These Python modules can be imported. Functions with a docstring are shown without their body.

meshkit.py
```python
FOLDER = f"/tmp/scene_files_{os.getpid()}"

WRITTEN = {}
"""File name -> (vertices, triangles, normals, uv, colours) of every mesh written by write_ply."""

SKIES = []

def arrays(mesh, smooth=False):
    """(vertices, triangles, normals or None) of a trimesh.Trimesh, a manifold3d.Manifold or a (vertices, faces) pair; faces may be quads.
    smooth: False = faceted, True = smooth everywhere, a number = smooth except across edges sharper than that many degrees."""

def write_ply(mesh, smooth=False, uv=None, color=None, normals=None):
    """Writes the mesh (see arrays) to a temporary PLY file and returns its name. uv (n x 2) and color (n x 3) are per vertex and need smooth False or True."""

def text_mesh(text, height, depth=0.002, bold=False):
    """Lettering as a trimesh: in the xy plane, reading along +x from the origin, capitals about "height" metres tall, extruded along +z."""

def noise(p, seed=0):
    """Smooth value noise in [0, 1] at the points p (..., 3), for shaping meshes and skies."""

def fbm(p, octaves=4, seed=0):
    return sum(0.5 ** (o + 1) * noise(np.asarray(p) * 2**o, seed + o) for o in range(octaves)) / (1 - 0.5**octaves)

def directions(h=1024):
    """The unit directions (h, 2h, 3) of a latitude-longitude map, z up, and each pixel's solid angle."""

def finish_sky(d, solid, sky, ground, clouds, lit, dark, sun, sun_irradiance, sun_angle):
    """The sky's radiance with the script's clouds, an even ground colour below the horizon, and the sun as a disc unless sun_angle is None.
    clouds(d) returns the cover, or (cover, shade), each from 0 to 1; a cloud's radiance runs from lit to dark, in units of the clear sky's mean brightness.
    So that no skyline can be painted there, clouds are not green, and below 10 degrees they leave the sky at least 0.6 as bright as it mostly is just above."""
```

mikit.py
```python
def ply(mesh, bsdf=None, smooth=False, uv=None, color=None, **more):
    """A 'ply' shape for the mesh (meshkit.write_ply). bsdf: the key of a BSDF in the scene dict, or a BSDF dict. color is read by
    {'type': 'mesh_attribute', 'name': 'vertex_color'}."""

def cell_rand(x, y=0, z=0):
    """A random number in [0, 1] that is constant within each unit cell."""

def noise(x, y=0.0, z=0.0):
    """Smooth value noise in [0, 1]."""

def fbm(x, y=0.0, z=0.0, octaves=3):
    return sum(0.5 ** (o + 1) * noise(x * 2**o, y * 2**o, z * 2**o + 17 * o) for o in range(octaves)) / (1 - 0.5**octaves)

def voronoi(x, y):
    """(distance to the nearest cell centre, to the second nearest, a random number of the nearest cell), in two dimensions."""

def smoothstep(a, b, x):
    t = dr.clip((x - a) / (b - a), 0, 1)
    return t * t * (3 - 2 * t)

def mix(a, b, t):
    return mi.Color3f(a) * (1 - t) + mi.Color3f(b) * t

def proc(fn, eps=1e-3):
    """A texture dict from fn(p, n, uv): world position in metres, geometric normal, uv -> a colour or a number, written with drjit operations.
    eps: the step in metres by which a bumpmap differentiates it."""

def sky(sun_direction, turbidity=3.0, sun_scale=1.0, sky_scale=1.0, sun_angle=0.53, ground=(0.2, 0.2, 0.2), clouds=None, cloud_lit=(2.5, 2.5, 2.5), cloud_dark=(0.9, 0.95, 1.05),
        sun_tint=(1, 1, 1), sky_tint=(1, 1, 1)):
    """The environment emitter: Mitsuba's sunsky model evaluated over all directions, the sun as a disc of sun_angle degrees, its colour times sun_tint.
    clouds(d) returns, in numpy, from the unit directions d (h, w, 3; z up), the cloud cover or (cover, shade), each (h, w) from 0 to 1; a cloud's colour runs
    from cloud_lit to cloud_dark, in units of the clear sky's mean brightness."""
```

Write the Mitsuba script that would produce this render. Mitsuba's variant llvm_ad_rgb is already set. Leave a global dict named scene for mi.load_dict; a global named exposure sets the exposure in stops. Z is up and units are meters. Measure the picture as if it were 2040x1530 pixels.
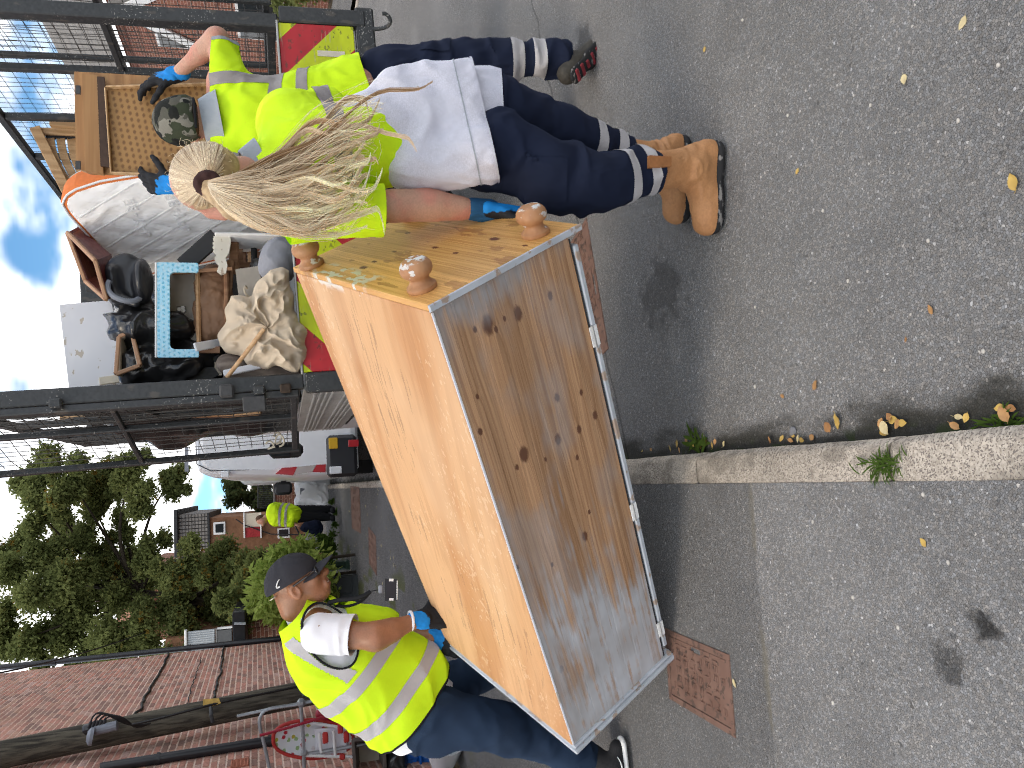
import math, random
import numpy as np, trimesh, mitsuba as mi, drjit as dr, manifold3d as m3, mikit, meshkit
from shapely.geometry import Polygon, Point, box as sbox
from shapely import affinity
from scipy.spatial import ConvexHull
from mikit import noise, fbm, voronoi, cell_rand, smoothstep, mix
TF = mi.ScalarTransform4f
scene, labels = {}, {}

# ---------------------------------------------------------------- camera (portrait photograph stored on its side: the camera is held sideways)
FOCAL, WPX, HPX, EYE = 1600.0, 2040.0, 1530.0, np.array([0, 0, 1.45])
YAW, PITCH, ROLL = 0.11632648, 0.27765929, -0.029991
FWD = np.array([math.sin(YAW) * math.cos(PITCH), math.cos(YAW) * math.cos(PITCH), -math.sin(PITCH)])
_r = np.array([math.cos(YAW), -math.sin(YAW), 0]); _u = np.cross(_r, FWD)
RGT = math.cos(ROLL) * _r + math.sin(ROLL) * _u
UPV = -math.sin(ROLL) * _r + math.cos(ROLL) * _u
scene['camera'] = {'type': 'perspective', 'fov': math.degrees(2 * math.atan(WPX / 2 / FOCAL)), 'fov_axis': 'x', 'near_clip': 0.05, 'far_clip': 3000.0,
                   'to_world': TF().look_at(origin=EYE.tolist(), target=(EYE + FWD).tolist(), up=RGT.tolist())}
# ---------------------------------------------------------------- sky: bright broken cloud, sun behind thin cloud
SUN_DIR = [-0.55, -0.35, 0.95]
def cloud_cover(d):
    p = d / np.maximum(d[..., 2:3] + 0.22, 0.12)
    n = meshkit.fbm(np.stack([p[..., 0] * 2.6 + 3.1, p[..., 1] * 2.2 + 1.7, p[..., 2] * 0 + 0.3], -1), 6, seed=6)
    m = meshkit.fbm(np.stack([p[..., 0] * 3.1 + 9.1, p[..., 1] * 3.6, p[..., 2] * 0 + 4.3], -1), 5, seed=11)
    s = lambda a, b, x: np.clip((x - a) / (b - a), 0, 1) ** 2 * (3 - 2 * np.clip((x - a) / (b - a), 0, 1))
    n = n + 0.015 + 0.10 * (1 - s(0.05, 0.30, d[..., 2]))      # clouds crowd together towards the horizon
    cover = s(0.42, 0.54, n)
    shade = 0.45 * s(0.5, 0.68, m) * s(0.5, 0.62, n)
    return np.clip(cover, 0.0, 1), shade
scene['sky'] = mikit.sky(SUN_DIR, turbidity=3.0, sun_scale=0.24, sky_scale=1.0, sun_angle=20.0, clouds=cloud_cover, cloud_lit=(4.8, 4.8, 4.82), cloud_dark=(3.0, 3.1, 3.25), sky_tint=(0.92, 1.25, 1.3), ground=(0.12, 0.12, 0.115))
exposure = 1.95

# ---------------------------------------------------------------- helpers
def ray(x, y):
    return FWD + ((HPX - y) - HPX / 2) / FOCAL * RGT - (x - WPX / 2) / FOCAL * UPV
def at(x, y, Y):
    d = ray(x, y); return EYE + d * (Y / d[1])
def gp(x, y, z=0.0):
    d = ray(x, y); return EYE + d * ((z - EYE[2]) / d[2])
def gz(y):
    return max(0.0, min(y, 90.0) - 10.5) * 0.035
def gfar(x, y, z=0.0):
    """the point of the rising far ground under a line of sight"""
    d = ray(x, y)
    for t in np.linspace(2, 90, 4000):
        p = EYE + d * t / d[1]
        if p[2] <= z + gz(p[1]): return p
    return p
V3 = lambda *a: np.array(a, float)
def unit(v): v = np.asarray(v, float); return v / np.linalg.norm(v)
used = set()
def key(name):
    if name not in used:
        used.add(name); return name
    i = 1
    while f'{name}_{i:03d}' in used: i += 1
    used.add(f'{name}_{i:03d}'); return f'{name}_{i:03d}'
def tag(k, label=None, cat=None, group=None, kind=None):
    d = {n: v for n, v in (('label', label), ('category', cat), ('group', group), ('kind', kind)) if v}
    if d: labels[k] = d
def thing(name, label, cat, group=None, kind=None):
    k = key(name); tag(k, label, cat, group, kind); return k
def put(name, mesh, bsdf, smooth=False, label=None, cat=None, group=None, kind=None, **kw):
    k = key(name); scene[k] = mikit.ply(mesh, bsdf, smooth, **kw); tag(k, label, cat, group, kind); return k
def cat(*ms):
    ms = [m for x in ms for m in (x if isinstance(x, (list, tuple)) else [x])]
    return ms[0] if len(ms) == 1 else trimesh.util.concatenate(ms)
def xf(mesh, X, Y, Z, O):
    m = np.eye(4); m[:3, 0], m[:3, 1], m[:3, 2], m[:3, 3] = X, Y, Z, O
    out = mesh.copy(); out.apply_transform(m); return out
def bbox(dims, b=0.004, o=(0, 0, 0)):
    """bevelled box from 0 to dims, moved by o"""
    dims = np.asarray(dims, float); b = min(b, 0.45 * dims.min())
    pts = []
    for c in np.ndindex(2, 2, 2):
        for k in range(3):
            p = [dims[i] * c[i] + (b if c[i] == 0 else -b) * (i != k) for i in range(3)]
            pts.append(p)
    m = trimesh.convex.convex_hull(np.array(pts)); m.apply_translation(o); return m
def box(c, dims, b=0.004): return bbox(dims, b, np.asarray(c, float) - np.asarray(dims, float) / 2)
def beam(p, q, w, h, up=(0, 0, 1), b=0.004):
    """bevelled bar from p to q, w across, h along up"""
    p, q = np.asarray(p, float), np.asarray(q, float); Z = unit(q - p)
    X = np.cross(np.asarray(up, float), Z)
    if np.linalg.norm(X) < 1e-3: X = np.cross((0, 1, 0), Z)
    X = unit(X); Y = np.cross(Z, X)
    return xf(bbox((w, h, np.linalg.norm(q - p)), b, (-w / 2, -h / 2, 0)), X, Y, Z, p)
def hull(pts): return trimesh.convex.convex_hull(np.asarray(pts, float))
def slab(pts, th, direction=None, b=0.0):
    """a sheet through the corner points with thickness th away from the first face"""
    pts = np.asarray(pts, float); c = pts.mean(0)
    n = np.linalg.svd(pts - c)[2][2]
    d = n if direction is None else n * np.sign(np.dot(n, direction) or 1)
    pts = pts - np.outer((pts - c) @ n, n)
    X = unit(pts[1] - pts[0]); Y = np.cross(d, X)
    poly = Polygon([((p - c) @ X, (p - c) @ Y) for p in pts])
    return xf(trimesh.creation.extrude_polygon(poly if poly.is_valid else poly.buffer(0), th, engine='earcut'), X, Y, d, c)
def frame_slab(poly, th, X, Y, Z, O): return xf(trimesh.creation.extrude_polygon(poly, th, engine='earcut'), X, Y, Z, O)
def tube(pts, r, n=6, cap=True):
    pts = np.asarray(pts, float); m = len(pts); r = np.broadcast_to(r, m)
    t = np.gradient(pts, axis=0); t /= np.linalg.norm(t, axis=1, keepdims=True) + 1e-12
    a = np.cross(t[0], (0.31, 0.2, 0.93)); a = unit(a); rows = []
    for i in range(m):
        a = unit(a - t[i] * (a @ t[i])); bb = np.cross(t[i], a)
        th = np.arange(n) * 2 * np.pi / n
        rows.append(pts[i] + r[i] * (np.cos(th)[:, None] * a + np.sin(th)[:, None] * bb))
    v = np.vstack(rows); f = []
    for i in range(m - 1):
        for j in range(n):
            k = (j + 1) % n
            f += [[i * n + j, i * n + k, (i + 1) * n + k], [i * n + j, (i + 1) * n + k, (i + 1) * n + j]]
    if cap:
        for base, flip in ((0, True), ((m - 1) * n, False)):
            for j in range(1, n - 1):
                f.append([base, base + j + 1, base + j] if flip else [base, base + j, base + j + 1])
    return trimesh.Trimesh(v, f, process=False)
def spline(pts, n=24):
    pts = np.asarray(pts, float)
    if len(pts) < 3: return np.linspace(pts[0], pts[-1], n)
    from scipy.interpolate import CubicSpline
    s = np.r_[0, np.cumsum(np.linalg.norm(np.diff(pts, axis=0), axis=1) + 1e-9)]
    return CubicSpline(s, pts)(np.linspace(0, s[-1], n))
def lathe(profile, p, axis, n=28):
    """profile [(radius, height)...] revolved about axis from p"""
    m = trimesh.creation.revolve(np.asarray(profile, float), sections=n)
    Z = unit(axis); X = unit(np.cross(Z, (0.3, 0.9, 0.1))); return xf(m, X, np.cross(Z, X), Z, p)
def grid_mesh(P):
    """quads over an array of points (a, b, 3)"""
    a, b = P.shape[:2]; i = np.arange(a * b).reshape(a, b)
    q = np.stack([i[:-1, :-1], i[1:, :-1], i[1:, 1:], i[:-1, 1:]], -1).reshape(-1, 4)
    return trimesh.Trimesh(P.reshape(-1, 3), np.vstack([q[:, [0, 1, 2]], q[:, [0, 2, 3]]]), process=False)
def cut(mesh, o, n):
    """the part of the mesh on the side of n"""
    return trimesh.intersections.slice_mesh_plane(mesh, np.asarray(n, float), np.asarray(o, float), cap=False)
def main_piece(m):
    m = m.copy(); m.merge_vertices(); q = m.split(only_watertight=False); 
    if not len(q): return m
    top = max(a.area for a in q); return min((a for a in q if a.area > 0.25 * top), key=lambda a: a.centroid[1])
def puff(mesh, d):
    m = mesh.copy(); m.vertices = m.vertices + m.vertex_normals * d; return m

# -------- implicit surfaces: smooth unions of tapered bones on a grid, meshed by surface nets
def rc(a, b, ra, rb, sq=None):
    """tapered bone; sq = (axis, factor) flattens it along a direction"""
    return ('c', np.asarray(a, float), np.asarray(b, float), ra, rb, sq)
def ell(c, r, ax=None):
    return ('e', np.asarray(c, float), np.asarray(r, float), np.eye(3) if ax is None else np.asarray(ax, float))
def prim_d(pr, P):
    if pr[0] == 'c':
        _, a, b, ra, rb, sq = pr
        A, B, Q = a, b, P
        if sq is not None:
            ax, k = unit(sq[0]).astype(np.float32), sq[1]
            st = lambda x: x + np.multiply.outer((x - a.astype(np.float32)) @ ax, ax) * np.float32(k - 1)
            Q, B = st(P), st(b.astype(np.float32))
        ab = (B - A); L = max(ab @ ab, 1e-9)
        t = np.clip(((Q - A.astype(np.float32)) @ ab.astype(np.float32)) / L, 0, 1)
        return np.linalg.norm(Q - A.astype(np.float32) - t[..., None] * ab.astype(np.float32), axis=-1) - (ra + (rb - ra) * t)
    _, c, r, ax = pr
    q = (P - c.astype(np.float32)) @ ax.T.astype(np.float32)
    k0 = np.linalg.norm(q / r.astype(np.float32), axis=-1); k1 = np.linalg.norm(q / (r ** 2).astype(np.float32), axis=-1) + 1e-9
    return k0 * (k0 - 1) / k1
def smin(a, b, k):
    if k <= 0: return np.minimum(a, b)
    h = np.clip(0.5 + 0.5 * (b - a) / k, 0, 1)
    return b + (a - b) * h - k * h * (1 - h)
def field(prims, P, k=0.03, cuts=()):
    d = None
    for pr in prims:
        e = prim_d(pr, P); d = e if d is None else smin(d, e, k)
    for pr, kk in cuts: d = -smin(-d, prim_d(pr, P), kk)
    return d
def nets(f, lo, hi, h):
    """surface nets of the field f(points) < 0"""
    lo = np.asarray(lo, float); n = np.ceil((np.asarray(hi) - lo) / h).astype(int) + 1
    ax = [lo[i] + h * np.arange(n[i]) for i in range(3)]
    P = np.stack(np.meshgrid(*ax, indexing='ij'), -1).astype(np.float32)
    D = f(P); S = D < 0
    c = np.zeros(n - 1, bool); cnt = np.zeros(n - 1, np.float32); acc = np.zeros((*(n - 1), 3), np.float32)
    sl = lambda o: tuple(slice(o[i], n[i] - 1 + o[i]) for i in range(3))
    for i in range(3):
        for o in np.ndindex(2, 2, 2):
            if o[i]: continue
            o2 = list(o); o2[i] = 1
            a, b = D[sl(o)], D[sl(o2)]; x = (a < 0) != (b < 0)
            t = np.where(x, a / np.where(x, a - b, 1), 0)
            pos = np.array(o, np.float32)[None, None, None, :] * np.ones((1, 1, 1, 3), np.float32)
            v = np.broadcast_to(pos, acc.shape).copy(); v[..., i] += t
            acc += np.where(x[..., None], v, 0); cnt += x
    act = cnt > 0; idx = -np.ones(act.shape, int); idx[act] = np.arange(act.sum())
    cell = np.argwhere(act); V = lo + h * (cell + acc[act] / cnt[act][:, None])
    F = []
    for i in range(3):
        j, k = (i + 1) % 3, (i + 2) % 3
        m = [slice(None)] * 3; m2 = [slice(None)] * 3
        m[i], m2[i] = slice(0, n[i] - 1), slice(1, n[i])
        m[j] = m2[j] = slice(1, n[j] - 1); m[k] = m2[k] = slice(1, n[k] - 1)
        a, b = S[tuple(m)], S[tuple(m2)]
        e = np.argwhere(a != b); off = np.zeros(3, int); off[j] = off[k] = 1
        g = e + off; fl = a[a != b]
        def at_(dj, dk):
            q = g.copy(); q[:, j] -= dj; q[:, k] -= dk; return idx[q[:, 0], q[:, 1], q[:, 2]]
        q = np.stack([at_(1, 1), at_(0, 1), at_(0, 0), at_(1, 0)], 1)
        q[~fl] = q[~fl][:, ::-1]; q = q[(q >= 0).all(1)]
        F.append(np.vstack([q[:, [0, 1, 2]], q[:, [0, 2, 3]]]))
    return trimesh.Trimesh(V, np.vstack(F), process=False)
def blob(prims, h, k=0.03, disp=None, cuts=(), pad=0.03, smooth=2):
    pts = []
    for p in prims:
        if p[0] == 'c': pts += [p[1] - max(p[3], p[4]), p[1] + max(p[3], p[4]), p[2] - max(p[3], p[4]), p[2] + max(p[3], p[4])]
        else: pts += [p[1] - max(p[2]), p[1] + max(p[2])]
    pts = np.array(pts); lo, hi = pts.min(0) - pad, pts.max(0) + pad
    def f(P):
        d = field(prims, P, k, cuts)
        if disp is not None:
            near = np.abs(d) < pad * 1.2
            d = d.copy(); d[near] -= disp(P[near].astype(float)).astype(np.float32)
        return d
    m = nets(f, lo, hi, h)
    if disp is not None:
        from scipy.sparse import coo_matrix
        from scipy.sparse.csgraph import connected_components
        e = m.faces; n = len(m.vertices)
        _, lab = connected_components(coo_matrix((np.ones(len(e) * 2), (np.r_[e[:, 0], e[:, 1]], np.r_[e[:, 1], e[:, 2]])), shape=(n, n)), False)
        cnt = np.bincount(lab[e[:, 0]]); m.update_faces(cnt[lab[e[:, 0]]] > 0.06 * len(e)); m.remove_unreferenced_vertices()
    if smooth:
        v0 = m.vertices.copy(); trimesh.smoothing.filter_taubin(m, iterations=smooth * 2)
        s = m.vertices - v0; L = np.linalg.norm(s, axis=1, keepdims=True); m.vertices = v0 + s * np.minimum(1, h * 0.7 / np.maximum(L, 1e-12))
    return m
def folds(P, amp, scale, seed=0, ax=(1, 1, 1), warp=0.5):
    q = P * np.asarray(ax) / scale
    w = meshkit.noise(P / (scale * 2.2), seed + 31) * warp * 4
    n = meshkit.noise(q + w[..., None], seed)
    return amp * (1 - np.abs(2 * n - 1) * 2)

# -------- materials
def mat(k, col, rough=0.6, spec=0.4, metal=0.0, bump=None, bs=0.001, eps=1e-3, thin=False, **kw):
    tx = lambda c: c if isinstance(c, dict) else (mikit.proc(c) if callable(c) else {'type': 'rgb', 'value': list(map(float, c))})
    b = {'type': 'principled', 'base_color': tx(col), 'roughness': mikit.proc(rough) if callable(rough) else float(rough), 'specular': float(spec), **kw}
    if metal: b['metallic'] = float(metal)
    if bump is not None: b = {'type': 'bumpmap', 'nested': b, 'arbitrary': mikit.proc(bump, eps), 'scale': float(bs)}
    scene[k] = {'type': 'twosided', 'nested': b}
    return k
def local(p, R, O):
    """coordinates of p in the frame with rows R at O (drjit)"""
    x, y, z = p.x - float(O[0]), p.y - float(O[1]), p.z - float(O[2])
    return [x * float(r[0]) + y * float(r[1]) + z * float(r[2]) for r in R]
def speck(base, var=0.15, sc=60.0, sc2=4.0, var2=0.2):
    """fine grain and larger patches of tone"""
    def f(p, n, uv):
        g = fbm(p.x * sc, p.y * sc, p.z * sc, 2) - 0.5; l = fbm(p.x * sc2, p.y * sc2, p.z * sc2, 3) - 0.5
        return mi.Color3f(*map(float, base)) * dr.maximum(0.05, 1 + 2 * var * g + 2 * var2 * l)
    return f

# ================================================================ setting: ground
ROADZ = -0.075
def asphalt(light, dark, sc, extra=None):
    def f(p, n, uv):
        d1, d2, r = voronoi(p.x * sc, p.y * sc)
        e1, e2, q = voronoi(p.x * sc * 2.3 + 31, p.y * sc * 2.3)
        edge = 0.18 + 0.82 * smoothstep(0.0, 0.24, d2 - d1); fine = smoothstep(0.05, 0.3, e2 - e1)
        big = fbm(p.x * 1.3, p.y * 1.3, 3.0, 3); mid = fbm(p.x * 9, p.y * 9, 1.0, 2)
        tone = dark + (light - dark) * edge * (0.52 + 0.58 * r * r) * (0.66 + 0.44 * fine)
        tone = tone + smoothstep(0.986, 0.997, r) * edge * 0.18 + smoothstep(0.95, 0.985, q) * fine * 0.08
        tone = tone * (0.72 + 0.42 * big + 0.22 * mid)
        h = cell_rand(dr.floor(r * 5000), 3.0)
        c = mix((0.98, 1.0, 1.04), (1.07, 1.0, 0.93), h) * tone
        return extra(p, c, edge) if extra else c
    return f
def asphalt_h(sc):
    def f(p, n, uv):
        d1, d2, r = voronoi(p.x * sc, p.y * sc)
        e1, e2, q = voronoi(p.x * sc * 2.3 + 31, p.y * sc * 2.3)
        return smoothstep(0.0, 0.4, d2 - d1) * (0.4 + 0.6 * r) + 0.35 * smoothstep(0.0, 0.4, e2 - e1)
    return f
STAINS = [(gp(1320, 585, ROADZ), 0.17), (gp(1160, 90, ROADZ), 0.10)]
def road_extra(p, c, edge):
    # damp dirt and moss in the gutter, with a ragged edge; two old oil spots
    w = fbm(p.x * 14, p.y * 5, 2.0, 4); g = 1 - smoothstep(0.055, 0.15, p.x + (w - 0.5) * 0.15)
    c = c * (1 - 0.86 * g) + mi.Color3f(0.014, 0.014, 0.010) * g
    moss = smoothstep(0.60, 0.68, fbm(p.x * 30, p.y * 22, 7.0, 3)) * (1 - smoothstep(0.03, 0.08, p.x))
    c = mix(c, (0.03, 0.045, 0.012), moss * 0.8)
    for s, rad in STAINS:
        q = dr.sqrt(dr.square(p.x - float(s[0])) + dr.square((p.y - float(s[1])) * 0.8)) / rad + (fbm(p.x * 22, p.y * 22, 5.0, 3) - 0.5) * 1.5
        c = c * (1 - 0.42 * (1 - smoothstep(0.5, 1.1, q)))
    # tar joint of an old trench across the road, laid at a slant
    t = dr.abs(p.y - 3.72 - 0.32 * (p.x - 0.9) + (fbm(p.x * 6, 2.0, 1.0, 2) - 0.5) * 0.05)
    c = c * (1 - 0.55 * (1 - smoothstep(0.004, 0.012, t)))
    return c
mat('asphalt_road', asphalt(0.262, 0.046, 140.0, road_extra), rough=0.85, spec=0.3, bump=asphalt_h(140.0), bs=0.0020, eps=0.0007)
PSEAM = 2.33
PSTAINS = [(gp(1895, 1320), 0.05), (gp(1965, 1250), 0.045), (gp(1960, 1245), 0.03)]
def pave_extra(p, c, edge):
    far = smoothstep(-0.004, 0.004, p.y - PSEAM - 0.02 * (fbm(p.x * 5, 1.0, 1.0, 2) - 0.5))
    c = c * (1 - 0.26 * far)
    s = dr.abs(p.y - PSEAM - 0.02 * (fbm(p.x * 5, 1.0, 1.0, 2) - 0.5))
    dirt = (1 - smoothstep(0.0, 0.035, s)) * smoothstep(0.45, 0.7, fbm(p.x * 8, p.y * 30, 4.0, 3))
    c = mix(c, (0.16, 0.14, 0.10), dirt * 0.55)
    for q0, rad in PSTAINS:
        q = dr.sqrt(dr.square(p.x - float(q0[0])) + dr.square(p.y - float(q0[1]))) / rad + (fbm(p.x * 40, p.y * 40, 5.0, 3) - 0.5) * 1.6
        c = c * (1 - 0.55 * (1 - smoothstep(0.4, 1.3, q)))
    m = smoothstep(0.55, 0.68, fbm(p.x * 3.0, p.y * 1.1, 9.0, 4)) * smoothstep(4.6, 5.4, p.y) * (1 - smoothstep(-1.45, -0.95, p.x))
    return mix(c, (0.075, 0.085, 0.02), m * 0.75)      # moss in the worn part of the footway
mat('asphalt_pavement', asphalt(0.262, 0.046, 152.0, pave_extra), rough=0.85, spec=0.3, bump=asphalt_h(155.0), bs=0.0017, eps=0.0007)
mat('soil', speck((0.06, 0.045, 0.03), 0.4, 40, 5, 0.5), 0.95)

def sheet(xs, ys, z):
    return grid_mesh(np.array([[(x, y, z + gz(y)) for y in ys] for x in xs]))
ys_all = np.unique(np.r_[np.linspace(-6, 10.5, 12), np.linspace(10.5, 90, 12), 150, 300, 700])
put('road', sheet([0.03, 3, 8.2], ys_all, ROADZ), 'asphalt_road', kind='structure', label='worn grey asphalt road beside the kerb')
put('ground', sheet(np.linspace(-300, 300, 21), ys_all, -0.16), 'soil', kind='structure')
put('pavement', sheet([-2.62, -1.2, -0.076], ys_all[ys_all < 95], 0.0), 'asphalt_pavement', kind='structure', label='asphalt footway with a straight seam between two patches')
put('pavement', sheet([8.36, 10.2], ys_all[ys_all < 95], 0.0), 'asphalt_pavement', kind='structure', label='footway on the far side of the road')
# ---- kerb: single granite stones
def granite(p, n, uv):
    d1, d2, r = voronoi(p.x * 150 + p.z * 60, p.y * 150 + p.z * 90); e1, e2, q = voronoi(p.x * 330, p.y * 330 + p.z * 150)
    c = mix((0.33, 0.285, 0.235), (0.50, 0.445, 0.375), r); c = mix(c, (0.18, 0.155, 0.135), smoothstep(0.70, 0.80, q))
    l = fbm(p.x * 9, p.y * 5, p.z * 9, 4)
    c = c * (0.72 + 0.5 * l)
    dirty = smoothstep(0.52, 0.66, fbm(p.x * 16 + 3, p.y * 9, p.z * 16, 4))
    return mix(c, (0.13, 0.115, 0.095), dirty * 0.5)
mat('granite', granite, 0.8, 0.35, bump=lambda p, n, uv: fbm(p.x * 160, p.y * 160, p.z * 160, 3) + 0.8 * fbm(p.x * 25, p.y * 25, p.z * 25, 2), bs=0.0022, eps=0.001)
rk = random.Random(4)
def kerb_stone(y0, y1, seed):
    xs = [(-0.078, -0.16), (-0.078, -0.004), (-0.07, 0.0015), (-0.03, 0.002), (0.004, 0.000), (0.020, -0.008), (0.031, -0.026), (0.036, -0.05), (0.038, -0.16)]
    L = y1 - y0; yy = [y0, y0 + 0.006, y0 + 0.018, *np.linspace(y0 + 0.05, y1 - 0.05, max(4, int(L / 0.05))), y1 - 0.018, y1 - 0.006, y1]
    P = np.array([[(x, y, z) for x, z in xs] for y in yy]); P = P.astype(float)
    for e, a in ((0, 1), (1, 0.35), (-1, 1), (-2, 0.35)):
        P[e, :, 2] -= 0.006 * a; P[e, :, 0] = P[e, :, 0] * (1 - 0.08 * a) - 0.0016 * a
    N = meshkit.fbm(P * np.array([24, 9, 24]), 3, seed) - 0.5
    P[:, 1:, 2] += N[:, 1:] * 0.006; P[:, 4:, 0] += N[:, 4:] * 0.012
    P[..., 2] += np.array([gz(v) for v in yy])[:, None]
    body = grid_mesh(P); caps = []
    for row, fl in ((P[0], 1), (P[-1], 0)):
        c = row.mean(0); v = np.vstack([row, c]); n = len(row)
        f = [[i, i + 1, n] if fl else [i + 1, i, n] for i in range(n - 1)]
        caps.append(trimesh.Trimesh(v, f, process=False))
    return cat(body, *caps)
KERB = key('kerb'); tag(KERB, 'row of pale granite kerb stones with weeds in the joints', None, None, 'structure')
edges = [-0.6, 0.66, 1.692, 2.680, 3.60]
while edges[-1] < 42: edges.append(edges[-1] + 0.9 + 0.06 * rk.random())
for i, (a, b) in enumerate(zip(edges[:-1], edges[1:])):
    m = kerb_stone(a + 0.006, b - 0.006, i); m.invert() if m.volume < 0 else None
    put('kerb__stone', m, 'granite', 40)
put('kerb__far_kerb', bbox((0.14, 90, 0.24), 0.02, (8.21, 0, -0.2)), 'granite')
# ---- grass verge with a wooden edging board on the house side
VX = -2.62
put('verge', sheet([-6.5, -4, VX + 0.02], ys_all[ys_all < 95], -0.02), 'soil', kind='structure')
mat('grass_blade', lambda p, n, uv: mix((0.045, 0.085, 0.018), (0.13, 0.17, 0.035), fbm(p.x * 20, p.y * 20, p.z * 9, 2)), 0.7, 0.2)
def blades(n, area, h0, h1, seed, lean=0.5, w=0.006):
    r = np.random.default_rng(seed); V, F = [], []
    for i in range(n):
        x, y, z = area(r); h = r.uniform(h0, h1); a = r.uniform(0, 6.28); l = r.uniform(0.1, lean) * h; b = a + 1.57
        wx, wy = math.cos(b) * w, math.sin(b) * w; k = len(V)
        V += [(x - wx, y - wy, z), (x + wx, y + wy, z), (x + math.cos(a) * l * .35 - wx * .7, y + math.sin(a) * l * .35 - wy * .7, z + h * .55), (x + math.cos(a) * l * .35 + wx * .7, y + math.sin(a) * l * .35 + wy * .7, z + h * .55), (x + math.cos(a) * l, y + math.sin(a) * l, z + h)]
        F += [(k, k + 1, k + 3), (k, k + 3, k + 2), (k + 2, k + 3, k + 4)]
    return trimesh.Trimesh(V, F, process=False)
put('grass', blades(9000, lambda r: (VX - 0.03 - abs(r.normal(0, 0.55)), r.uniform(5.2, 9.5), -0.03), 0.05, 0.17, 3), 'grass_blade', kind='stuff', label='rough green grass along the wooden edging of the footway')
def plank_tex(c0, c1, axis=1, sc=1.0):
    def f(p, n, uv):
        a, b, c = (p.x, p.y, p.z); along = [a, b, c][axis]; o1, o2 = [[b, c], [a, c], [a, b]][axis]
        g = fbm(o1 * 70 * sc + fbm(along * 1.5, o2 * 6, 1.0, 2) * 3, o2 * 70 * sc, along * 2.2 * sc, 4)
        return mix(c0, c1, smoothstep(0.25, 0.75, g))
    return f
mat('old_timber', plank_tex((0.14, 0.11, 0.075), (0.30, 0.25, 0.17)), 0.85, 0.2)
put('edging_board', cat(*[box((VX - 0.012 + 0.006 * (i % 2), 3.0 + 2.4 * i + 1.19, 0.01), (0.035, 2.38, 0.13), 0.006) for i in range(5)]), 'old_timber', label='weathered timber edging board between footway and grass', cat='edging')

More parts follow.
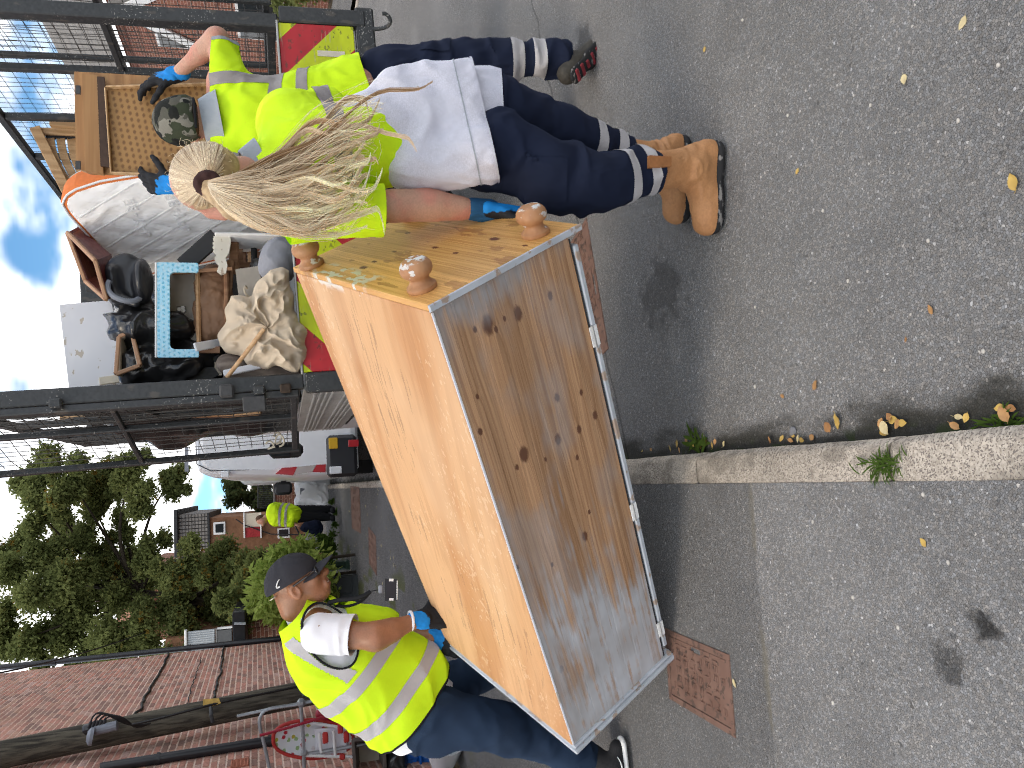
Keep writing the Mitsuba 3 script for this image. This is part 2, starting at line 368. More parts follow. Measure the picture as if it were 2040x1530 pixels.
# ================================================================ near brick house
W0 = at(520, 1281, 16.0); WD = unit((-0.025, 1, 0.035)); WN = unit(np.cross(WD, (0, 0, 1))); WU = np.cross(WN, WD)
W0 = W0 - WU * ((W0 @ WU) + 0.1)
RW = [-WD, WU, WN]
def brick_fn(R, O, cw=0.225, ch=0.075, joint=None, jw=0.010, pal=((0.20, 0.065, 0.042), (0.115, 0.052, 0.038), (0.27, 0.10, 0.055), (0.155, 0.075, 0.06)), jc=(0.42, 0.32, 0.25)):
    def f(p, n, uv):
        s, t, d = local(p, R, O); row = dr.floor(t / ch)
        sx = s / cw + 0.5 * (row - 2 * dr.floor(row / 2)); col = dr.floor(sx)
        r1, r2 = cell_rand(col, row, 3.0), cell_rand(col, row, 9.0)
        c = mix(mix(pal[0], pal[1], smoothstep(0.25, 0.55, r1)), mix(pal[2], pal[3], r2), smoothstep(0.62, 0.8, r1))
        g = fbm(p.x * 45, p.y * 45, p.z * 45, 3); l = fbm(p.x * 0.9, p.y * 0.9, p.z * 0.9, 3)
        c = c * (0.65 + 0.7 * g) * (0.75 + 0.5 * l) * (0.8 + 0.4 * r2)
        if joint:
            fx, fy = sx - col, t / ch - row
            m = dr.maximum(1 - smoothstep(jw / ch * 0.8, jw / ch * 1.2, fy), 1 - smoothstep(jw / cw * 0.8, jw / cw * 1.2, fx))
            c = mix(c, jc, m)
        return c
    return f
mat('near_brick', brick_fn(RW, W0, pal=((0.39, 0.19, 0.145), (0.26, 0.155, 0.125), (0.46, 0.255, 0.18), (0.34, 0.225, 0.195))), 0.85, 0.25)
mat('mortar', speck((0.58, 0.44, 0.36), 0.25, 50, 2, 0.25), 0.9, 0.2)
NH = thing('brick_house', 'red brick house wall behind the leaning timber pole, with black downpipes', 'house')
def wallpt(s, t, d=0.0): return W0 - WD * s + WU * t + WN * d
def wall_xf(m): return xf(m, -WD, WU, WN, W0)
WL, WH = 12.0, 7.9
put(NH + '__wall', wall_xf(bbox((WL, WH, 0.3), 0.002, (0, 0, -0.303))), 'mortar')
cells, rb = [], np.random.default_rng(8)
for row in range(int(WH / 0.075)):
    off = -0.5 * (row % 2)
    for col in range(-1, int(WL / 0.225) + 1):
        s0, s1 = max(0.0, (col + off) * 0.225 + 0.012), (col + off + 1) * 0.225
        if s1 - s0 > 0.02 and s1 < WL: cells.append((s0, s1, row * 0.075 + 0.013, row * 0.075 + 0.075))
def seen(p):
    d = np.asarray(p) - EYE; z = d @ FWD
    if z <= 0: return False
    u = HPX / 2 + FOCAL * (d @ RGT) / z; v = WPX / 2 - FOCAL * (d @ UPV) / z
    return 0 < u < HPX and 0 < v < 700
VENT = (5.02, 1.75)
def brick_mesh(s0, s1, t0, t1):
    d = 0.0005 + 0.003 * rb.random()
    b = 0.0035
    v = [(s0, t0, -0.014), (s1, t0, -0.014), (s1, t1, -0.014), (s0, t1, -0.014), (s0 + b, t0 + b, d), (s1 - b, t0 + b, d), (s1 - b, t1 - b, d), (s0 + b, t1 - b, d)]
    f = [(4, 5, 6), (4, 6, 7), (0, 1, 5), (0, 5, 4), (1, 2, 6), (1, 6, 5), (2, 3, 7), (2, 7, 6), (3, 0, 4), (3, 4, 7)]
    return trimesh.Trimesh(v, f, process=False)
vis = [c for c in cells if seen(wallpt((c[0] + c[1]) / 2, (c[2] + c[3]) / 2))]
order = sorted(vis, key=lambda c: np.linalg.norm(wallpt((c[0] + c[1]) / 2, (c[2] + c[3]) / 2) - EYE))
own = set(order[:300])
for c in order[:300]: put(NH + '__wall__brick', wall_xf(brick_mesh(*c)), 'near_brick')
put(NH + '__wall__brickwork', wall_xf(cat(*[brick_mesh(*c) for c in cells if c not in own])), 'near_brick', kind='stuff')
mat('black_plastic', (0.018, 0.019, 0.023), 0.35, 0.5)
mat('cable_black', (0.015, 0.014, 0.014), 0.55)
def wall_hit(x, y, d=0.0):
    r_ = ray(x, y); o = W0 + WN * d
    return EYE + r_ * (((o - EYE) @ WN) / (r_ @ WN))
for (a, b) in (((-30, 1333), (600, 1268)), ((200, 1530), (720, 1447))):
    pa, pb = wall_hit(*a, 0.05), wall_hit(*b, 0.05)
    k = put(NH + '__downpipe', tube([pa, (pa + pb) / 2, pb], 0.05, 14), 'black_plastic', 40)
    put(k + '__collar', cat(*[tube([pa + (pb - pa) * f, pa + (pb - pa) * (f + 0.012)], 0.062, 14) for f in (0.2, 0.62)]), 'black_plastic', 40)
def wall_cable(px, r=0.012, d=0.025, n=40, jit=0.0, seed=0):
    P = spline([wall_hit(x, y, d) for x, y in px], n); P = P + (meshkit.noise(P * 6, seed)[:, None] - 0.5) * jit * WU
    return tube(P, r, 6)
put(NH + '__cable', wall_cable([(445, 1287), (443, 1305), (438, 1340), (432, 1365), (426, 1392)], 0.016, jit=0.05), 'cable_black', 40, label='thick black cable run across the brick wall')
put(NH + '__cable', wall_cable([(334, 1300), (318, 1340), (300, 1370), (290, 1390), (276, 1415), (262, 1440)], 0.018, jit=0.06, seed=4), 'cable_black', 40)
put(NH + '__cable', wall_cable([(400, 1310), (392, 1340), (385, 1360), (374, 1400), (370, 1418)], 0.007, jit=0.03, seed=7), 'cable_black', 40)
mat('clay_vent', speck((0.36, 0.13, 0.08), 0.2), 0.8)
vc = wall_hit(478, 1522, 0.0); vs, vt = (vc - W0) @ -WD, (vc - W0) @ WU
put(NH + '__air_brick', wall_xf(cat(bbox((0.235, 0.012, 0.02), 0.002, (vs - .12, vt - .08, 0.001)), bbox((0.235, 0.012, 0.02), 0.002, (vs - .12, vt + .07, 0.001)), *[bbox((0.235, 0.010, 0.016), 0.002, (vs - .12, vt - .068 + .035 * i + .02, 0.001)) for i in range(4)],
    *[bbox((0.010, 0.16, 0.018), 0.002, (vs - .12 + .0281 * i, vt - .078, 0.0)) for i in range(9)])), 'clay_vent')

# ================================================================ leaning timber pole with its boxes
mat('tarred_timber', plank_tex((0.040, 0.036, 0.030), (0.14, 0.125, 0.095), 2, 0.8), 0.9, 0.2, bump=lambda p, n, uv: fbm(p.x * 60, p.y * 60, p.z * 5, 3), bs=0.004)
PO = thing('telegraph_pole', 'dark leaning timber pole in front of the brick wall', 'pole')
pA, pB = at(20, 1500, 9.6), at(640, 1375, 10.0)
pdir = unit(pA - pB); pbase, ptop = pB - pdir * (pB[2] + 0.1) / pdir[2], pA + pdir * 0.9
PR = 0.145
put(PO + '__shaft', tube([pbase, pB, (pA + pB) / 2, pA, ptop], [PR * 1.04, PR, PR * .97, PR * .94, PR * .92], 20), 'tarred_timber', 50)
mat('yellow_tag', speck((0.62, 0.40, 0.10), 0.15, 60, 30, 0.35), 0.7)
put(PO + '__sign', slab([at(405, 1393, 9.62), at(436, 1391, 9.62), at(440, 1401, 9.6), at(424, 1407, 9.6), at(404, 1409, 9.6)], 0.01), 'yellow_tag', label='small bent yellow tag nailed to the pole')
mat('dark_iron', speck((0.05, 0.05, 0.052), 0.3), 0.6)
mat('grey_box', speck((0.20, 0.215, 0.25), 0.12, 30, 6, 0.15), 0.5)
b0 = at(215, 1457, 9.45)
TB = put(PO + '__terminal_box', tube([at(187, 1456, 9.45), at(189, 1455.5, 9.45), at(233, 1445, 9.45), at(235, 1444.5, 9.45)], [.035, .05, .05, .035], 12), 'grey_box', 30)
put(PO + '__round_cap', lathe([(0.0, 0.06), (0.05, 0.055), (0.085, 0.03), (0.09, 0.0), (0.0, 0.0)], at(185, 1467, 9.4), (0.2, -0.2, 1), 20), 'grey_box', 40)
put(PO + '__cable_block', cat(beam(at(165, 1455, 9.5), at(200, 1446, 9.5), 0.09, 0.09, pdir, 0.02), *[beam(at(176 + 7 * i, 1450, 9.45), at(182 + 7 * i, 1437 - i, 9.45), 0.035, 0.035, pdir, 0.01) for i in range(5)]), 'black_plastic', 30)
put(PO + '__cable', cat(*[tube(spline([at(180 + 8 * i, 1440, 9.45), at(196 + 9 * i, 1420 + 2 * i, 9.45), at(230 + 6 * i, 1432, 9.45), at(262, 1444, 9.5), at(300, 1440, 9.55)], 16), 0.010, 5) for i in range(4)], tube(spline([at(262, 1444, 9.5), at(330, 1428, 9.5), at(430, 1402, 9.6), at(560, 1375, 9.8), at(640, 1355, 9.9)], 20), 0.014, 5)), 'cable_black', 40)
put(PO + '__step_bolt', cat(tube([at(420, 1409, 9.5), at(421, 1425, 9.4), at(424, 1439, 9.4)], 0.02, 8), tube([at(604, 1355, 9.8), at(606, 1388, 9.6)], 0.02, 8)), 'dark_iron', 40)

# ================================================================ houses farther off
def abox(x0, y0, x1, y1, Y, depth, b=0.01, grow=0.0):
    xm, ym = (x0 + x1) / 2, (y0 + y1) / 2
    Xr, Xl = at(xm, y0, Y)[0], at(xm, y1, Y)[0]; Zt, Zb = at(x0, ym, Y)[2], at(x1, ym, Y)[2]
    return bbox((Xr - Xl, depth, Zt - Zb), b, (Xl, Y, Zb))
ID3 = [(1, 0, 0), (0, 0, 1), (0, 1, 0)]
IDS = [(0, 1, 0), (0, 0, 1), (1, 0, 0)]
mat('far_brick', brick_fn(ID3, (0, 0, 0), joint=True, pal=((0.20, 0.08, 0.05), (0.12, 0.06, 0.045), (0.25, 0.11, 0.065), (0.15, 0.08, 0.06))), 0.9, 0.2)
mat('far_brick_side', brick_fn(IDS, (0, 0, 0), joint=True, pal=((0.26, 0.10, 0.07), (0.17, 0.08, 0.06), (0.30, 0.13, 0.08), (0.2, 0.09, 0.07)), jc=(0.5, 0.36, 0.3)), 0.9, 0.2)
mat('brown_render', speck((0.20, 0.105, 0.06), 0.2, 14, 1.5, 0.25), 0.9, 0.2)
mat('white_trim', speck((0.74, 0.74, 0.73), 0.05, 30, 3, 0.08), 0.5)
mat('grey_cladding', speck((0.42, 0.45, 0.47), 0.06, 30, 2, 0.1), 0.6)
mat('dark_glass', (0.02, 0.024, 0.028), 0.08, 0.6)
mat('red_panel', speck((0.33, 0.025, 0.03), 0.25, 20, 4, 0.3), 0.6)
mat('cream_panel', speck((0.60, 0.55, 0.44), 0.06, 20, 3, 0.1), 0.7)
mat('slate_tile', speck((0.16, 0.15, 0.14), 0.35, 30, 3, 0.3), 0.85)
mat('clay_tile', speck((0.29, 0.135, 0.085), 0.3, 30, 3, 0.3), 0.85)
mat('black_paint', (0.014, 0.015, 0.017), 0.5, 0.5)
# brown terraced house at the end of the street
H1Y = 33.0
H1 = thing('terraced_house', 'brown rendered house with grey tile-hung top floor and a red and cream door bay', 'house')
put(H1 + '__wall', abox(415, 1024, 660, 1098, H1Y, 7.0), 'brown_render')
hx0, hx1 = at(380, 1098, H1Y)[0], at(380, 1024, H1Y)[0]; hz0, hz1 = at(414, 1060, H1Y)[2], at(356, 1060, H1Y)[2]
put(H1 + '__upper_wall', bbox((hx1 - hx0, 6.8, hz1 - hz0), 0.01, (hx0, H1Y + 0.1, hz0)), 'slate_tile')
nt = 0
for r_ in range(9):
    z = hz0 + (hz1 - hz0) * r_ / 9; th = (hz1 - hz0) / 9
    for c_ in range(10):
        w = (hx1 - hx0) / 10; m = bbox((w - 0.03, 0.05, th + 0.03), 0.008, (hx0 + w * c_ + 0.015, H1Y + 0.02, z)); m.vertices[:, 1] -= (1 - (m.vertices[:, 2] - z) / th) * 0.03
        put(H1 + '__upper_wall__tile', m, 'slate_tile')
put(H1 + '__roof', bbox((hx1 - hx0 + 0.4, 7.4, 0.15), 0.03, (hx0 - 0.2, H1Y - 0.15, hz1 + 0.005)), 'black_paint')
put(H1 + '__fascia', abox(413, 1022, 418, 1100, H1Y - 0.12, 0.11), 'black_paint')
w = put(H1 + '__window', abox(425, 1040, 449, 1065, H1Y - 0.06, 0.05), 'white_trim')
put(w + '__pane', abox(429, 1044, 445, 1061, H1Y - 0.085, 0.02), 'dark_glass')
put(H1 + '__door_bay', abox(488, 1022, 518, 1050, H1Y - 0.09, 0.08), 'cream_panel')
put(H1 + '__red_panel', abox(488, 1050.5, 518, 1070, H1Y - 0.09, 0.08), 'red_panel', label='red panel beside the cream one')
put(H1 + '__bay_frame', cat(abox(485, 1021, 488, 1072, H1Y - 0.13, 0.12), abox(518, 1021, 521, 1072, H1Y - 0.13, 0.12)), 'white_trim')
w = put(H1 + '__window', abox(553, 1052, 577, 1072, H1Y - 0.06, 0.05), 'white_trim')
put(w + '__pane', abox(556, 1055, 574, 1069, H1Y - 0.085, 0.02), 'dark_glass')
put(H1 + '__downpipe', tube([at(470, 1034, H1Y - .1), at(487, 1046, H1Y - .1), at(540, 1064, H1Y - .1), at(640, 1066, H1Y - .1)], 0.022, 8), 'black_plastic')
# side of the next terrace: brick flank seen at a grazing angle, pitched roof
H2 = thing('terrace_end', 'pale red brick house flank seen edge-on beyond the hedge', 'house')
f0, f1 = at(500, 1100, 31.0), at(500, 1113, 24.0)
fz0, fz1 = -0.3, at(402, 1100, 31.0)[2]
P = np.array([(f0[0], f0[1]), (f1[0], f1[1]), (f1[0] - 3.5, f1[1] - .3), (f0[0] - 3.5, f0[1] - .3)])
put(H2 + '__wall', trimesh.creation.extrude_polygon(Polygon(P), fz1 - fz0).apply_translation((0, 0, fz0)), 'far_brick_side')
R0 = np.array([(f0[0] + .12, f0[1] + .1, fz1 + .003), (f1[0] + .12, f1[1] - .15, fz1 + .003), (f1[0] - 2.6, f1[1] - .2, fz1 + 1.5), (f0[0] - 2.6, f0[1] + .1, fz1 + 1.5)])
put(H2 + '__roof', slab(R0, 0.12, (0, 0, 1)), 'clay_tile')
put(H2 + '__gutter', tube([R0[0], R0[1]], 0.06, 8), 'black_plastic')
# set back house with porch canopy
H3 = thing('porch_house', 'house with a black edged flat porch canopy over a brick pier', 'house')
HY = 17.0
put(H3 + '__pier', abox(492, 1221, 650, 1243, HY, 0.9), 'far_brick')
put(H3 + '__wall', abox(492, 1243.5, 650, 1320, HY + 0.4, 2.0), 'far_brick')
cn = put(H3 + '__canopy', abox(464, 1219, 489, 1320, HY - 0.9, 2.6), 'black_paint')
put(cn + '__coping', slab([at(466, 1245, HY - .95), at(489, 1245, HY - .95), at(489, 1219, HY + .9), at(474, 1219, HY + .9)], 0.04, (1, 0, 0)), 'grey_cladding')
put(H3 + '__window', abox(432, 1254, 463, 1320, HY + 1.4, 0.1), 'dark_glass')
put(H3 + '__window_frame', cat(abox(430, 1252, 432, 1320, HY + 1.36, 0.08), abox(432.5, 1249, 463, 1253, HY + 1.36, 0.08)), 'white_trim')
for i in range(14):
    y = 1256 + i * 4.3
    put(H3 + '__cladding_board', abox(373, y, 428, y + 4.0, HY + 1.3, 0.06, 0.012), 'grey_cladding')
put(H3 + '__corner_post', abox(367, 1255, 372.5, 1320, HY + 1.25, 0.1), 'white_trim')
put(H3 + '__upper_wall', abox(330, 1256, 640, 1330, HY + 1.5, 3.0), 'brown_render')
# house behind the big tree: white window glimpsed through leaves
H4 = thing('brick_house', 'brick house half hidden by the big tree with one white framed window', 'house')
put(H4 + '__wall', abox(285, 1110, 640, 1260, 36.0, 6.0), 'far_brick')
put(H4 + '__roof', slab([at(289, 1108, 35.6), at(289, 1262, 35.6), at(240, 1262, 41), at(240, 1108, 41)], 0.15, (0, 0, 1)), 'clay_tile')
w = put(H4 + '__window', abox(304, 1166, 346, 1200, 35.94, 0.05), 'white_trim')
put(w + '__pane', abox(309, 1170, 341, 1182, 35.92, 0.02), 'dark_glass'); put(w + '__pane', abox(309, 1185, 341, 1197, 35.92, 0.02), 'dark_glass')
# houses across the road, seen through the cage
H5 = thing('brick_house', 'brick terrace across the road behind the cage, with grey tiled roof and white bargeboards', 'house')
HX = 10.6
def sx(x, y, X=None):
    d = ray(x, y); X = X or HX; return EYE + d * (X / d[0])
put(H5 + '__wall', bbox((6, 30, 6.0), 0.01, (13.2, 14, -0.3)), 'far_brick_side')
put(H5 + '__roof', slab([(13.0, 13.6, 5.72), (13.0, 44.4, 5.72), (16.4, 44.4, 8.9), (16.4, 13.6, 8.9)], 0.14, (0, 0, 1)), 'slate_tile')
rr = []
for i in range(11):
    f = i / 11; rr.append(beam((13.0 + 3.4 * f, 13.6, 5.72 + 3.18 * f + .16), (13.0 + 3.4 * f, 44.4, 5.72 + 3.18 * f + .16), 0.05, 0.05))
put(H5 + '__roof__tile_course', cat(*rr), 'slate_tile', kind='stuff')
for Yg in (17.5, 25.5, 33.5):
    g = put(H5 + '__gable', frame_slab(Polygon([(0, 0), (4.4, 0), (4.4, 2.6), (2.2, 5.0), (0, 2.6)]), 1.6, (0, 1, 0), (0, 0, 1), (1, 0, 0), (11.6, Yg, -0.2)), 'far_brick_side')
    for s in (0, 1):
        a = np.array((11.55, Yg - .15 if s == 0 else Yg + 4.55, 2.3)); b = np.array((11.55, Yg + 2.2, 5.05 - 0.2)); b[2] = 4.95
        put(H5 + '__bargeboard', beam(a, b, 0.05, 0.28, (0, 0, 1)), 'white_trim')
        put(H5 + '__porch_roof', slab([a + (0, 0, .16), b + (0, 0, .16), b + (2.4, 0, .16), a + (2.4, 0, .16)], 0.1, (0, 0, 1)), 'slate_tile')
    w = put(H5 + '__window', bbox((0.06, 1.7, 1.3), 0.01, (11.55, Yg + 1.3, 1.0)), 'white_trim')
    put(w + '__pane', bbox((0.02, 0.76, 1.16), 0.005, (11.535, Yg + 1.36, 1.07)), 'dark_glass'); put(w + '__pane', bbox((0.02, 0.76, 1.16), 0.005, (11.535, Yg + 2.18, 1.07)), 'dark_glass')
for Yg in (14.6, 22.6, 30.6):
    w = put(H5 + '__window', bbox((0.06, 1.6, 1.3), 0.01, (13.16, Yg, 3.4)), 'white_trim'); put(w + '__pane', bbox((0.02, 1.45, 1.15), 0.005, (13.145, Yg + .075, 3.475)), 'dark_glass')
    d_ = put(H5 + '__door', bbox((0.06, 0.95, 2.1), 0.01, (13.15, Yg + .3, -0.1)), 'black_paint')

# ================================================================ trees, hedge, plants
scene['leaf_bsdf'] = None
def leafmat(k, c0, c1, c2=None, sc=3.0):
    def f(p, n, uv):
        r = cell_rand(p.x * 9, p.y * 9, p.z * 9); c = mix(c0, c1, fbm(p.x * sc, p.y * sc, p.z * sc, 2) * 0.6 + r * 0.4)
        return mix(c, c2, smoothstep(0.86, 0.95, r) * smoothstep(0.42, 0.6, fbm(p.x * .9, p.y * .9, p.z * .9, 2))) if c2 else c
    scene[k] = {'type': 'principledthin', 'base_color': mikit.proc(f), 'roughness': 0.55, 'diff_trans': 0.9, 'eta': 1.4}
del scene['leaf_bsdf']
leafmat('tree_leaf', (0.105, 0.135, 0.045), (0.275, 0.305, 0.115), (0.24, 0.15, 0.03))
leafmat('far_leaf', (0.05, 0.075, 0.03), (0.11, 0.13, 0.05), (0.2, 0.16, 0.05))
leafmat('laurel_leaf', (0.22, 0.32, 0.06), (0.52, 0.60, 0.17), None, 1.5)
leafmat('weed_leaf', (0.04, 0.085, 0.015), (0.11, 0.17, 0.035))
mat('bark', speck((0.055, 0.045, 0.034), 0.4, 18, 2, 0.3), 0.95, 0.15)
def leaves(C, R, per, size, seed, shell=0.55, droop=0.0, aspect=0.55):
    """leaf blades spread through ellipsoids at C with radii R"""
    r = np.random.default_rng(seed); V = []
    for c, rad, n in zip(C, R, per):
        q = r.normal(size=(n, 3)); q /= np.linalg.norm(q, axis=1, keepdims=True)
        rho = (shell + (1 - shell) * r.random(n)) ** 1.0; rho *= 0.62 + 0.85 * meshkit.noise(q * 2.6 + c, seed) ** 1.3; rho *= 1 + 0.35 * r.random(n) ** 4
        V.append(c + q * rho[:, None] * rad)
    P = np.vstack(V); n = len(P)
    a = r.normal(size=(n, 3)); a[:, 2] -= droop; a /= np.linalg.norm(a, axis=1, keepdims=True)
    b = np.cross(a, r.normal(size=(n, 3))); b /= np.linalg.norm(b, axis=1, keepdims=True)
    s = size * r.uniform(0.6, 1.3, n)[:, None]; w = s * aspect * 0.5
    nrm = np.cross(a, b)
    pts = np.stack([P, P + a * s * .5 + b * w - nrm * s * .06, P + a * s, P + a * s * .5 - b * w - nrm * s * .06, ], 1).reshape(-1, 3)
    i = np.arange(n)[:, None] * 4
    f = np.vstack([i + [0, 1, 2], i + [0, 2, 3]])
    return trimesh.Trimesh(pts, f, process=False)
def branches(root, ends, r0, seed, n=9):
    rr = np.random.default_rng(seed); out = []
    for e in ends:
        m = root + (e - root) * 0.45 + np.array([0, 0, 0.25]) * np.linalg.norm(e - root) * 0.25 + rr.normal(size=3) * 0.15
        out.append(tube(spline([root, m, e], n), np.linspace(r0, r0 * 0.18, n), 6))
    return out
def px_tree(name, label, blobs, Y, trunk_px, seed, dens, size, tr=0.28, leaf='tree_leaf', jitter=1.6, group=None):
    r = np.random.default_rng(seed); k = thing(name, label, 'tree', group)
    C, R, N = [], [], []
    for (x, y, rad) in blobs:
        yy = Y + r.uniform(-jitter, jitter); c = at(x, y, yy); rr = rad / FOCAL * yy
        for j in range(5):
            q = r.normal(size=3); q /= np.linalg.norm(q)
            C.append(c + q * rr * r.uniform(0.25, 0.95)); f = rr * r.uniform(0.40, 0.66)
            R.append(np.array([f, f, f * 0.75])); N.append(int(dens * f * f))
    put(k + '__crown', leaves(C, R, N, size, seed, 0.35, 0.5), leaf, kind='stuff')
    tp = [at(x, y, Y) for x, y in trunk_px]; tp[0][2] = gz(Y) - 0.2
    put(k + '__trunk', tube(spline(tp, 14), np.linspace(tr, tr * 0.45, 14), 10), 'bark', 60)
    top = tp[-1]; mid = tp[len(tp) // 2]
    sel = [C[i] for i in range(0, len(C), 7)]
    put(k + '__limb', cat(*branches(top, [e for e in sel if e[2] > top[2] - 1], tr * 0.34, seed), *branches(mid, [e for e in sel if e[2] <= top[2] - 1], tr * 0.3, seed + 1)), 'bark', 60)
    return k
px_tree('tree', 'big broad dark green tree rising behind the brick house wall and the hedge', [(30, 1085, 44), (90, 1105, 52), (165, 1105, 52), (235, 1110, 54), (300, 1105, 40), (35, 1150, 52), (105, 1165, 60), (190, 1170, 64), (275, 1160, 62), (345, 1140, 44), (60, 1225, 52), (150, 1235, 62), (240, 1235, 62), (325, 1222, 54), (395, 1165, 50), (440, 1125, 40), (440, 1178, 42), (405, 1225, 40), (20, 1285, 40), (95, 1300, 46), (180, 1300, 44), (265, 1292, 44), (335, 1285, 44), (478, 1150, 28), (500, 1128, 30), (515, 1170, 26), (492, 1205, 30), (528, 1118, 22), (462, 1222, 32), (440, 1205, 36), (385, 1120, 36), (370, 1180, 46), (405, 1140, 40), (430, 1155, 40), (412, 1192, 40), (445, 1228, 30), (388, 1232, 36), (462, 1140, 30), (455, 1185, 34), (50, 965, 34), (95, 940, 40), (150, 945, 46), (215, 955, 46), (275, 945, 42), (330, 955, 34), (362, 975, 22), (110, 1000, 46), (185, 1010, 46), (285, 1000, 36), (70, 1030, 34), (240, 1050, 32), (130, 1060, 40)], 20.0, [(640, 1212), (470, 1205), (380, 1195), (280, 1180)], 5, 10500, 0.092, 0.16)
px_tree('tree', 'small round tree far down the street beside the van', [(475, 972, 22), (505, 975, 26), (530, 985, 22), (490, 1000, 26), (525, 1005, 22), (550, 1000, 20), (468, 990, 16)], 38.0, [(640, 990), (560, 988), (520, 985)], 9, 2200, 0.2, 0.16, 'far_leaf', 1.0)
px_tree('tree', 'tree standing across the road behind the tailboard end', [(560, -30, 60), (610, -20, 60), (650, -60, 60), (520, -70, 60)], 17.0, [(760, -40), (640, -40), (580, -40)], 10, 2500, 0.12, 0.16, 'tree_leaf', 1.0)
px_tree('bushy_tree', 'dark bushy lower growth at the foot of the big tree, above the laurel hedge', [(510, 1125, 26), (490, 1160, 30), (520, 1195, 26), (480, 1210, 28), (450, 1195, 30), (545, 1130, 22), (540, 1225, 22), (500, 1235, 20), (555, 1100, 16)], 17.6, [(640, 1170), (560, 1168), (520, 1165)], 31, 9000, 0.10, 0.08, 'tree_leaf', .6)
# laurel hedge behind the man in the cap
HE = thing('laurel_hedge', 'bright green laurel hedge behind the man in the dark cap', 'hedge')
hb = [(525, 1190, 16.5, 28), (535, 1150, 16.0, 34), (560, 1120, 16.5, 34), (600, 1105, 16.5, 30), (575, 1170, 15.6, 40), (620, 1150, 15.6, 40), (545, 1205, 15.8, 30), (600, 1205, 15.6, 34), (632, 1185, 15.8, 30)]
put(HE + '__foliage', leaves([at(x, y, Y) for x, y, Y, r_ in hb], [np.full(3, r_ / FOCAL * Y) for x, y, Y, r_ in hb], [420] * len(hb), 0.175, 3, 0.72, 0.1, 0.42), 'laurel_leaf', kind='stuff')
put(HE + '__stem', cat(*[tube(spline([(at(600, y, 16)[0], 16.1, 0.1), at(620, y, 16.1), at(560 + i * 12, y + 6, 16)], 8), 0.03, 6) for i, y in enumerate((1115, 1150, 1190))]), 'bark')
# ivy and weeds at the foot of the cabinets
WE = thing('weed_clump', 'low leafy weeds growing beside the green street cabinet', 'weeds')
wb = [(648, 1092, 17, 12), (658, 1110, 16.6, 14), (655, 1078, 17.5, 10), (664, 1090, 17, 8), (640, 1075, 18, 9)]
put(WE + '__foliage', leaves([at(x, y, Y) for x, y, Y, r_ in wb], [np.full(3, r_ / FOCAL * Y) for x, y, Y, r_ in wb], [160] * len(wb), 0.09, 5, 0.5, 0.0, 0.5), 'weed_leaf', kind='stuff')
WE = thing('weed_clump', 'weeds sprouting along the footway edge under the far worker', 'weeds')
wb = [(664, 1065, 19, 6), (667, 1045, 19, 5), (668, 1020, 19.5, 5), (662, 1000, 20, 4)]
put(WE + '__foliage', leaves([at(x, y, Y) for x, y, Y, r_ in wb], [np.full(3, r_ / FOCAL * Y) for x, y, Y, r_ in wb], [90] * len(wb), 0.08, 6, 0.4, 0.0, 0.4), 'weed_leaf', kind='stuff')
# weeds in the kerb joints
def plant(name, label, x, y, z, n, L, w, seed):
    k = thing(name, label, 'weed'); o = gp(x, y, z); r = np.random.default_rng(seed); ms = []
    for i in range(n):
        a = r.uniform(0, 6.28); l = L * r.uniform(.5, 1); d = np.array([math.cos(a), math.sin(a), 0]); b0 = o + r.normal(size=3) * (.012, .03, 0); s = np.array([-d[1], d[0], 0]) * w
        P = [b0 + d * l * t + np.array([0, 0, 1]) * l * (0.9 * t - 0.55 * t * t) for t in (0, .35, .7, 1)]
        ms.append(trimesh.Trimesh([P[0] - s * .4, P[0] + s * .4, P[1] - s, P[1] + s, P[2] - s * .8, P[2] + s * .8, P[3]], [(0, 1, 3), (0, 3, 2), (2, 3, 5), (2, 5, 4), (4, 5, 6)], process=False))
    put(k + '__blade', cat(*ms), 'weed_leaf', kind='stuff'); return k
plant('kerb_weed', 'tuft of green grass in the joint between two kerb stones', 1765, 925, -0.004, 90, 0.055, 0.0022, 1)
plant('kerb_weed', 'small dandelion rosette in the gutter beside the kerb joint', 1395, 882, ROADZ, 26, 0.075, 0.008, 2)
plant('kerb_weed', 'moss and grass in the gutter at the near end of the kerb', 2005, 848, ROADZ, 60, 0.05, 0.003, 3)
# overhead wire
put('telephone_wire', cat(tube(spline([at(-60, 1352, 12.0), at(200, 1290, 16.0), at(330, 1243, 20.0), at(420, 1205, 26)], 24), 0.012, 5)), 'cable_black', label='thin overhead wire crossing in front of the big tree', cat='wire')

# ================================================================ caged tipper truck
TX = unit((1, 0, 0.038)); TZ = unit((-0.038, 0, 1)); TY = np.array([0, 1.0, 0])
TO = at(600, 742, 4.6)
def tk(x, y, z): return TO + TX * x + TY * y + TZ * z
def tkx(m): return xf(m, TX, TY, TZ, TO)
RT = [TX, TY, TZ]
TRUCK = thing('tipper_truck', 'caged tipper truck with red and yellow chevron tailboard, loaded with discarded furniture', 'truck')
def steel(p, n, uv):
    g = fbm(p.x * 60, p.y * 60, p.z * 60, 3); w = smoothstep(0.62, 0.72, fbm(p.x * 24, p.y * 24, p.z * 9, 4)); d = smoothstep(0.76, 0.82, noise(p.x * 130, p.y * 130, p.z * 130))
    c = mix((0.016, 0.018, 0.020), (0.042, 0.045, 0.048), g); c = mix(c, (0.10, 0.085, 0.07), w * 0.5)
    return mix(c, (0.33, 0.32, 0.30), d * smoothstep(0.5, 0.65, fbm(p.x * 7, p.y * 7, p.z * 7, 2)) * 0.8)
mat('cage_steel', steel, 0.5, 0.5)
mat('rusty_steel', speck((0.10, 0.055, 0.03), 0.4, 40, 9, 0.5), 0.85)
mat('dark_rust', speck((0.05, 0.034, 0.024), 0.4, 40, 9, 0.4), 0.85)
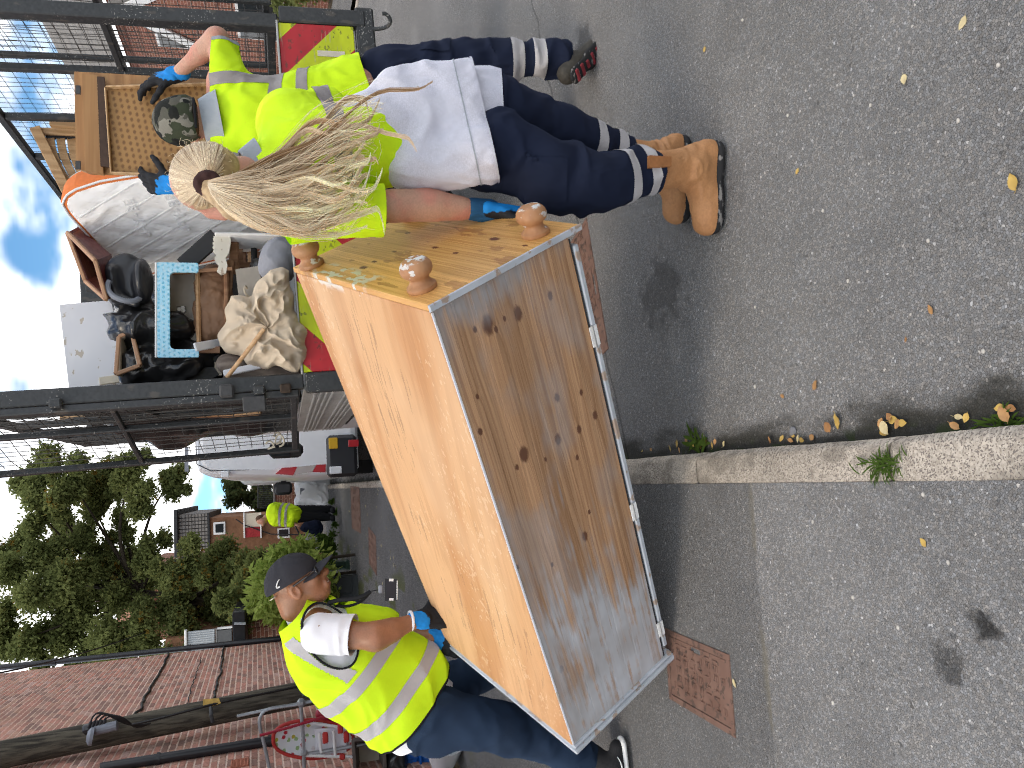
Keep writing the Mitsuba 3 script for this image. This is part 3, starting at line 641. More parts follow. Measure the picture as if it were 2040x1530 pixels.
mat('wire', (0.075, 0.07, 0.065), 0.55, 0.5, 0.4)
BW = 2.075
def chevron(p, n, uv):
    x, y, z = local(p, RT, TO)
    h = 1.01
    a = dr.abs(x - h); s = (a + z) / 0.2375; st = s - 2 * dr.floor(s / 2)
    red = smoothstep(0.985, 1.015, st) * (1 - smoothstep(1.985, 2.0, st)) + 0.0
    flip = dr.select(x < h, 1.0, 0.0)
    c = mix((0.52, 0.60, 0.012), (0.42, 0.022, 0.03), red)
    sc = smoothstep(0.70, 0.76, fbm(x * 7, z * 90, 2.0, 4)); dirt = fbm(x * 5, z * 12, 8.0, 4)
    c = c * (0.72 + 0.5 * dirt)
    c = mix(c, (0.05, 0.05, 0.03), smoothstep(0.70, 0.76, fbm(x * 30, z * 46, 1.0, 4)) * 0.6)
    return mix(c, (0.42, 0.36, 0.26), sc * 0.35)
mat('chevron_board', chevron, 0.45, 0.4)
mat('aluminium', speck((0.42, 0.42, 0.41), 0.12, 40, 3, 0.2), 0.45, 0.5, 0.35)
tb = put(TRUCK + '__tailboard', tkx(bbox((BW, 0.035, 0.435), 0.004, (0, 0, -0.447))), 'chevron_board', label='red and yellow chevron striped tailboard')
put(tb + '__top_edge', tkx(bbox((BW + 0.02, 0.06, 0.012), 0.003, (-0.01, -0.012, -0.011))), 'aluminium')
for x in (0.03, 0.5, 1.0, 1.55, BW - 0.03):
    put(tb + '__bolt', cat(*[lathe([(0, -.006), (0.008, -.004), (0.009, 0.0)], tk(x, 0.0, z), -TY, 8) for z in (-0.045, -0.40)]), 'rusty_steel', 40)
for x, w in ((-0.115, 0.112), (BW + 0.003, 0.10)):
    e = put(TRUCK + '__end_post', tkx(bbox((w, 0.07, 0.50), 0.008, (x, -0.01, -0.52))), 'cage_steel')
    put(e + '__bolt', cat(*[lathe([(0, -.008), (0.009, -.005), (0.011, 0.0)], tk(x + w * f, -0.01, z), -TY, 8) for f, z in ((.3, -.06), (.7, -.06), (.3, -.2), (.7, -.2), (.3, -.38), (.6, -.38))]), 'aluminium', 40)
put(TRUCK + '__rear_beam', tkx(bbox((BW + 0.25, 0.12, 0.11), 0.01, (-0.12, 0.0, -0.575))), 'cage_steel')
hk = tk(BW - 0.02, -0.02, -0.56)
put(TRUCK + '__hook', tube(spline([hk, hk + (0.0, -.02, -.06), hk + (0.02, -.06, -.10), hk + (0.05, -.08, -.08), hk + (0.055, -.08, -.05)], 12), 0.012, 8), 'cage_steel', 40)
put(TRUCK + '__sticker', tkx(bbox((0.036, 0.002, 0.16), 0.0005, (BW - 0.20, -0.004, -0.385))), 'cream_panel', label='peeling label stuck to the tailboard')
CH = 1.86; BL = 3.55
def bar(parent, a, b, w=0.05, h=0.05, m='cage_steel'): return put(parent, beam(tk(*a), tk(*b), w, h, TX, 0.005), m)
put(TRUCK + '__rear_post', beam(tk(-0.045, 0.05, -0.01), tk(-0.045, 0.05, CH), 0.08, 0.085, TX, 0.006), 'cage_steel')
put(TRUCK + '__rear_post', beam(tk(BW + 0.02, 0.05, -0.01), tk(BW + 0.02, 0.05, CH), 0.08, 0.085, TX, 0.006), 'cage_steel')
def wires(p0, ex, ez, w, h, s=0.075, r=0.0024, seed=0):
    """welded mesh over a rectangle"""
    rr = np.random.default_rng(seed); ms = []; nv = np.cross(ex, ez)
    for a in np.arange(s * .6, w, s):
        P = np.array([p0 + ex * a + ez * t for t in np.linspace(0, h, 7)]); P[1:-1] += nv * rr.normal(0, .006, (5, 1)) + ex * rr.normal(0, .003, (5, 1)); ms.append(tube(P, r, 4, False))
    for b in np.arange(s * .6, h, s):
        P = np.array([p0 + ez * b + ex * t for t in np.linspace(0, w, 7)]); P[1:-1] += nv * rr.normal(0, .006, (5, 1)) + ez * rr.normal(0, .003, (5, 1)); ms.append(tube(P + nv * 0.004, r, 4, False))
    return cat(*ms)
for sx_, nm in ((BW + 0.03, 'right'), (-0.05, 'left')):
    sd = TRUCK + '__cage_side'
    k = put(sd, beam(tk(sx_, 0.1, CH - .02), tk(sx_, BL, CH - .02), 0.05, 0.05, TX, 0.005), 'cage_steel')
    for y in (0.72, 1.42, 2.12, 2.82, BL): put(k + '__upright', beam(tk(sx_, y, 0.02), tk(sx_, y, CH - .047), 0.045, 0.045, TX, 0.004), 'cage_steel')
    put(k + '__lower_rail', beam(tk(sx_, 0.1, 0.03), tk(sx_, BL, 0.03), 0.05, 0.06, TX, 0.004), 'cage_steel')
    put(k + '__mid_rail', beam(tk(sx_ + .003, 0.1, 0.95), tk(sx_ + .003, BL, 0.95), 0.036, 0.036, TX, 0.004), 'cage_steel')
    put(k + '__wire_mesh', wires(tk(sx_ + (0.028 if nm == 'right' else -0.028), 0.1, 0.06), TY, TZ, BL - .1, CH - .1, 0.075, 0.0024, 3), 'wire', kind='stuff')
for y0, y1, z1 in ((.16, 1.36, 1.32), (1.46, 2.10, 1.42), (2.16, BL, 1.30)): put(TRUCK + '__side_sheet', tkx(bbox((.012, y1 - y0, z1), .002, (-.028, y0, .06))), 'black_paint')
put(TRUCK + '__headboard', tkx(bbox((BW + .1, 0.05, CH), 0.01, (-0.05, BL + 0.06, 0))), 'cage_steel')
# open rear gates
def gate(h0, d, w, seed, mid=True):
    ex = unit(d); g = put(TRUCK + '__gate', beam(h0 + TZ * 0.02, h0 + TZ * (CH - .02), 0.042, 0.042, ex, 0.006), 'cage_steel', label=None)
    put(g + '__stile', beam(h0 + ex * w + TZ * 0.02, h0 + ex * w + TZ * (CH - .02), 0.036, 0.036, ex, 0.005), 'cage_steel')
    for f in ((0.36,) if mid else ()): put(g + '__stile', beam(h0 + ex * w * f + TZ * 0.04, h0 + ex * w * f + TZ * (CH - .07), 0.034, 0.03, ex, 0.005), 'cage_steel')
    for z in (0.05, 0.98, CH - 0.05): put(g + '__rail', beam(h0 + ex * .03 + TZ * z, h0 + ex * (w - .03) + TZ * z, 0.03, 0.026 if z == 0.98 else 0.036, TZ, 0.004), 'cage_steel')
    put(g + '__wire_mesh', wires(h0 + TZ * 0.05 + np.cross(ex, TZ) * 0.03, ex, TZ, w, CH - .1, 0.075, 0.0026, seed), 'wire', kind='stuff')
    return g
gl = gate(tk(-0.115, 0.03, 0), at(590, 886, 5.44) - tk(-0.115, 0.03, 0) * 1.0 - TZ * ((at(590, 886, 5.44) - tk(-0.115, 0.03, 0)) @ TZ), 0.93, 7)
gate(tk(BW + 0.13, 0.0, 0), TX * 0.10 + TY * 1.0, 0.93, 8)
for zz in (0.20, 0.06, 1.2): put(gl + '__hinge', tkx(bbox((0.05, 0.04, 0.06), 0.008, (-0.11, -0.035, zz))), 'cage_steel' if zz > .1 else 'dark_rust')
put(gl + '__latch', tkx(cat(bbox((0.07, 0.05, 0.075), 0.01, (-0.115, -0.05, 0.36)), bbox((0.085, 0.03, 0.12), 0.006, (-0.20, -0.025, 0.20)))), 'dark_iron')
put(gl + '__lashing_wire', cat(*[tube(spline([at(x, y, 5.35) + np.array([0, s * .03, 0]) for x, y in q], 14), 0.006, 5) for s, q in ((0, [(530, 885), (540, 880), (545, 888), (535, 894), (548, 890)]), (1, [(545, 870), (556, 862), (560, 875), (550, 884), (562, 880)]), (-1, [(548, 884), (560, 868), (566, 880), (556, 890)]))]), 'cream_panel', 40)
# ribbed aluminium dropside and chassis
ds = put(TRUCK + '__dropside', tkx(bbox((0.03, BL - 0.05, 0.44), 0.004, (-0.085, 0.12, -0.45))), 'aluminium', label='pale ribbed aluminium dropside')
for i in range(8): put(ds + '__rib', tkx(bbox((0.014, BL - 0.06, 0.018), 0.005, (-0.099, 0.125, -0.09 - 0.034 * i - (0.05 if i > 3 else 0)))), 'aluminium')
put(TRUCK + '__floor', tkx(bbox((BW + .1, BL + .1, 0.06), 0.01, (-0.05, 0.04, -0.52))), 'cage_steel')
put(TRUCK + '__chassis', tkx(cat(bbox((0.9, 6.0, 0.24), 0.02, (0.55, 0.3, -0.78)), bbox((BW, 0.05, 0.35), 0.01, (0, 1.1, -0.88)))), 'black_paint')
mat('rubber', speck((0.018, 0.018, 0.019), 0.2, 60, 6, 0.2), 0.85)
for x in (0.12, 1.75):
    w = put(TRUCK + '__wheel', lathe([(0.2, -.11), (.33, -.115), (.36, -.08), (.365, 0), (.36, .08), (.33, .115), (.2, .11)], (TO[0] + x, 4.6 + 2.2, ROADZ + 0.37), (1, 0, 0), 36), 'rubber', 40)
    put(w + '__rim', lathe([(0, -.02), (.08, -.05), (.15, -.03), (.2, -.10), (.2, .1), (0.0, .1)], (TO[0] + x, 4.6 + 2.2, ROADZ + 0.37), (1, 0, 0), 28), 'aluminium', 40)
put(TRUCK + '__mudguard', tkx(cat(bbox((0.3, 0.95, 0.03), 0.01, (-0.03, 1.75, -0.60)), bbox((0.3, 0.02, 0.4), 0.006, (-0.03, 1.72, -0.98)))), 'black_plastic')
mat('white_paint', (0.72, 0.74, 0.76), 0.28, 0.5, clearcoat=0.6, clearcoat_gloss=0.9)
cab = put(TRUCK + '__cab', tkx(bbox((1.98, 1.9, 1.75), 0.14, (0.04, BL + 0.35, -0.95))), 'white_paint', 40)
mir = put(TRUCK + '__mirror', abox(534, 881, 604, 912, 8.9, 0.16, 0.05), 'black_plastic', 40, label='black door mirror sticking out past the cage')
put(mir + '__mirror_glass', abox(538, 884, 577, 909, 8.885, 0.012, 0.004), 'dark_glass'); put(mir + '__mirror_glass', abox(580, 885, 600, 909, 8.885, 0.012, 0.004), 'dark_glass')
put(mir + '__arm', tube([at(590, 885, 9.0), at(590, 860, 9.1)], 0.03, 8), 'black_plastic')

# ================================================================ the load
def pane4(px, Y):
    Y = np.broadcast_to(Y, len(px)); return [at(x, y, yy) for (x, y), yy in zip(px, Y)]
mat('mattress_cloth', lambda p, n, uv: mi.Color3f(0.87, 0.87, 0.875) * (0.9 + 0.24 * fbm(p.x * 5, p.y * 5, p.z * 5, 3)), 0.5, 0.45, bump=lambda p, n, uv: fbm(p.x * 26 + p.z * 18, p.y * 20, p.z * 4 - p.x * 4, 3), bs=0.012, eps=0.004)
mat('orange_cloth', speck((0.62, 0.17, 0.045), 0.12, 50, 8, 0.15), 0.8)
mat('piping', (0.72, 0.73, 0.74), 0.7)
MA = thing('mattress', 'white quilted mattress with an orange side leaning in the truck', 'mattress')
mpx = [(126, 408), (139, 428), (165, 455), (205, 500), (235, 530), (262, 545), (300, 549), (400, 528), (520, 500), (545, 430), (530, 338), (420, 335), (300, 347), (200, 364), (150, 380), (131, 393)]
mY = [5.0 + 0.0031 * (y - 340) for x, y in mpx]
MP = np.array(pane4(mpx, mY)); mc = MP.mean(0); mn = np.linalg.svd(MP - mc)[2][2]; mn = mn * np.sign(mn[1])
MPp = MP - np.outer((MP - mc) @ mn, mn); mth = 0.19
msX = unit(MPp[6] - MPp[0]); msY = np.cross(mn, msX)
mpoly = Polygon([((p - mc) @ msX, (p - mc) @ msY) for p in MPp]).buffer(0.02).buffer(-0.0)
def cushion(poly, th, n=3):
    """a padded slab: face rings that draw in towards both faces"""
    ms = []; r = 0.035
    prof = [(r, 0.0), (r * .45, 0.008), (r * .12, 0.02), (0, 0.045), (0, th - .045), (r * .12, th - .02), (r * .45, th - .008), (r, th)]
    rings = []
    for ins, z in prof:
        c = np.array(poly.buffer(-ins - 1e-6).exterior.coords)[:-1]; L = poly.buffer(-ins - 1e-6).exterior
        rings.append(np.array([[*L.interpolate(t, True).coords[0], z] for t in np.linspace(0, 1, 90, endpoint=False)]))
    for i in range(1, len(rings)):
        k = np.argmin(np.linalg.norm(rings[i] - rings[i - 1][0], axis=1)); rings[i] = np.roll(rings[i], -k, 0)
    P = np.array(rings); P = np.concatenate([P, P[:, :1]], 1)
    side = grid_mesh(P)
    def face(ring, z):
        pts = ring[:, :2]; c = pts.mean(0); m = len(pts); V = [np.r_[c, z]]; F = []
        return pts
    return side, rings
side, rings = cushion(mpoly, mth)
def face_grid(ring, bulge):
    """fan of rings from the outline to its middle, raised by the function bulge"""
    c = ring[:, :2].mean(0); fr = np.linspace(0, 1, 26) ** 0.8; P = []
    for f in fr:
        q = ring.copy(); q[:, :2] = ring[:, :2] + (c - ring[:, :2]) * f; q[:, 2] += bulge(q, f); P.append(np.vstack([q, q[:1]]))
    return grid_mesh(np.array(P))
def mb(q, f):
    w = q[:, 0] * 0.6 + q[:, 1] * 0.8; return -0.012 * min(1, f * 8) * np.abs(np.sin(w * 26)) ** 0.5
fr = face_grid(rings[0], mb)
bk = face_grid(rings[-1], lambda q, f: 0 * q[:, 0])
mx = lambda m: xf(m, msX, msY, mn, mc)
put(MA + '__face', mx(cat(fr, bk)), {'type': 'ref', 'id': 'mattress_cloth'} and 'mattress_cloth', 35)
put(MA + '__side', mx(side), 'orange_cloth', 35, label='orange side band')
for ri in (1, 6): put(MA + '__piping', mx(tube(np.vstack([rings[ri], rings[ri][:1]]) + (0, 0, -0.004 if ri == 1 else .004), 0.007, 6)), 'piping', 40)
qs = []
for i in range(-7, 8):
    L = affinity.rotate(sbox(-2, i * 0.125 - .0025, 2, i * 0.125 + .0025), -37 + 90 + 38, origin=(0, 0)).intersection(mpoly.buffer(-.06))
    if not L.is_empty: qs += [xf(trimesh.creation.extrude_polygon(g, 0.003, engine='earcut'), msX, msY, mn, mc - mn * 0.0145) for g in getattr(L, 'geoms', [L])]
put(MA + '__seam', cat(*qs), 'piping', kind='stuff')
for (x, y), s in (((302, 470), 0.055), ((380, 460), 0.055)):
    t = meshkit.text_mesh('JAY-BE', s, 0.003); d_ = ray(x, y); pl_ = mc - mn * 0.017; o = EYE + d_ * (((pl_ - EYE) @ mn) / (d_ @ mn))
    ex = unit(at(x - 5, y - 24, 5.05) - at(x, y, 5.05)); ex = unit(ex - mn * (ex @ mn)); put(MA + '__lettering', xf(t, ex, np.cross(-mn, ex), -mn, o), 'piping')
# pine slatted bed base
mat('pale_pine', plank_tex((0.33, 0.19, 0.085), (0.52, 0.34, 0.18), 2, 0.7), 0.6, 0.4)
mat('bare_pine', plank_tex((0.38, 0.23, 0.11), (0.56, 0.38, 0.21), 0, 0.7), 0.6, 0.4)
SB = thing('slatted_bed_base', 'pine slatted bed base standing behind the mattress in the truck', 'bed base')
put(SB + '__rail', beam(at(70, 255, 6.2), at(134, 382, 6.2), 0.07, 0.05, (0, 1, 0)), 'pale_pine')
put(SB + '__rail', beam(at(100, 240, 6.15), at(420, 262, 6.15), 0.09, 0.05, (0, 1, 0)), 'pale_pine')
put(SB + '__rail', beam(at(76, 262, 6.22), at(420, 274, 6.22), 0.05, 0.04, (0, 1, 0)), 'pale_pine')
for i in range(10):
    a, b = at(100 + 21 * i, 268 + .6 * i, 6.24), at(142 + 19 * i, 372 + .5 * i, 6.24); m = (a + b) / 2 + (0, -.03, 0.03)
    P = spline([a, m, b], 9); sl = [beam(P[j], P[j + 1], 0.055, 0.012, (0, 1, 0), 0.002) for j in range(8)]
    s = put(SB + '__slat', cat(*sl), 'pale_pine'); [put(s + '__holder', beam(e, e + (f_ - e) * .09, 0.065, 0.03, (0, 1, 0)), 'black_plastic') for e, f_ in ((a, b), (b, a))]
mat('mahogany', plank_tex((0.085, 0.014, 0.014), (0.15, 0.032, 0.026), 0, 0.5), 0.4, 0.5)
mat('mahogany_edge', speck((0.36, 0.20, 0.11), .15), .5)
mat('drawer_liner', speck((0.52, 0.37, 0.22), 0.08, 40, 3, 0.12), 0.7)
mat('melamine', lambda p, n, uv: mix(mi.Color3f(0.66, 0.675, 0.71) * (0.9 + .2 * fbm(p.x * 3, p.y * 3, p.z * 3, 3)), (0.42, 0.36, 0.27), smoothstep(0.72, 0.76, fbm(p.x * 14 + 3, p.z * 21, 2.0, 4)) * 0.8), 0.4, 0.45)
mat('beige_board', speck((0.44, 0.38, 0.295), 0.06, 40, 3, 0.12), 0.65)
mat('grey_beige', speck((0.36, 0.325, 0.28), 0.08, 40, 3, 0.12), 0.65)
mat('brown_wood', plank_tex((0.16, 0.075, 0.038), (0.28, 0.15, 0.08), 2, 0.7), 0.55, 0.4)
mat('raw_pine_edge', plank_tex((0.42, 0.24, 0.12), (0.55, 0.36, 0.2), 1, 0.7), 0.6, 0.4)
def open_box(name, label, cat_, front, Yf, back, Yb, outer, inner, edge, th=0.014):
    k = thing(name, label, cat_); F = pane4(front, Yf); B = pane4(back, Yb); c = sum(F + B) / 8
    for i in range(4):
        j = (i + 1) % 4; q = [F[i], F[j], B[j], B[i]]
        put(k + '__side', slab(q, th, c - np.mean(q, 0)), outer)
    put(k + '__back', slab(B, th, c - np.mean(B, 0)), inner)
    put(k + '__edge', cat(*[beam(F[i], F[(i + 1) % 4], 0.022, 0.022, unit(np.mean(B, 0) - np.mean(F, 0))) for i in range(4)]), edge)
    return k
open_box('open_crate', 'dark red open wooden box tilted on top of the load beside the mattress', 'box', [(134, 463), (190, 520), (212, 597), (170, 560)], [5.2, 4.95, 4.95, 5.2], [(156, 452), (222, 506), (243, 588), (195, 548)], [5.5, 5.25, 5.25, 5.5], 'mahogany', 'drawer_liner', 'mahogany_edge')
open_box('open_crate', 'small open box with dark red inside, wedged under the white board', 'box', [(237, 671), (262, 660), (279, 728), (231, 746)], [5.0, 5.0, 4.9, 4.9], [(262, 690), (290, 676), (305, 745), (259, 762)], [5.35, 5.35, 5.25, 5.25], 'beige_board', 'mahogany', 'mahogany_edge')
put('white_board', slab(pane4([(118, 607), (221, 598), (258, 772), (139, 788)], 5.55), 0.018, (0, 1, 0)), 'melamine', label='big white board with scuff marks standing above the load', cat='board')
put('wood_batten', beam(at(198, 760, 5.5), at(250, 752, 5.5), 0.05, 0.025, (0, 1, 0)), 'cream_panel', label='short pale batten against the foot of the white board', cat='batten')
put('steel_bar', beam(at(172, 573, 6.4), at(470, 600, 6.4), 0.055, 0.055, (0, 1, 0)), 'cage_steel', label='black upright steel bar behind the dark red box', cat='bar')
mat('gate_dark', (0.02, 0.02, 0.022), .7)
mat('black_plastic_bag', lambda p, n, uv: mi.Color3f(0.012, 0.012, 0.013) * (0.7 + 0.6 * fbm(p.x * 20, p.y * 20, p.z * 20, 2)), 0.22, 0.6)
def crease(P, amp, sc, seed, warp=.35):
    w = np.stack([meshkit.fbm(P / (sc * 1.6) + 7.3 * i, 2, seed + i) for i in range(3)], -1) - .5
    Q = (P + w * sc * warp * 4) / sc; Q2 = Q @ np.array([[.6, -.8, 0], [.48, .36, .8], [-.64, -.48, .6]])
    r1 = 1 - 2 * np.abs(meshkit.noise(Q * np.array([1, 1, .45]), seed + 9) - .5); r2 = 1 - 2 * np.abs(meshkit.noise(Q2 * np.array([2.1, 1.2, .8]), seed + 5) - .5)
    return amp * (r1 ** 2 * 1.4 + r2 ** 2 * .7 - .8)
def bag(name, label, cs, seed, amp=0.035, h=0.016, m='black_plastic_bag', sc=0.16, cat_='bag', group=None):
    pr = [ell(at(x, y, Y), r) for x, y, Y, r in cs]
    d = lambda P: crease(P, amp, sc, seed)
    return put(name, blob(pr, h, 0.08, d, pad=amp * 2.2, smooth=1), m, True, label=label, cat=cat_, group=group)
bag('rubbish_bag', 'shiny black plastic sheet bag stretched beside the blue fascia', [(300, 660, 5.15, (.10, .2, .26)), (268, 625, 5.2, (.16, .12, .1)), (310, 735, 5.1, (.12, .15, .18))], 3)
bag('rubbish_bag', 'black rubbish bag slumped below the blue fascia near the gate post', [(370, 735, 5.15, (.14, .2, .16)), (420, 725, 5.3, (.16, .25, .14))], 8)
bag('rubbish_bag', 'black rubbish bags heaped deep in the truck', [(330, 690, 6.4, (.5, .4, .4)), (430, 650, 6.3, (.5, .4, .4)), (330, 800, 6.5, (.3, .4, .5)), (450, 600, 6.5, (.5, .4, .4)), (480, 800, 6.4, (.2, .4, .4))], 13, 0.06, 0.03, sc=.28)
# discarded black chair shell
CHR = thing('plastic_chair', 'black plastic chair thrown on the load beside the mattress', 'chair')
put(CHR + '__shell', blob([ell(at(250, 560, 5.1), (.17, .05, .13)), ell(at(285, 560, 5.05), (.13, .16, .05)), rc(at(222, 540, 5.05), at(230, 590, 5.05), .03, .03), rc(at(230, 590, 5.05), at(270, 605, 5.0), .028, .022)], 0.01, 0.04), 'black_plastic', True)
put(CHR + '__arm', tube(spline([at(218, 560, 4.98), at(226, 590, 4.95), at(256, 600, 4.95), at(280, 592, 5.0)], 18), 0.016, 8), 'grey_box', 40)
# blue patterned fascia and the small cabinet behind it
def blue_print(p, n, uv):
    x, z = p.x * 38, p.z * 38
    row = dr.floor(z); fx = x + 0.5 * (row - 2 * dr.floor(row / 2)); u_, v_ = fx - dr.floor(fx) - .5, z - row - .5
    d = dr.sqrt(u_ * u_ + v_ * v_); a = noise(p.x * 160, p.z * 160, 1.0)
    c = mix((0.36, 0.66, 0.82), (0.10, 0.42, 0.66), 1 - smoothstep(0.18, 0.34, d + (a - .5) * .25)); c = mix(c, (0.50, 0.55, 0.30), (1 - smoothstep(0.05, 0.10, d)) * .7)
    return mix(c, (0.62, 0.74, 0.80), smoothstep(0.62, 0.8, noise(p.x * 110 + 7, p.z * 110, 3.0)) * .5)
mat('blue_print', blue_print, 0.45, 0.45)
FA = thing('fireplace_fascia', 'blue flower patterned panel cut as an arch, lying against the load', 'panel')
FY = 4.86
FO = at(313, 712, FY); FX = unit(at(313, 522, FY) - FO); FZ = unit(at(398, 712, FY) - FO); FW = np.linalg.norm(at(313, 522, FY) - FO); FH = np.linalg.norm(at(396, 712, FY) - FO)
FZ = unit(FZ - FX * (FZ @ FX)); FN = np.cross(FX, FZ); 
hole = sbox(FW * .085, FH * .30, FW * .90, FH * 2).buffer(-0.03).buffer(0.03)
fp = sbox(0, 0, FW, FH).difference(hole).buffer(-.008).buffer(.008)
fx_ = lambda m: xf(m, FX, FZ, FN, FO)
put(FA + '__panel', fx_(trimesh.creation.extrude_polygon(fp, 0.022, engine='earcut')), 'blue_print')
put(FA + '__top_strip', fx_(bbox((FW, 0.01, 0.024), 0.002, (0, -0.012, 0.0))), 'white_trim')
CB = thing('bedside_cabinet', 'carcass of a small brown and cream cabinet framed by the blue arch', 'cabinet')
put(CB + '__back', abox(335, 540, 392, 697, FY + .22, 0.02), 'grey_beige')
put(CB + '__top', slab(pane4([(338, 540), (338, 697), (330, 697), (330, 540)], [FY + .03, FY + .03, FY + .26, FY + .26]), 0.015, (0, 0, 1)), 'grey_beige')
put(CB + '__rail', abox(390, 537, 399, 702, FY + .10, 0.06), 'raw_pine_edge')
put(CB + '__side', slab(pane4([(342, 541), (462, 530), (462, 536), (342, 541)], [FY + .04, FY + .04, FY + .3, FY + .3]), 0.02, (-1, 0, 0)), 'brown_wood')
put(CB + '__side', slab(pane4([(396, 690), (438, 690), (438, 703), (396, 703)], FY + .06), 0.02, (0, 1, 0)), 'brown_wood')
put(CB + '__lower_rail', abox(446, 520, 457, 660, FY + .06, 0.08), 'brown_wood')
put(CB + '__label', abox(352, 610, 371, 623, FY + .214, 0.004, 0.0005), 'slate_tile', label='small dark sticker')
put(CB + '__label__mark', cat(*[lathe([(0, 0), (.012, 0), (.012, .003)], at(x, y, FY + .211), (0, -1, 0), 12) for x, y in ((357, 616), (364, 613), (365, 619))]), 'white_trim')
put(CB + '__strut', beam(at(388, 692, FY - .04), at(437, 683, FY + .1), 0.05, 0.016, (0, 1, 0.3)), 'melamine')
mat('crumpled_paper', speck((0.21, 0.115, 0.065), 0.25, 18, 4, 0.35), 0.6, bump=lambda p, n, uv: fbm(p.x * 16, p.y * 16, p.z * 16, 4), bs=0.03, eps=0.003)
bag('crumpled_sheet', 'crumpled brown sheet stuffed under the cream cabinet', [(425, 580, 5.05, (.17, .08, .10)), (425, 640, 5.05, (.15, .08, .10))], 21, .02, .011, 'crumpled_paper', .12, 'sheet')
# cream scalloped bed end, upturned table, crates
mat('cream_paint', lambda p, n, uv: mix(mi.Color3f(0.66, 0.63, 0.55) * (.88 + .24 * fbm(p.x * 9, p.y * 9, p.z * 9, 3)), (0.28, 0.18, 0.1), smoothstep(0.66, 0.72, fbm(p.x * 40, p.y * 30, p.z * 40, 4)) * .6), 0.5)
SH = thing('carved_bracket', 'cream carved bracket with scalloped edge sticking up from the load', 'bracket')
edge = [(425 + 2 * (j % 2) * 1.6, 478 + 3 * j) for j in range(0, 10)]
put(SH + '__plate', slab(pane4([(426, 470), (424, 476), (428, 480), (423, 484), (427, 488), (423, 492), (427, 496), (424, 500), (428, 504), (431, 508), (427, 514), (429, 522), (436, 528), (432, 540), (440, 546), (450, 544), (453, 528), (449, 514), (456, 504), (460, 480), (458, 470)], 4.9), 0.03, (0, 1, 0)), 'cream_paint')
put(SH + '__edge_board', abox(427, 463, 578, 468.5, 4.86, 0.30), 'white_trim')
UT = thing('small_table', 'upturned brown wooden table frame behind the tailboard', 'table')
put(UT + '__apron', abox(455, 469, 476, 545, 5.0, 0.03), 'brown_wood')
hb_ = sbox(0, 0, 0.235, .30).difference(sbox(.04, .19, .075, .25).buffer(.02))
put(UT + '__side', frame_slab(affinity.translate(sbox(0, 0, .20, .335).difference(sbox(.05, .08, .11, .26).buffer(.015)), 0, 0), 0.02, (1, 0, 0), (0, 0, 1), (0, -1, 0), at(574, 535, 5.22)), 'brown_wood')
put(UT + '__leg', beam(at(460, 520, 4.98), at(452, 618, 4.98), 0.04, 0.04, (0, 1, 0)), 'brown_wood')
put(UT + '__stretcher', abox(500, 478, 512, 540, 5.12, 0.03), 'black_paint')
CR = thing('slatted_crate', 'orange brown slatted crate deep behind the small table', 'crate')
for i in range(6): put(CR + '__slat', abox(478 + i * 15, 468, 491 + i * 15, 560, 5.5, 0.015), 'raw_pine_edge' if i % 2 else 'brown_wood')
DW = thing('drawer_front', 'beige drawer front with a bow handle tilted behind the tailboard', 'drawer')
dq = pane4([(469, 537), (517, 529), (525, 611), (476, 596)], [4.85, 4.85, 4.8, 4.8])
put(DW + '__front', slab(dq, 0.018, (0, 1, 0)), 'grey_beige')
dc = at(492, 575, 4.8)
put(DW + '__handle', tube(spline([dc, dc + (.005, -.03, 0.01), at(489, 585, 4.76), at(500, 594, 4.78), at(501, 597, 4.8)], 12), 0.006, 6), 'beige_board', 40)
bag('rubbish_bag', 'flat black bag between the drawer front and the grey cushion', [(515, 560, 4.95, (.15, .08, .06)), (522, 590, 4.9, (.08, .08, .08))], 31, .02, .012)
mat('grey_cloth', speck((0.26, 0.27, 0.31), 0.1, 60, 6, 0.15), 0.9, 0.15)
bag('cushion', 'grey cloth cushion squeezed behind the tailboard', [(560, 515, 4.85, (.12, .1, .10)), (548, 540, 4.85, (.08, .09, .08))], 41, .012, .010, 'grey_cloth', .1, 'cushion')
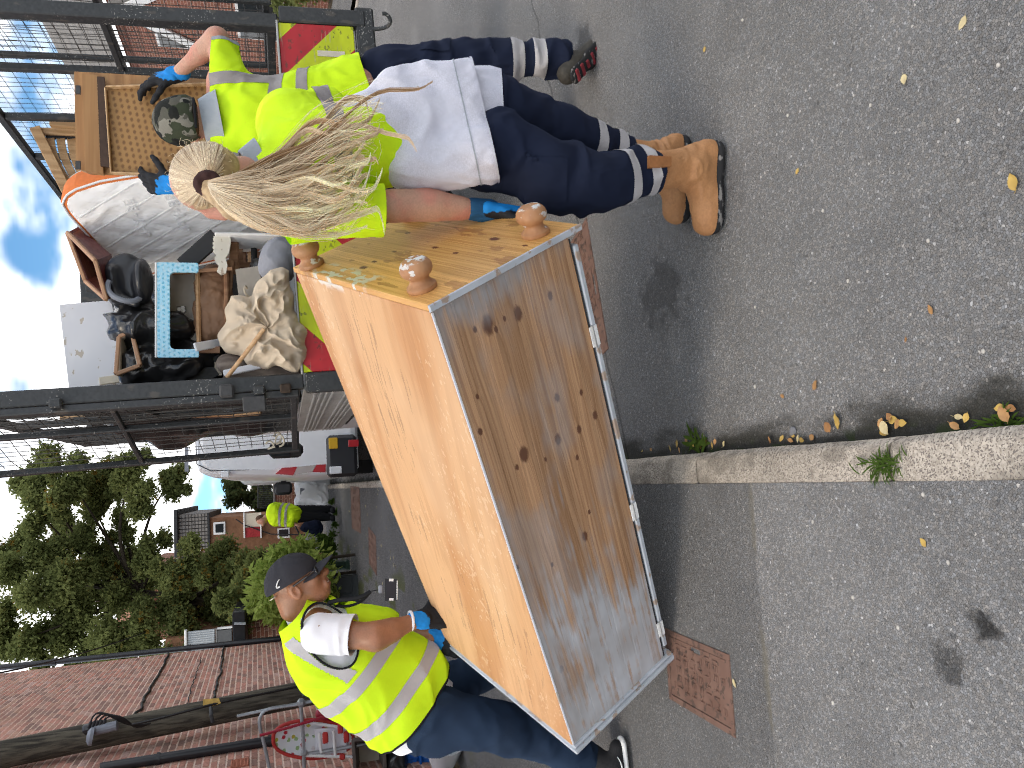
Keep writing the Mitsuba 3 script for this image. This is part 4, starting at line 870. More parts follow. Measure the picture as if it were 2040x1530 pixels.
# beige blanket hanging over the tailboard
def weave(p, n, uv):
    l = fbm(p.x * 6, p.y * 6, p.z * 6, 3); return mi.Color3f(0.50, 0.415, 0.315) * (0.85 + 0.3 * l)
mat('beige_blanket', weave, 0.95, 0.1, sheen=0.5)
BP = np.array([(461, 590), (500, 585), (539, 536), (562, 530), (578, 533), (580, 569), (583, 605), (605, 649), (615, 698), (611, 714), (603, 728), (589, 738), (562, 733), (534, 736), (505, 728), (479, 717), (452, 700), (440, 687), (436, 668), (441, 645), (449, 629)], float)
def blanket(off):
    C = np.array([532, 652.0]); L = Polygon(BP).exterior; nt, nr = 260, 70; R = []
    th = np.linspace(0, 1, nt)
    B = np.array([L.interpolate(t, True).coords[0] for t in th]); ang = np.unwrap(np.arctan2(B[:, 1] - C[1], B[:, 0] - C[0]))
    for rho in np.linspace(0.0, 1, nr):
        wob = 1 + .05 * np.sin(ang * 7 + 1) * rho + .03 * np.sin(ang * 13) * rho
        q = C + (B - C) * rho * wob[:, None]; N1 = meshkit.fbm(np.column_stack([q / 55, np.full(nt, 3.0)]), 3, 2); N2 = meshkit.fbm(np.column_stack([q / 24, np.full(nt, 8.0)]), 2, 4)
        a = ang * 2.7 + 8.0 * N1 + 1.8 * rho; r1 = (1 - np.abs(np.sin(a))) ** 1.5
        e = (q[:, 0] * .5 + q[:, 1] * .87) / 25 + 7 * N1; r2 = (1 - np.abs(np.sin(e))) ** 1.3
        low = np.clip((q[:, 0] - 555) / 45, 0, 1); up = np.clip((540 - q[:, 0]) / 90, 0, 1)
        Y = 4.60 + .20 * up - .06 * low * (1 - .2 * low) - .055 * np.sqrt(max(0, 1 - rho ** 2)) - (.060 * r1 + .055 * r2) * (.35 + .65 * min(1, rho * 1.6)) * (1 - .5 * rho ** 8) - .03 * (N2 - .5) + .09 * rho ** 9 + off
        R.append([at(x, y, yy) for (x, y), yy in zip(q, Y)])
    return grid_mesh(np.array(R))
b1 = blanket(0.0); b2 = blanket(.012)
if b1.face_normals[:, 1].mean() > 0: b1.invert()
else: b2.invert()
put('blanket', cat(b1, b2), 'beige_blanket', True, label='creased beige blanket hanging over the chevron tailboard', cat='blanket')
put('wooden_stick', tube([at(526, 655, 4.55), at(490, 703, 4.6), at(452, 752, 4.65)], [0.011, 0.012, 0.012], 10), 'raw_pine_edge', 40, label='thin wooden pole lying across the beige blanket', cat='stick')
mat('grey_pine', plank_tex((0.12, 0.095, 0.08), (0.21, 0.175, 0.15), 2, .8), 0.85)
put('grey_plank', slab(pane4([(440, 759), (448, 744), (594, 712), (597, 765)], [4.85, 4.85, 4.72, 4.72]), 0.03, (0, 1, 0)), 'grey_pine', label='grey weathered board leaning at the left end of the tailboard', cat='plank')
put('black_beam', beam(at(348, 778, 5.0), at(446, 722, 5.05), 0.11, 0.04, (0, 1, 0)), 'black_paint', label='black painted board lying aslant beside the left gate post', cat='board')
put('black_beam', beam(at(365, 530, 4.98), at(432, 470, 4.95), 0.10, 0.03, (0, 1, 0)), 'black_paint', label='black bed rail leaning on the mattress', cat='rail')
put('white_rail', beam(at(446, 744, 4.78), at(520, 728, 4.74), 0.035, 0.03, (0, 1, 0)), 'melamine', label='white edged rail under the wooden pole', cat='rail')
put('scalloped_cushion', blob([ell(at(452, 725, 4.85), (.06, .05, .06)), ell(at(468, 728, 4.85), (.06, .05, .07))], .01, .02), 'grey_pine', True, label='mauve grey padded headboard corner at the end of the load', cat='headboard')
put('cardboard_sheet', abox(418, 722, 442, 748, 5.02, 0.006, 0.001), 'beige_board', label='small printed card sheet near the gate post', cat='card')
for i, (x, y0, y1, m) in enumerate(((300, 815, 830, 'bare_pine'), (360, 818, 836, 'raw_pine_edge'), (470, 812, 832, 'brown_wood'))):
    put('loose_plank', beam(at(120 + 60 * i, 832 - 4 * i, 6.3), at(520, 812 + 6 * i, 6.0), 0.06, 0.025, (0, 1, 0)), m, label=('pale', 'orange', 'dark brown')[i] + ' loose plank seen through the open gate', cat='plank', group='planks behind the gate mesh')

# ================================================================ wardrobe
WA = np.array([0.44948, 2.02009, 1.08290])
E1, E2, E3 = np.array([.34706728, .85251936, .3908389]), np.array([.47862449, .1973754, -.85554752]), np.array([-.8065128, .48399762, -.3395341])
DA, DB, DC = 0.8215, 0.5118, 1.8115
RWD = [E1, E2, E3]
def wd(m): return xf(m, E1, E2, E3, WA)
def on_face(x, y, o, n):
    d = ray(x, y); p = EYE + d * (((WA + o - EYE) @ n) / (d @ n)); return (p - WA) @ E1, (p - WA) @ E2, (p - WA) @ E3
WR = thing('wardrobe', 'stripped pine wardrobe with bun feet, carried by the woman and the man in the vest', 'wardrobe')
KN = [(972, 646, 17), (946, 656, 6), (988, 656, 6), (1032, 624, 13), (1005, 635, 5), (1096, 589, 8), (951, 790, 5), (1110, 792, 9), (1158, 782, 6), (1154, 855, 9), (1111, 875, 11), (1044, 905, 15), (1030, 931, 6), (1150, 911, 6), (1087, 915, 5), (1186, 827, 9), (1031, 1131, 6), (1100, 1125, 5), (1174, 1020, 5), (1165, 1068, 11), (1180, 1182, 6), (957, 860, 7), (1118, 1333, 9)]
KN = [(*on_face(x, y, E1 * 0, E1)[1:], r * .85 / FOCAL * 2.35) for x, y, r in KN]
def side_fn(p, n, uv):
    a, b, c = local(p, RWD, WA)
    bd = dr.floor(b / 0.064 + 0.3); r = cell_rand(bd, 3.0)
    wob = fbm(c * 2.3, b * 5, r * 30, 3)
    w = b + 0.012 * (wob - .5) * 2
    kd = mi.Float(1.0); kc = mi.Float(1.0)
    for kb, kcc, kr in KN:
        q = dr.sqrt(dr.square((b - kb) / kr) + dr.square((c - kcc) / (kr * 1.7)))
        kd = dr.minimum(kd, q * 0.5); kc = dr.minimum(kc, smoothstep(0.55, 1.15, q + (fbm(b * 160, c * 60, 1.0, 2) - .5) * .35)); w = w + 0.010 * dr.exp(-q * 0.9) * dr.sign(b - kb)
    g = fbm(w * 190 + r * 17, c * 3.0, r * 9, 3)
    rings = fbm(w * 430, c * 1.6, r * 13, 2)
    col = mix((0.29, 0.155, 0.078), (0.47, 0.28, 0.155), smoothstep(0.28, 0.72, 0.55 * g + 0.45 * rings)) * (0.84 + 0.34 * r)
    col = mix((0.115, 0.050, 0.026), col, kc)
    # what is left of the old grey paint: along the base, the back edge and most of the top end
    e = fbm(b * 7, c * 4, 2.0, 4); st = fbm(b * 70, c * 4.0, 6.0, 4)
    end = smoothstep(1.00, 1.48, c + (e - .5) * 0.95 + (st - .5) * .5)
    low = (1 - smoothstep(0.02, 0.15, c + (e - .5) * .22 + (st - .5) * .08)) * 0.8
    edge = (1 - smoothstep(0.005, 0.085, b + (e - .5) * .16)) * 0.65
    pat = smoothstep(0.50, 0.70, fbm(b * 7 + 5, c * 3.5, 1.0, 4)) * 0.34
    worn = smoothstep(0.22, 0.5, 0.65 * st + 0.35 * fbm(b * 30, c * 22, 3.0, 3))
    m = dr.clip(dr.maximum(dr.maximum(end * 0.92, low), dr.maximum(edge, pat)) * (0.35 + 0.65 * worn), 0, 1)
    paint = mix((0.27, 0.265, 0.265), (0.44, 0.47, 0.51), fbm(b * 14, c * 9, 4.0, 3)) * (0.8 + 0.3 * end)
    return mix(col, paint, m)
mat('wardrobe_side', side_fn, lambda p, n, uv: 0.5 + 0.2 * fbm(p.x * 20, p.y * 20, p.z * 20, 2), 0.4, bump=lambda p, n, uv: fbm(local(p, RWD, WA)[1] * 170, local(p, RWD, WA)[2] * 5, 1.0, 3), bs=0.0012)
def ply_fn(p, n, uv):
    a, b, c = local(p, RWD, WA)
    s = a - 0.16 * c + 0.06 * (fbm(a * 3, c * 1.4, 1.0, 3) - .5); g = fbm(s * 9, c * 0.8, 2.0, 4); f = fbm(a * 260, c * 9, 3.0, 3); f2 = fbm(s * 60, c * 3, 7.0, 3)
    col = mix((0.46, 0.230, 0.098), (0.57, 0.335, 0.170), smoothstep(0.3, 0.68, g)) * (0.93 + 0.14 * f)
    col = mix(col, (0.34, 0.16, 0.065), smoothstep(0.57, 0.66, f2) * 0.22)
    pale = smoothstep(0.45, 0.75, fbm(a * 3 + 3, c * 1.3, 5.0, 4)); col = mix(col, (0.61, 0.405, 0.240), pale * 0.5)
    sc = smoothstep(0.70, 0.74, fbm(a * 90 + c * 30, c * 40 - a * 60, 9.0, 2)) * smoothstep(.56, .66, fbm(a * 4, c * 3, 2.0, 2)); col = mix(col, (0.72, 0.55, 0.38), sc * 0.3)
    dk = smoothstep(0.68, 0.73, fbm(s * 120, c * 6, 4.0, 3)) * smoothstep(0.63, 0.69, fbm(a * 5, c * 3, 8.0, 2)); col = mix(col, (0.22, 0.13, 0.07), dk * .45)
    pt = smoothstep(0.50, 0.60, fbm(a * 22, c * 40, 6.0, 4)) * (1 - smoothstep(0.02, 0.05, c)) * (1 - smoothstep(.12, .2, dr.abs(a - .52))); return mix(col, (0.66, 0.66, 0.62), pt * .8)
mat('wardrobe_ply', ply_fn, lambda p, n, uv: 0.48 + 0.2 * fbm(p.x * 9, p.y * 9, p.z * 9, 2), 0.45, bump=lambda p, n, uv: fbm(local(p, RWD, WA)[0] * 240, local(p, RWD, WA)[2] * 8, 1.0, 3), bs=0.0008)
BK = [(on_face(x, y, E3 * 0, E3)[:2], r) for x, y, r in (((x_, y_, r_)) for x_, y_, r_ in ((724, 533, .010), (812, 464, .008), (867, 493, .008), (746, 521, .007), (786, 501, .006), (908, 504, .007), (1046, 489, .006), (985, 476, .012)))]
def base_fn(p, n, uv):
    a, b, c = local(p, RWD, WA)
    bd = dr.floor(b / 0.085 + 0.2); r = cell_rand(bd, 7.0); kc = mi.Float(1.0); w = b + 0.014 * (fbm(a * 3, b * 6, r * 20, 3) - .5)
    for (ka, kb), kr in BK:
        q = dr.sqrt(dr.square((b - kb) / kr) + dr.square((a - ka) / (kr * 1.9))); kc = dr.minimum(kc, smoothstep(0.6, 1.3, q)); w = w + 0.008 * dr.exp(-q * .8) * dr.sign(b - kb)
    g = fbm(w * 170, a * 3.2, r * 9, 3); rings = fbm(w * 420, a * 2.0, r * 13, 2)
    col = mix((0.47, 0.235, 0.066), (0.64, 0.36, 0.120), smoothstep(0.3, 0.72, .5 * g + .5 * rings)) * (0.86 + .28 * r); col = mix((0.13, 0.05, 0.02), col, kc)
    streak = smoothstep(0.66, 0.72, fbm(a * 9, b * 26, 3.0, 4)); col = mix(col, (0.24, 0.10, 0.035), streak * .55)
    pt = smoothstep(0.54, 0.62, fbm(a * 30, b * 55, 6.0, 4)) * (1 - smoothstep(0.05, 0.09, b)) * (1 - smoothstep(.12, .22, dr.abs(a - .52)))
    return mix(col, (0.58, 0.62, 0.56), pt * .8)
mat('wardrobe_base', base_fn, 0.42, 0.45, bump=lambda p, n, uv: fbm(local(p, RWD, WA)[1] * 160, local(p, RWD, WA)[0] * 5, 1.0, 3), bs=0.0006)
def paint_fn(p, n, uv):
    a, b, c = local(p, RWD, WA); g = fbm(a * 14, b * 14, c * 9, 4); ch = smoothstep(0.60, 0.67, fbm(a * 40, b * 40, c * 22, 4))
    return mix(mi.Color3f(0.40, 0.43, 0.47) * (.75 + .5 * g), (0.30, 0.19, 0.11), ch * .75)
mat('chipped_grey_paint', paint_fn, 0.55, 0.4)
put(WR + '__back_panel', wd(bbox((DA - 0.006, 0.006, DC - 0.05), 0.0015, (0.003, -0.001, 0.022))), 'wardrobe_ply', label='orange plywood back')
put(WR + '__back_panel__edge_strip', wd(bbox((0.004, 0.007, DC - 0.06), 0.001, (-0.0035, -0.0005, 0.025))), 'melamine')
nb = 8; bw = (DB - 0.012) / nb
for i in range(nb): put(WR + '__side_board', wd(bbox((0.02, bw - 0.0005, DC - 0.052), 0.0008, (0.0, 0.0065 + bw * i, 0.023))), 'wardrobe_side')
put(WR + '__far_side', wd(bbox((0.02, DB - 0.01, DC - 0.052), 0.001, (DA - 0.02, 0.0065, 0.023))), 'wardrobe_side')
put(WR + '__base_board', wd(bbox((DA + 0.012, DB + 0.045, 0.020), 0.003, (-0.008, -0.004, 0.0))), 'wardrobe_base', label='bare pine base')
put(WR + '__base_moulding', wd(hull([(-0.0125, b, c) for b in (-0.003, DB + .043) for c in (0.0005, 0.0175)] + [(-0.006, b, c) for b in (-0.006, DB + .046) for c in (-0.0006, 0.0206)])), 'chipped_grey_paint', label='grey painted edge of the base')
put(WR + '__door_frame', wd(cat(bbox((DA, 0.004, DC - .06), 0.001, (0, DB - 0.0035, 0.03)),)), 'black_paint')
put(WR + '__door', wd(bbox((DA - .004, 0.020, DC - 0.13), 0.004, (-0.004, DB + 0.0045, 0.055))), 'chipped_grey_paint')
for c in (0.32, 1.02, 1.60):
    h = put(WR + '__hinge', wd(cat(bbox((0.003, 0.012, 0.07), 0.0008, (-0.0055, DB - .0085, c)), bbox((0.003, 0.014, 0.07), 0.0008, (-0.0085, DB + .007, c)))), 'white_trim'); put(h + '__pin', tube([WA + E1 * -.006 + E2 * (DB + .003) + E3 * (c - .003), WA + E1 * -.006 + E2 * (DB + .003) + E3 * (c + .073)], 0.0045, 10), 'aluminium', 40)
put(WR + '__cornice', wd(cat(bbox((DA + 0.05, DB + 0.05, 0.016), 0.004, (-0.022, -0.008, DC - 0.016)), bbox((DA + 0.03, DB + 0.035, 0.014), 0.005, (-0.012, -0.003, DC - 0.030)))), 'chipped_grey_paint', label='grey painted cornice at the top end')
def foot_fn(p, n, uv):
    a, b, c = local(p, RWD, WA); ch = smoothstep(0.48, 0.58, fbm(a * 60, b * 60, c * 60, 4)); top = smoothstep(0.082, 0.088, -c)
    col = mix((0.30, 0.135, 0.06), (0.46, 0.245, 0.12), fbm(a * 50, b * 50, c * 25, 3)); return mix(col, (0.60, 0.60, 0.58), dr.clip(top * ch + smoothstep(0.66, 0.7, fbm(a * 38 + 4, b * 38, c * 50, 4)) * .8, 0, 1))
mat('bun_foot', foot_fn, 0.5, 0.45)
FT = [(0, .0), (.041, 0.0), (.043, .006), (.042, .013), (.036, .018), (.030, .024), (.028, .031), (.030, .037), (.040, .045), (.0455, .055), (.046, .064), (.043, .074), (.036, .083), (.030, .087), (0.028, .0885), (.004, .0895), (0, .087)]
for (x, y) in ((842, 576), (622, 530), (1068, 468)):
    a, b, c = on_face(x, y, E3 * 0, E3); put(WR + '__bun_foot', lathe(FT, WA + E1 * a + E2 * b + E3 * -.0005, -E3, 36), 'bun_foot', 35)
put(WR + '__bun_foot', lathe(FT, WA + E1 * (DA - .08) + E2 * (DB - .06) + E3 * -.0005, -E3, 36), 'bun_foot', 35)

# ================================================================ people
def skin(base, red):
    def f(p, n, uv):
        l = fbm(p.x * 16, p.y * 16, p.z * 16, 3); g = fbm(p.x * 240, p.y * 240, p.z * 240, 2)
        return mix(base, red, smoothstep(0.35, 0.75, l)) * (0.86 + 0.28 * g)
    return f
mat('skin_light', skin((0.47, 0.27, 0.19), (0.50, 0.22, 0.16)), 0.5, 0.4, bump=lambda p, n, uv: fbm(p.x * 420, p.y * 420, p.z * 420, 2), bs=0.0005)
mat('skin_brown', skin((0.25, 0.115, 0.062), (0.32, 0.14, 0.075)), 0.42, 0.45, bump=lambda p, n, uv: fbm(p.x * 420, p.y * 420, p.z * 420, 2), bs=0.0005)
def cloth(col, var=0.08, wear=0.1, sc=900.0):
    def f(p, n, uv):
        l = fbm(p.x * 7, p.y * 7, p.z * 7, 3) - .5; g = noise(p.x * sc, p.y * sc, p.z * sc) - .5
        return mi.Color3f(*map(float, col)) * (1 + 2 * wear * l + 2 * var * g)
    return f
wv = lambda p, n, uv: noise(p.x * 700, p.y * 700, p.z * 700)
mat('hi_vis', cloth((0.56, 0.82, 0.012), .05, .05), 0.75, 0.25, bump=wv, bs=0.0004)
mat('reflective_tape', cloth((0.40, 0.385, 0.39), .06, .12), 0.5, 0.5, bump=wv, bs=0.0003)
mat('dark_tape', cloth((0.255, 0.23, 0.225), .06, .12), 0.5, 0.5, bump=wv, bs=0.0003)
mat('navy_cloth', cloth((0.0060, 0.0105, 0.029), .12, .25), 0.85, 0.25, bump=wv, bs=0.0005)
mat('denim', cloth((0.014, 0.029, 0.060), .25, .45), 0.85, 0.25, bump=wv, bs=0.0006)
mat('black_cloth', cloth((0.010, 0.011, 0.013), .12, .2), 0.85, 0.25)
mat('grey_marl', cloth((0.56, 0.56, 0.63), .16, .06, 420.0), 0.9, 0.2, bump=wv, bs=0.0006)
mat('white_cotton', cloth((0.74, 0.745, 0.79), .04, .04), 0.85, 0.25, bump=wv, bs=0.0004)
mat('grey_collar', cloth((0.30, 0.33, 0.36), .08, .06), 0.85)
mat('cap_black', cloth((0.030, 0.030, 0.037), .15, .15), 0.85, 0.3, bump=wv, bs=0.0008)
mat('tan_leather', lambda p, n, uv: mix((0.36, 0.165, 0.066), (0.46, 0.235, 0.105), fbm(p.x * 11, p.y * 11, p.z * 11, 3)) * (.85 + .3 * fbm(p.x * 180, p.y * 180, p.z * 180, 2)), 0.62, 0.35, bump=lambda p, n, uv: fbm(p.x * 260, p.y * 260, p.z * 260, 2), bs=0.0008)
mat('strap_leather', speck((0.30, 0.125, 0.045), .2, 90, 14, .2), .5)
mat('boot_sole', lambda p, n, uv: mix((0.016, 0.016, 0.017), (0.22, 0.21, 0.20), smoothstep(0.60, 0.70, fbm(p.x * 38, p.y * 38, p.z * 70, 4)) * .8), 0.8)
mat('dark_leather', speck((0.045, 0.040, 0.032), 0.3, 60, 14, .3), 0.7)
mat('red_sole', speck((0.20, 0.022, 0.03), 0.3, 60, 14, .3), 0.7)
mat('knit_cuff', cloth((0.012, 0.07, 0.16), .1, .1), 0.9)
mat('scrunchie', cloth((0.045, 0.02, 0.018), .2, .3), 0.95)
def camo(p, n, uv):
    x, y, z = p.x * 17, p.y * 17, p.z * 17
    w = fbm(x * .9, y * .9, z * .9, 3); a = fbm(x + 4 * w, y, z + 2 * w, 2); b = fbm(x * 1.3 + 9, y * 1.3, z * 1.3 + 3 * w, 2); d = fbm(x * 1.2 - 5, y * 1.2 + 3 * w, z * 1.2, 2)
    c = mix((0.085, 0.082, 0.066), (0.20, 0.19, 0.16), smoothstep(0.50, 0.515, a)); c = mix(c, (0.040, 0.048, 0.028), smoothstep(0.545, 0.56, b)); c = mix(c, (0.013, 0.014, 0.012), smoothstep(0.56, 0.575, d))
    return c * (.85 + .3 * noise(p.x * 800, p.y * 800, p.z * 800))
mat('camo_cloth', camo, 0.85, 0.25, bump=wv, bs=0.0005)
def solid(*ms):
    """one closed surface from overlapping ones"""
    try:
        r = m3.Manifold()
        for m in ms:
            q = m3.Manifold(m3.Mesh(np.asarray(m.vertices, np.float32), np.asarray(m.faces, np.uint32)))
            if q.is_empty(): return cat(*ms)
            r = r + q
        o = r.to_mesh(); return trimesh.Trimesh(o.vert_properties[:, :3], o.tri_verts, process=False)
    except Exception:
        return cat(*ms)
def glove_mat(k, W, N, F, off=0.004, tip=0.125):
    W, N, F = [np.asarray(v, float) for v in (W, N, F)]
    def f(p, n, uv):
        d = [p.x - float(W[0]), p.y - float(W[1]), p.z - float(W[2])]
        a = sum(x * float(v) for x, v in zip(d, N)); l = sum(x * float(v) for x, v in zip(d, F))
        m = smoothstep(-0.002, 0.002, dr.maximum(a - off, l - tip) + (noise(p.x * 90, p.y * 90, p.z * 90) - .5) * .012)
        return mix(mi.Color3f(0.008, 0.20, 0.56) * (.8 + .4 * fbm(p.x * 60, p.y * 60, p.z * 60, 2)), (0.012, 0.013, 0.016), m)
    return mat(k, f, 0.7, 0.3, bump=wv, bs=0.0008)
def rot(v, ax, a):
    ax = unit(ax); return v * math.cos(a) + np.cross(ax, v) * math.sin(a) + ax * (ax @ v) * (1 - math.cos(a))
def hand_prims(W, F, N, S, curl=(0.3, 0.5, 0.4), s=1.0, spread=0.12, thumb=(0.7, 0.35), var=(0, 0, 0, 0)):
    """wrist W, finger direction F, palm faces N, thumb side S; curl = bend at the three joints"""
    F, N, S = unit(F), unit(N), unit(S); S = unit(S - F * (S @ F)); N = unit(N - F * (N @ F) - S * (N @ S)); P = []
    for o in (-.028, -.009, .011, .028):
        P.append(rc(W + S * o * .75 * s, W + (F * .088 + S * o) * s, .017 * s, .0145 * s))
    P.append(rc(W + S * .02 * s + N * .006 * s, W + (F * .045 + S * .034 + N * .012) * s, .016 * s, .017 * s))
    L = [(.038, .024, .020), (.044, .028, .022), (.048, .030, .023), (.043, .027, .021)]
    for i, o in enumerate((-.031, -.0105, .0115, .032)):
        b = W + (F * (.088 - .004 * abs(i - 2)) + S * o) * s; d = unit(F + S * (i - 1.6) * spread)
        for j, l in enumerate(L[i]):
            d = rot(d, np.cross(F, N), curl[j] + var[i]); e = b + d * l * s
            P.append(rc(b, e, (.0108 - .0008 * j) * s, (.0100 - .0010 * j) * s)); b = e
    b = W + (F * .030 + S * .036 + N * .008) * s; d = unit(F * .62 + S * thumb[0] + N * thumb[1])
    for l, r in ((.040, .0125), (.030, .0112), (.024, .0100)):
        e = b + d * l * s; P.append(rc(b, e, r * s, r * .9 * s)); b = e; d = unit(rot(d, np.cross(d, F * .7 + N * .5), .22))
    return P
def band(mesh, o, n, w, lift=0.003):
    m = puff(mesh, lift); n = unit(n); return cut(cut(m, np.asarray(o) - n * w / 2, n), np.asarray(o) + n * w / 2, -n)
def limb_fold(P, ax, amp, sc, seed):
    """creases that run across a limb whose direction is ax"""
    ax = unit(ax); q = P - np.multiply.outer(P @ ax, ax) * 0.0
    t = P @ ax; w = meshkit.noise(P / .11, seed) * 2.2
    n = meshkit.noise(np.stack([t / sc + w, P[..., 0] / (sc * 3.2), P[..., 1] / (sc * 3.2)], -1), seed + 2)
    return amp * (1 - 2 * np.abs(2 * n - 1)) + folds(P, amp * .35, sc * .8, seed + 5)

def collar_ring(c, axis, r, h, flare=.25, th=.005, el=.82, side=None):
    """a turned-down collar: a thin oval band about the neck"""
    m = trimesh.creation.revolve(np.array([(r, 0), (r + th, 0), (r * (1 + flare) + th, -h), (r * (1 + flare), -h), (r, 0)]), sections=40)
    Z = unit(axis); X = unit(RGT - Z * (RGT @ Z)) if side is None else unit(side - Z * (side @ Z)); return xf(m, X, np.cross(Z, X) * el, Z, c)
# ---------------------------------------------------------------- the woman
J = lambda x, y, Y: at(x, y, Y)
WO = thing('person', 'person with long blonde hair, grey sweatshirt and tan boots, gloved hand on the wardrobe base', 'person')
wH = J(424, 362, 2.40); wN = J(512, 345, 2.45); wSL, wSR = J(578, 418, 2.38), J(575, 245, 2.52)
wC, wP = J(640, 310, 2.46), J(880, 265, 2.47)
wE, wWr = J(850, 408, 2.42), J(958, 419, 2.44)
wHL, wHR = J(985, 300, 2.44), J(985, 225, 2.53)
wKL, wKR = J(1150, 362, 2.40), J(1120, 268, 2.58)
wAL, wAR = J(1365, 338, 2.42), J(1310, 320, 2.62)
fw = unit((-1, 0.10, 0)); up_h = unit(wH - wN + np.array([0, 0, .25]))
# skin: head with ear and cheek, neck, left arm, rest of the body under the clothes
hX = unit((0.75, 0.65, 0)); hF = unit((-0.62, 0.74, 0.06)); hR = unit(np.cross(hF, up_h)); hU = np.cross(hR, hF)
HB = np.array([hR, hF, hU])
def hp(x, y, z, c=None): return (wH if c is None else c) + hR * x + hF * y + hU * z
head = [ell(hp(0, -.005, .02), (.076, .094, .098), HB), ell(hp(0, .035, -.035), (.060, .062, .075), HB), rc(hp(0, .05, -.085), hp(0, .035, -.09), .034, .045), rc(hp(0, .103, -.012), hp(0, .112, -.035), .010, .014),
        rc(hp(0, -.02, -.06), wN + np.array([0, 0, -.03]), .052, .060), *[rc(hp(s * .038, .078, .012), hp(s * .05, .07, -.02), .02, .026) for s in (1, -1)], rc(hp(-.024, .098, -.066), hp(.024, .098, -.066), .009, .009)]
ears = [ell(hp(s * .080, -.012, -.012), (.011, .021, .033), HB) for s in (1, -1)]
arm = [rc(wSL, wE, .050, .041), rc(wE, wWr, .040, .026), rc(wE + (wE - wSL) * -.25, wE, .046, .042), rc(wE + (wWr - wE) * .25, wE + (wWr - wE) * .6, .041, .032)]
body = solid(blob(head + ears, 0.0045, .022), blob(arm, .006, .03), blob([rc(wSL, wSR, .07, .07), rc(wC, wP, .085, .075), rc(wHL, wKL, .06, .05), rc(wHR, wKR, .06, .045), rc(wKL, wAL, .045, .035), rc(wKR, wAR, .042, .03), rc(wN, wC, .05, .08)], .014, .06))
put(WO + '__body', body, 'skin_light', True)
tA, tB, tC = wWr + (wE - wWr) * .07, wWr + (wE - wWr) * .30, 0
# small chain tattoo on the forearm
tw = []
toc = unit(EYE - wWr)
for i in range(4):
    c = wWr + (wE - wWr) * (.10 + .06 * i) + toc * .0285 - RGT * .007
    tw.append(tube([c + unit(wE - wWr) * .004 * math.cos(t) + RGT * .0022 * math.sin(t) for t in np.linspace(0, 6.28, 12)], .0011, 4))
put(WO + '__body__tattoo', cat(*tw), 'black_cloth')
# hi-vis top
shirt = [rc(wSL, wSR, .085, .085, ((.4, 1, 0), 1.25)), rc(wSL + (wC - wSL) * .35, wSR + (wC - wSR) * .35, .105, .105), rc(wC, J(740, 290, 2.46), .145, .14, ((-.3, 1, 0), 1.2)), rc(wSL, wSL + (J(755, 424, 2.38) - wSL) * .45, .078, .076), rc(J(520, 352, 2.44), wC, .07, .12), rc(wSR, J(650, 225, 2.64), .08, .08)]
sh = blob(shirt, .0065, .05, lambda P: folds(P, .006, .09, 4, (1, 1, .45), 1.0) + folds(P, .0035, .04, 9, (1, 1, .6)))
arm_d = unit(J(755, 424, 2.38) - wSL)
sh = cut(sh, wN + (wC - wN) * .02, unit(wC - wN)); sh0 = sh
slv = cut(blob([rc(wSL, J(800, 420, 2.38), .079, .072)], .0065, .03, lambda P: limb_fold(P, arm_d, .006, .07, 8)), J(764, 420, 2.38), -arm_d)
sli = puff(slv, -.004); sli.invert()
sh = cat(sh, slv, sli)
put(WO + '__top', sh, 'hi_vis', True, label='fluorescent yellow hi-vis top')
put(WO + '__top__reflective_band', band(cut(sh0, J(650, 360, 2.4), RGT), J(664, 260, 2.46), unit(J(610, 270, 2.46) - J(720, 262, 2.46)), .055), 'dark_tape', True)
put(WO + '__top__sleeve_hem', band(slv, J(756, 424, 2.38), arm_d, .022, .002), 'hi_vis', True)
put(WO + '__top__collar', collar_ring(J(492, 348, 2.44), wN - wC, .068, .055, .35), 'grey_collar', 40)
# grey sweatshirt hanging from the waist
g_px = [(668, 280, .105, .12), (760, 262, .118, .125), (840, 256, .140, .13), (920, 246, .150, .135), (985, 248, .150, .135)]
gp_ = [(J(x, y, 2.47), a, b) for x, y, a, b in g_px]
gprims = []
gx = unit((1, .25, 0)); gy = unit((-.25, 1, 0))
for (c0, a0, b0), (c1, a1, b1) in zip(gp_[:-1], gp_[1:]): gprims.append(rc(c0, c1, a0, a1, (gy, 1.18)))
gprims.append(rc(J(800, 190, 2.48), J(935, 165, 2.44), .085, .075)); gprims.append(rc(J(820, 330, 2.42), J(965, 310, 2.36), .075, .085))
gd = lambda P: folds(P, .011, .10, 14, (1, 1, .28), .9) + folds(P, .005, .045, 19, (1, 1, .4))
gm = blob(gprims, .0065, .05, gd, pad=.04)
hem_n = unit(UPV * 1.0 + RGT * -.22); hem_o = J(968, 240, 2.42)
gm = cut(gm, hem_o, hem_n)
gm_in = puff(gm, -.006); gm_in.invert()
put(WO + '__sweatshirt', cat(gm, gm_in), 'grey_marl', True, label='pale grey sweatshirt hanging loose over the hips')
put(WO + '__sweatshirt__hem', band(gm, hem_o + hem_n * .004, hem_n, .006, .004), 'grey_marl', True); put(WO + '__sweatshirt__hem_seam', band(gm, hem_o + hem_n * .062, hem_n, .0035, .0025), 'grey_collar', True)
g2 = blob([rc(J(930, 250, 2.50), J(985, 240, 2.50), .15, .145, (gy, 1.15)), rc(J(930, 190, 2.52), J(985, 180, 2.52), .08, .075)], .008, .05, gd, pad=.04)
put(WO + '__sweatshirt__lower_layer', cut(g2, J(1004, 230, 2.45), unit(UPV * 1.0 + RGT * -.05)), 'grey_marl', True)
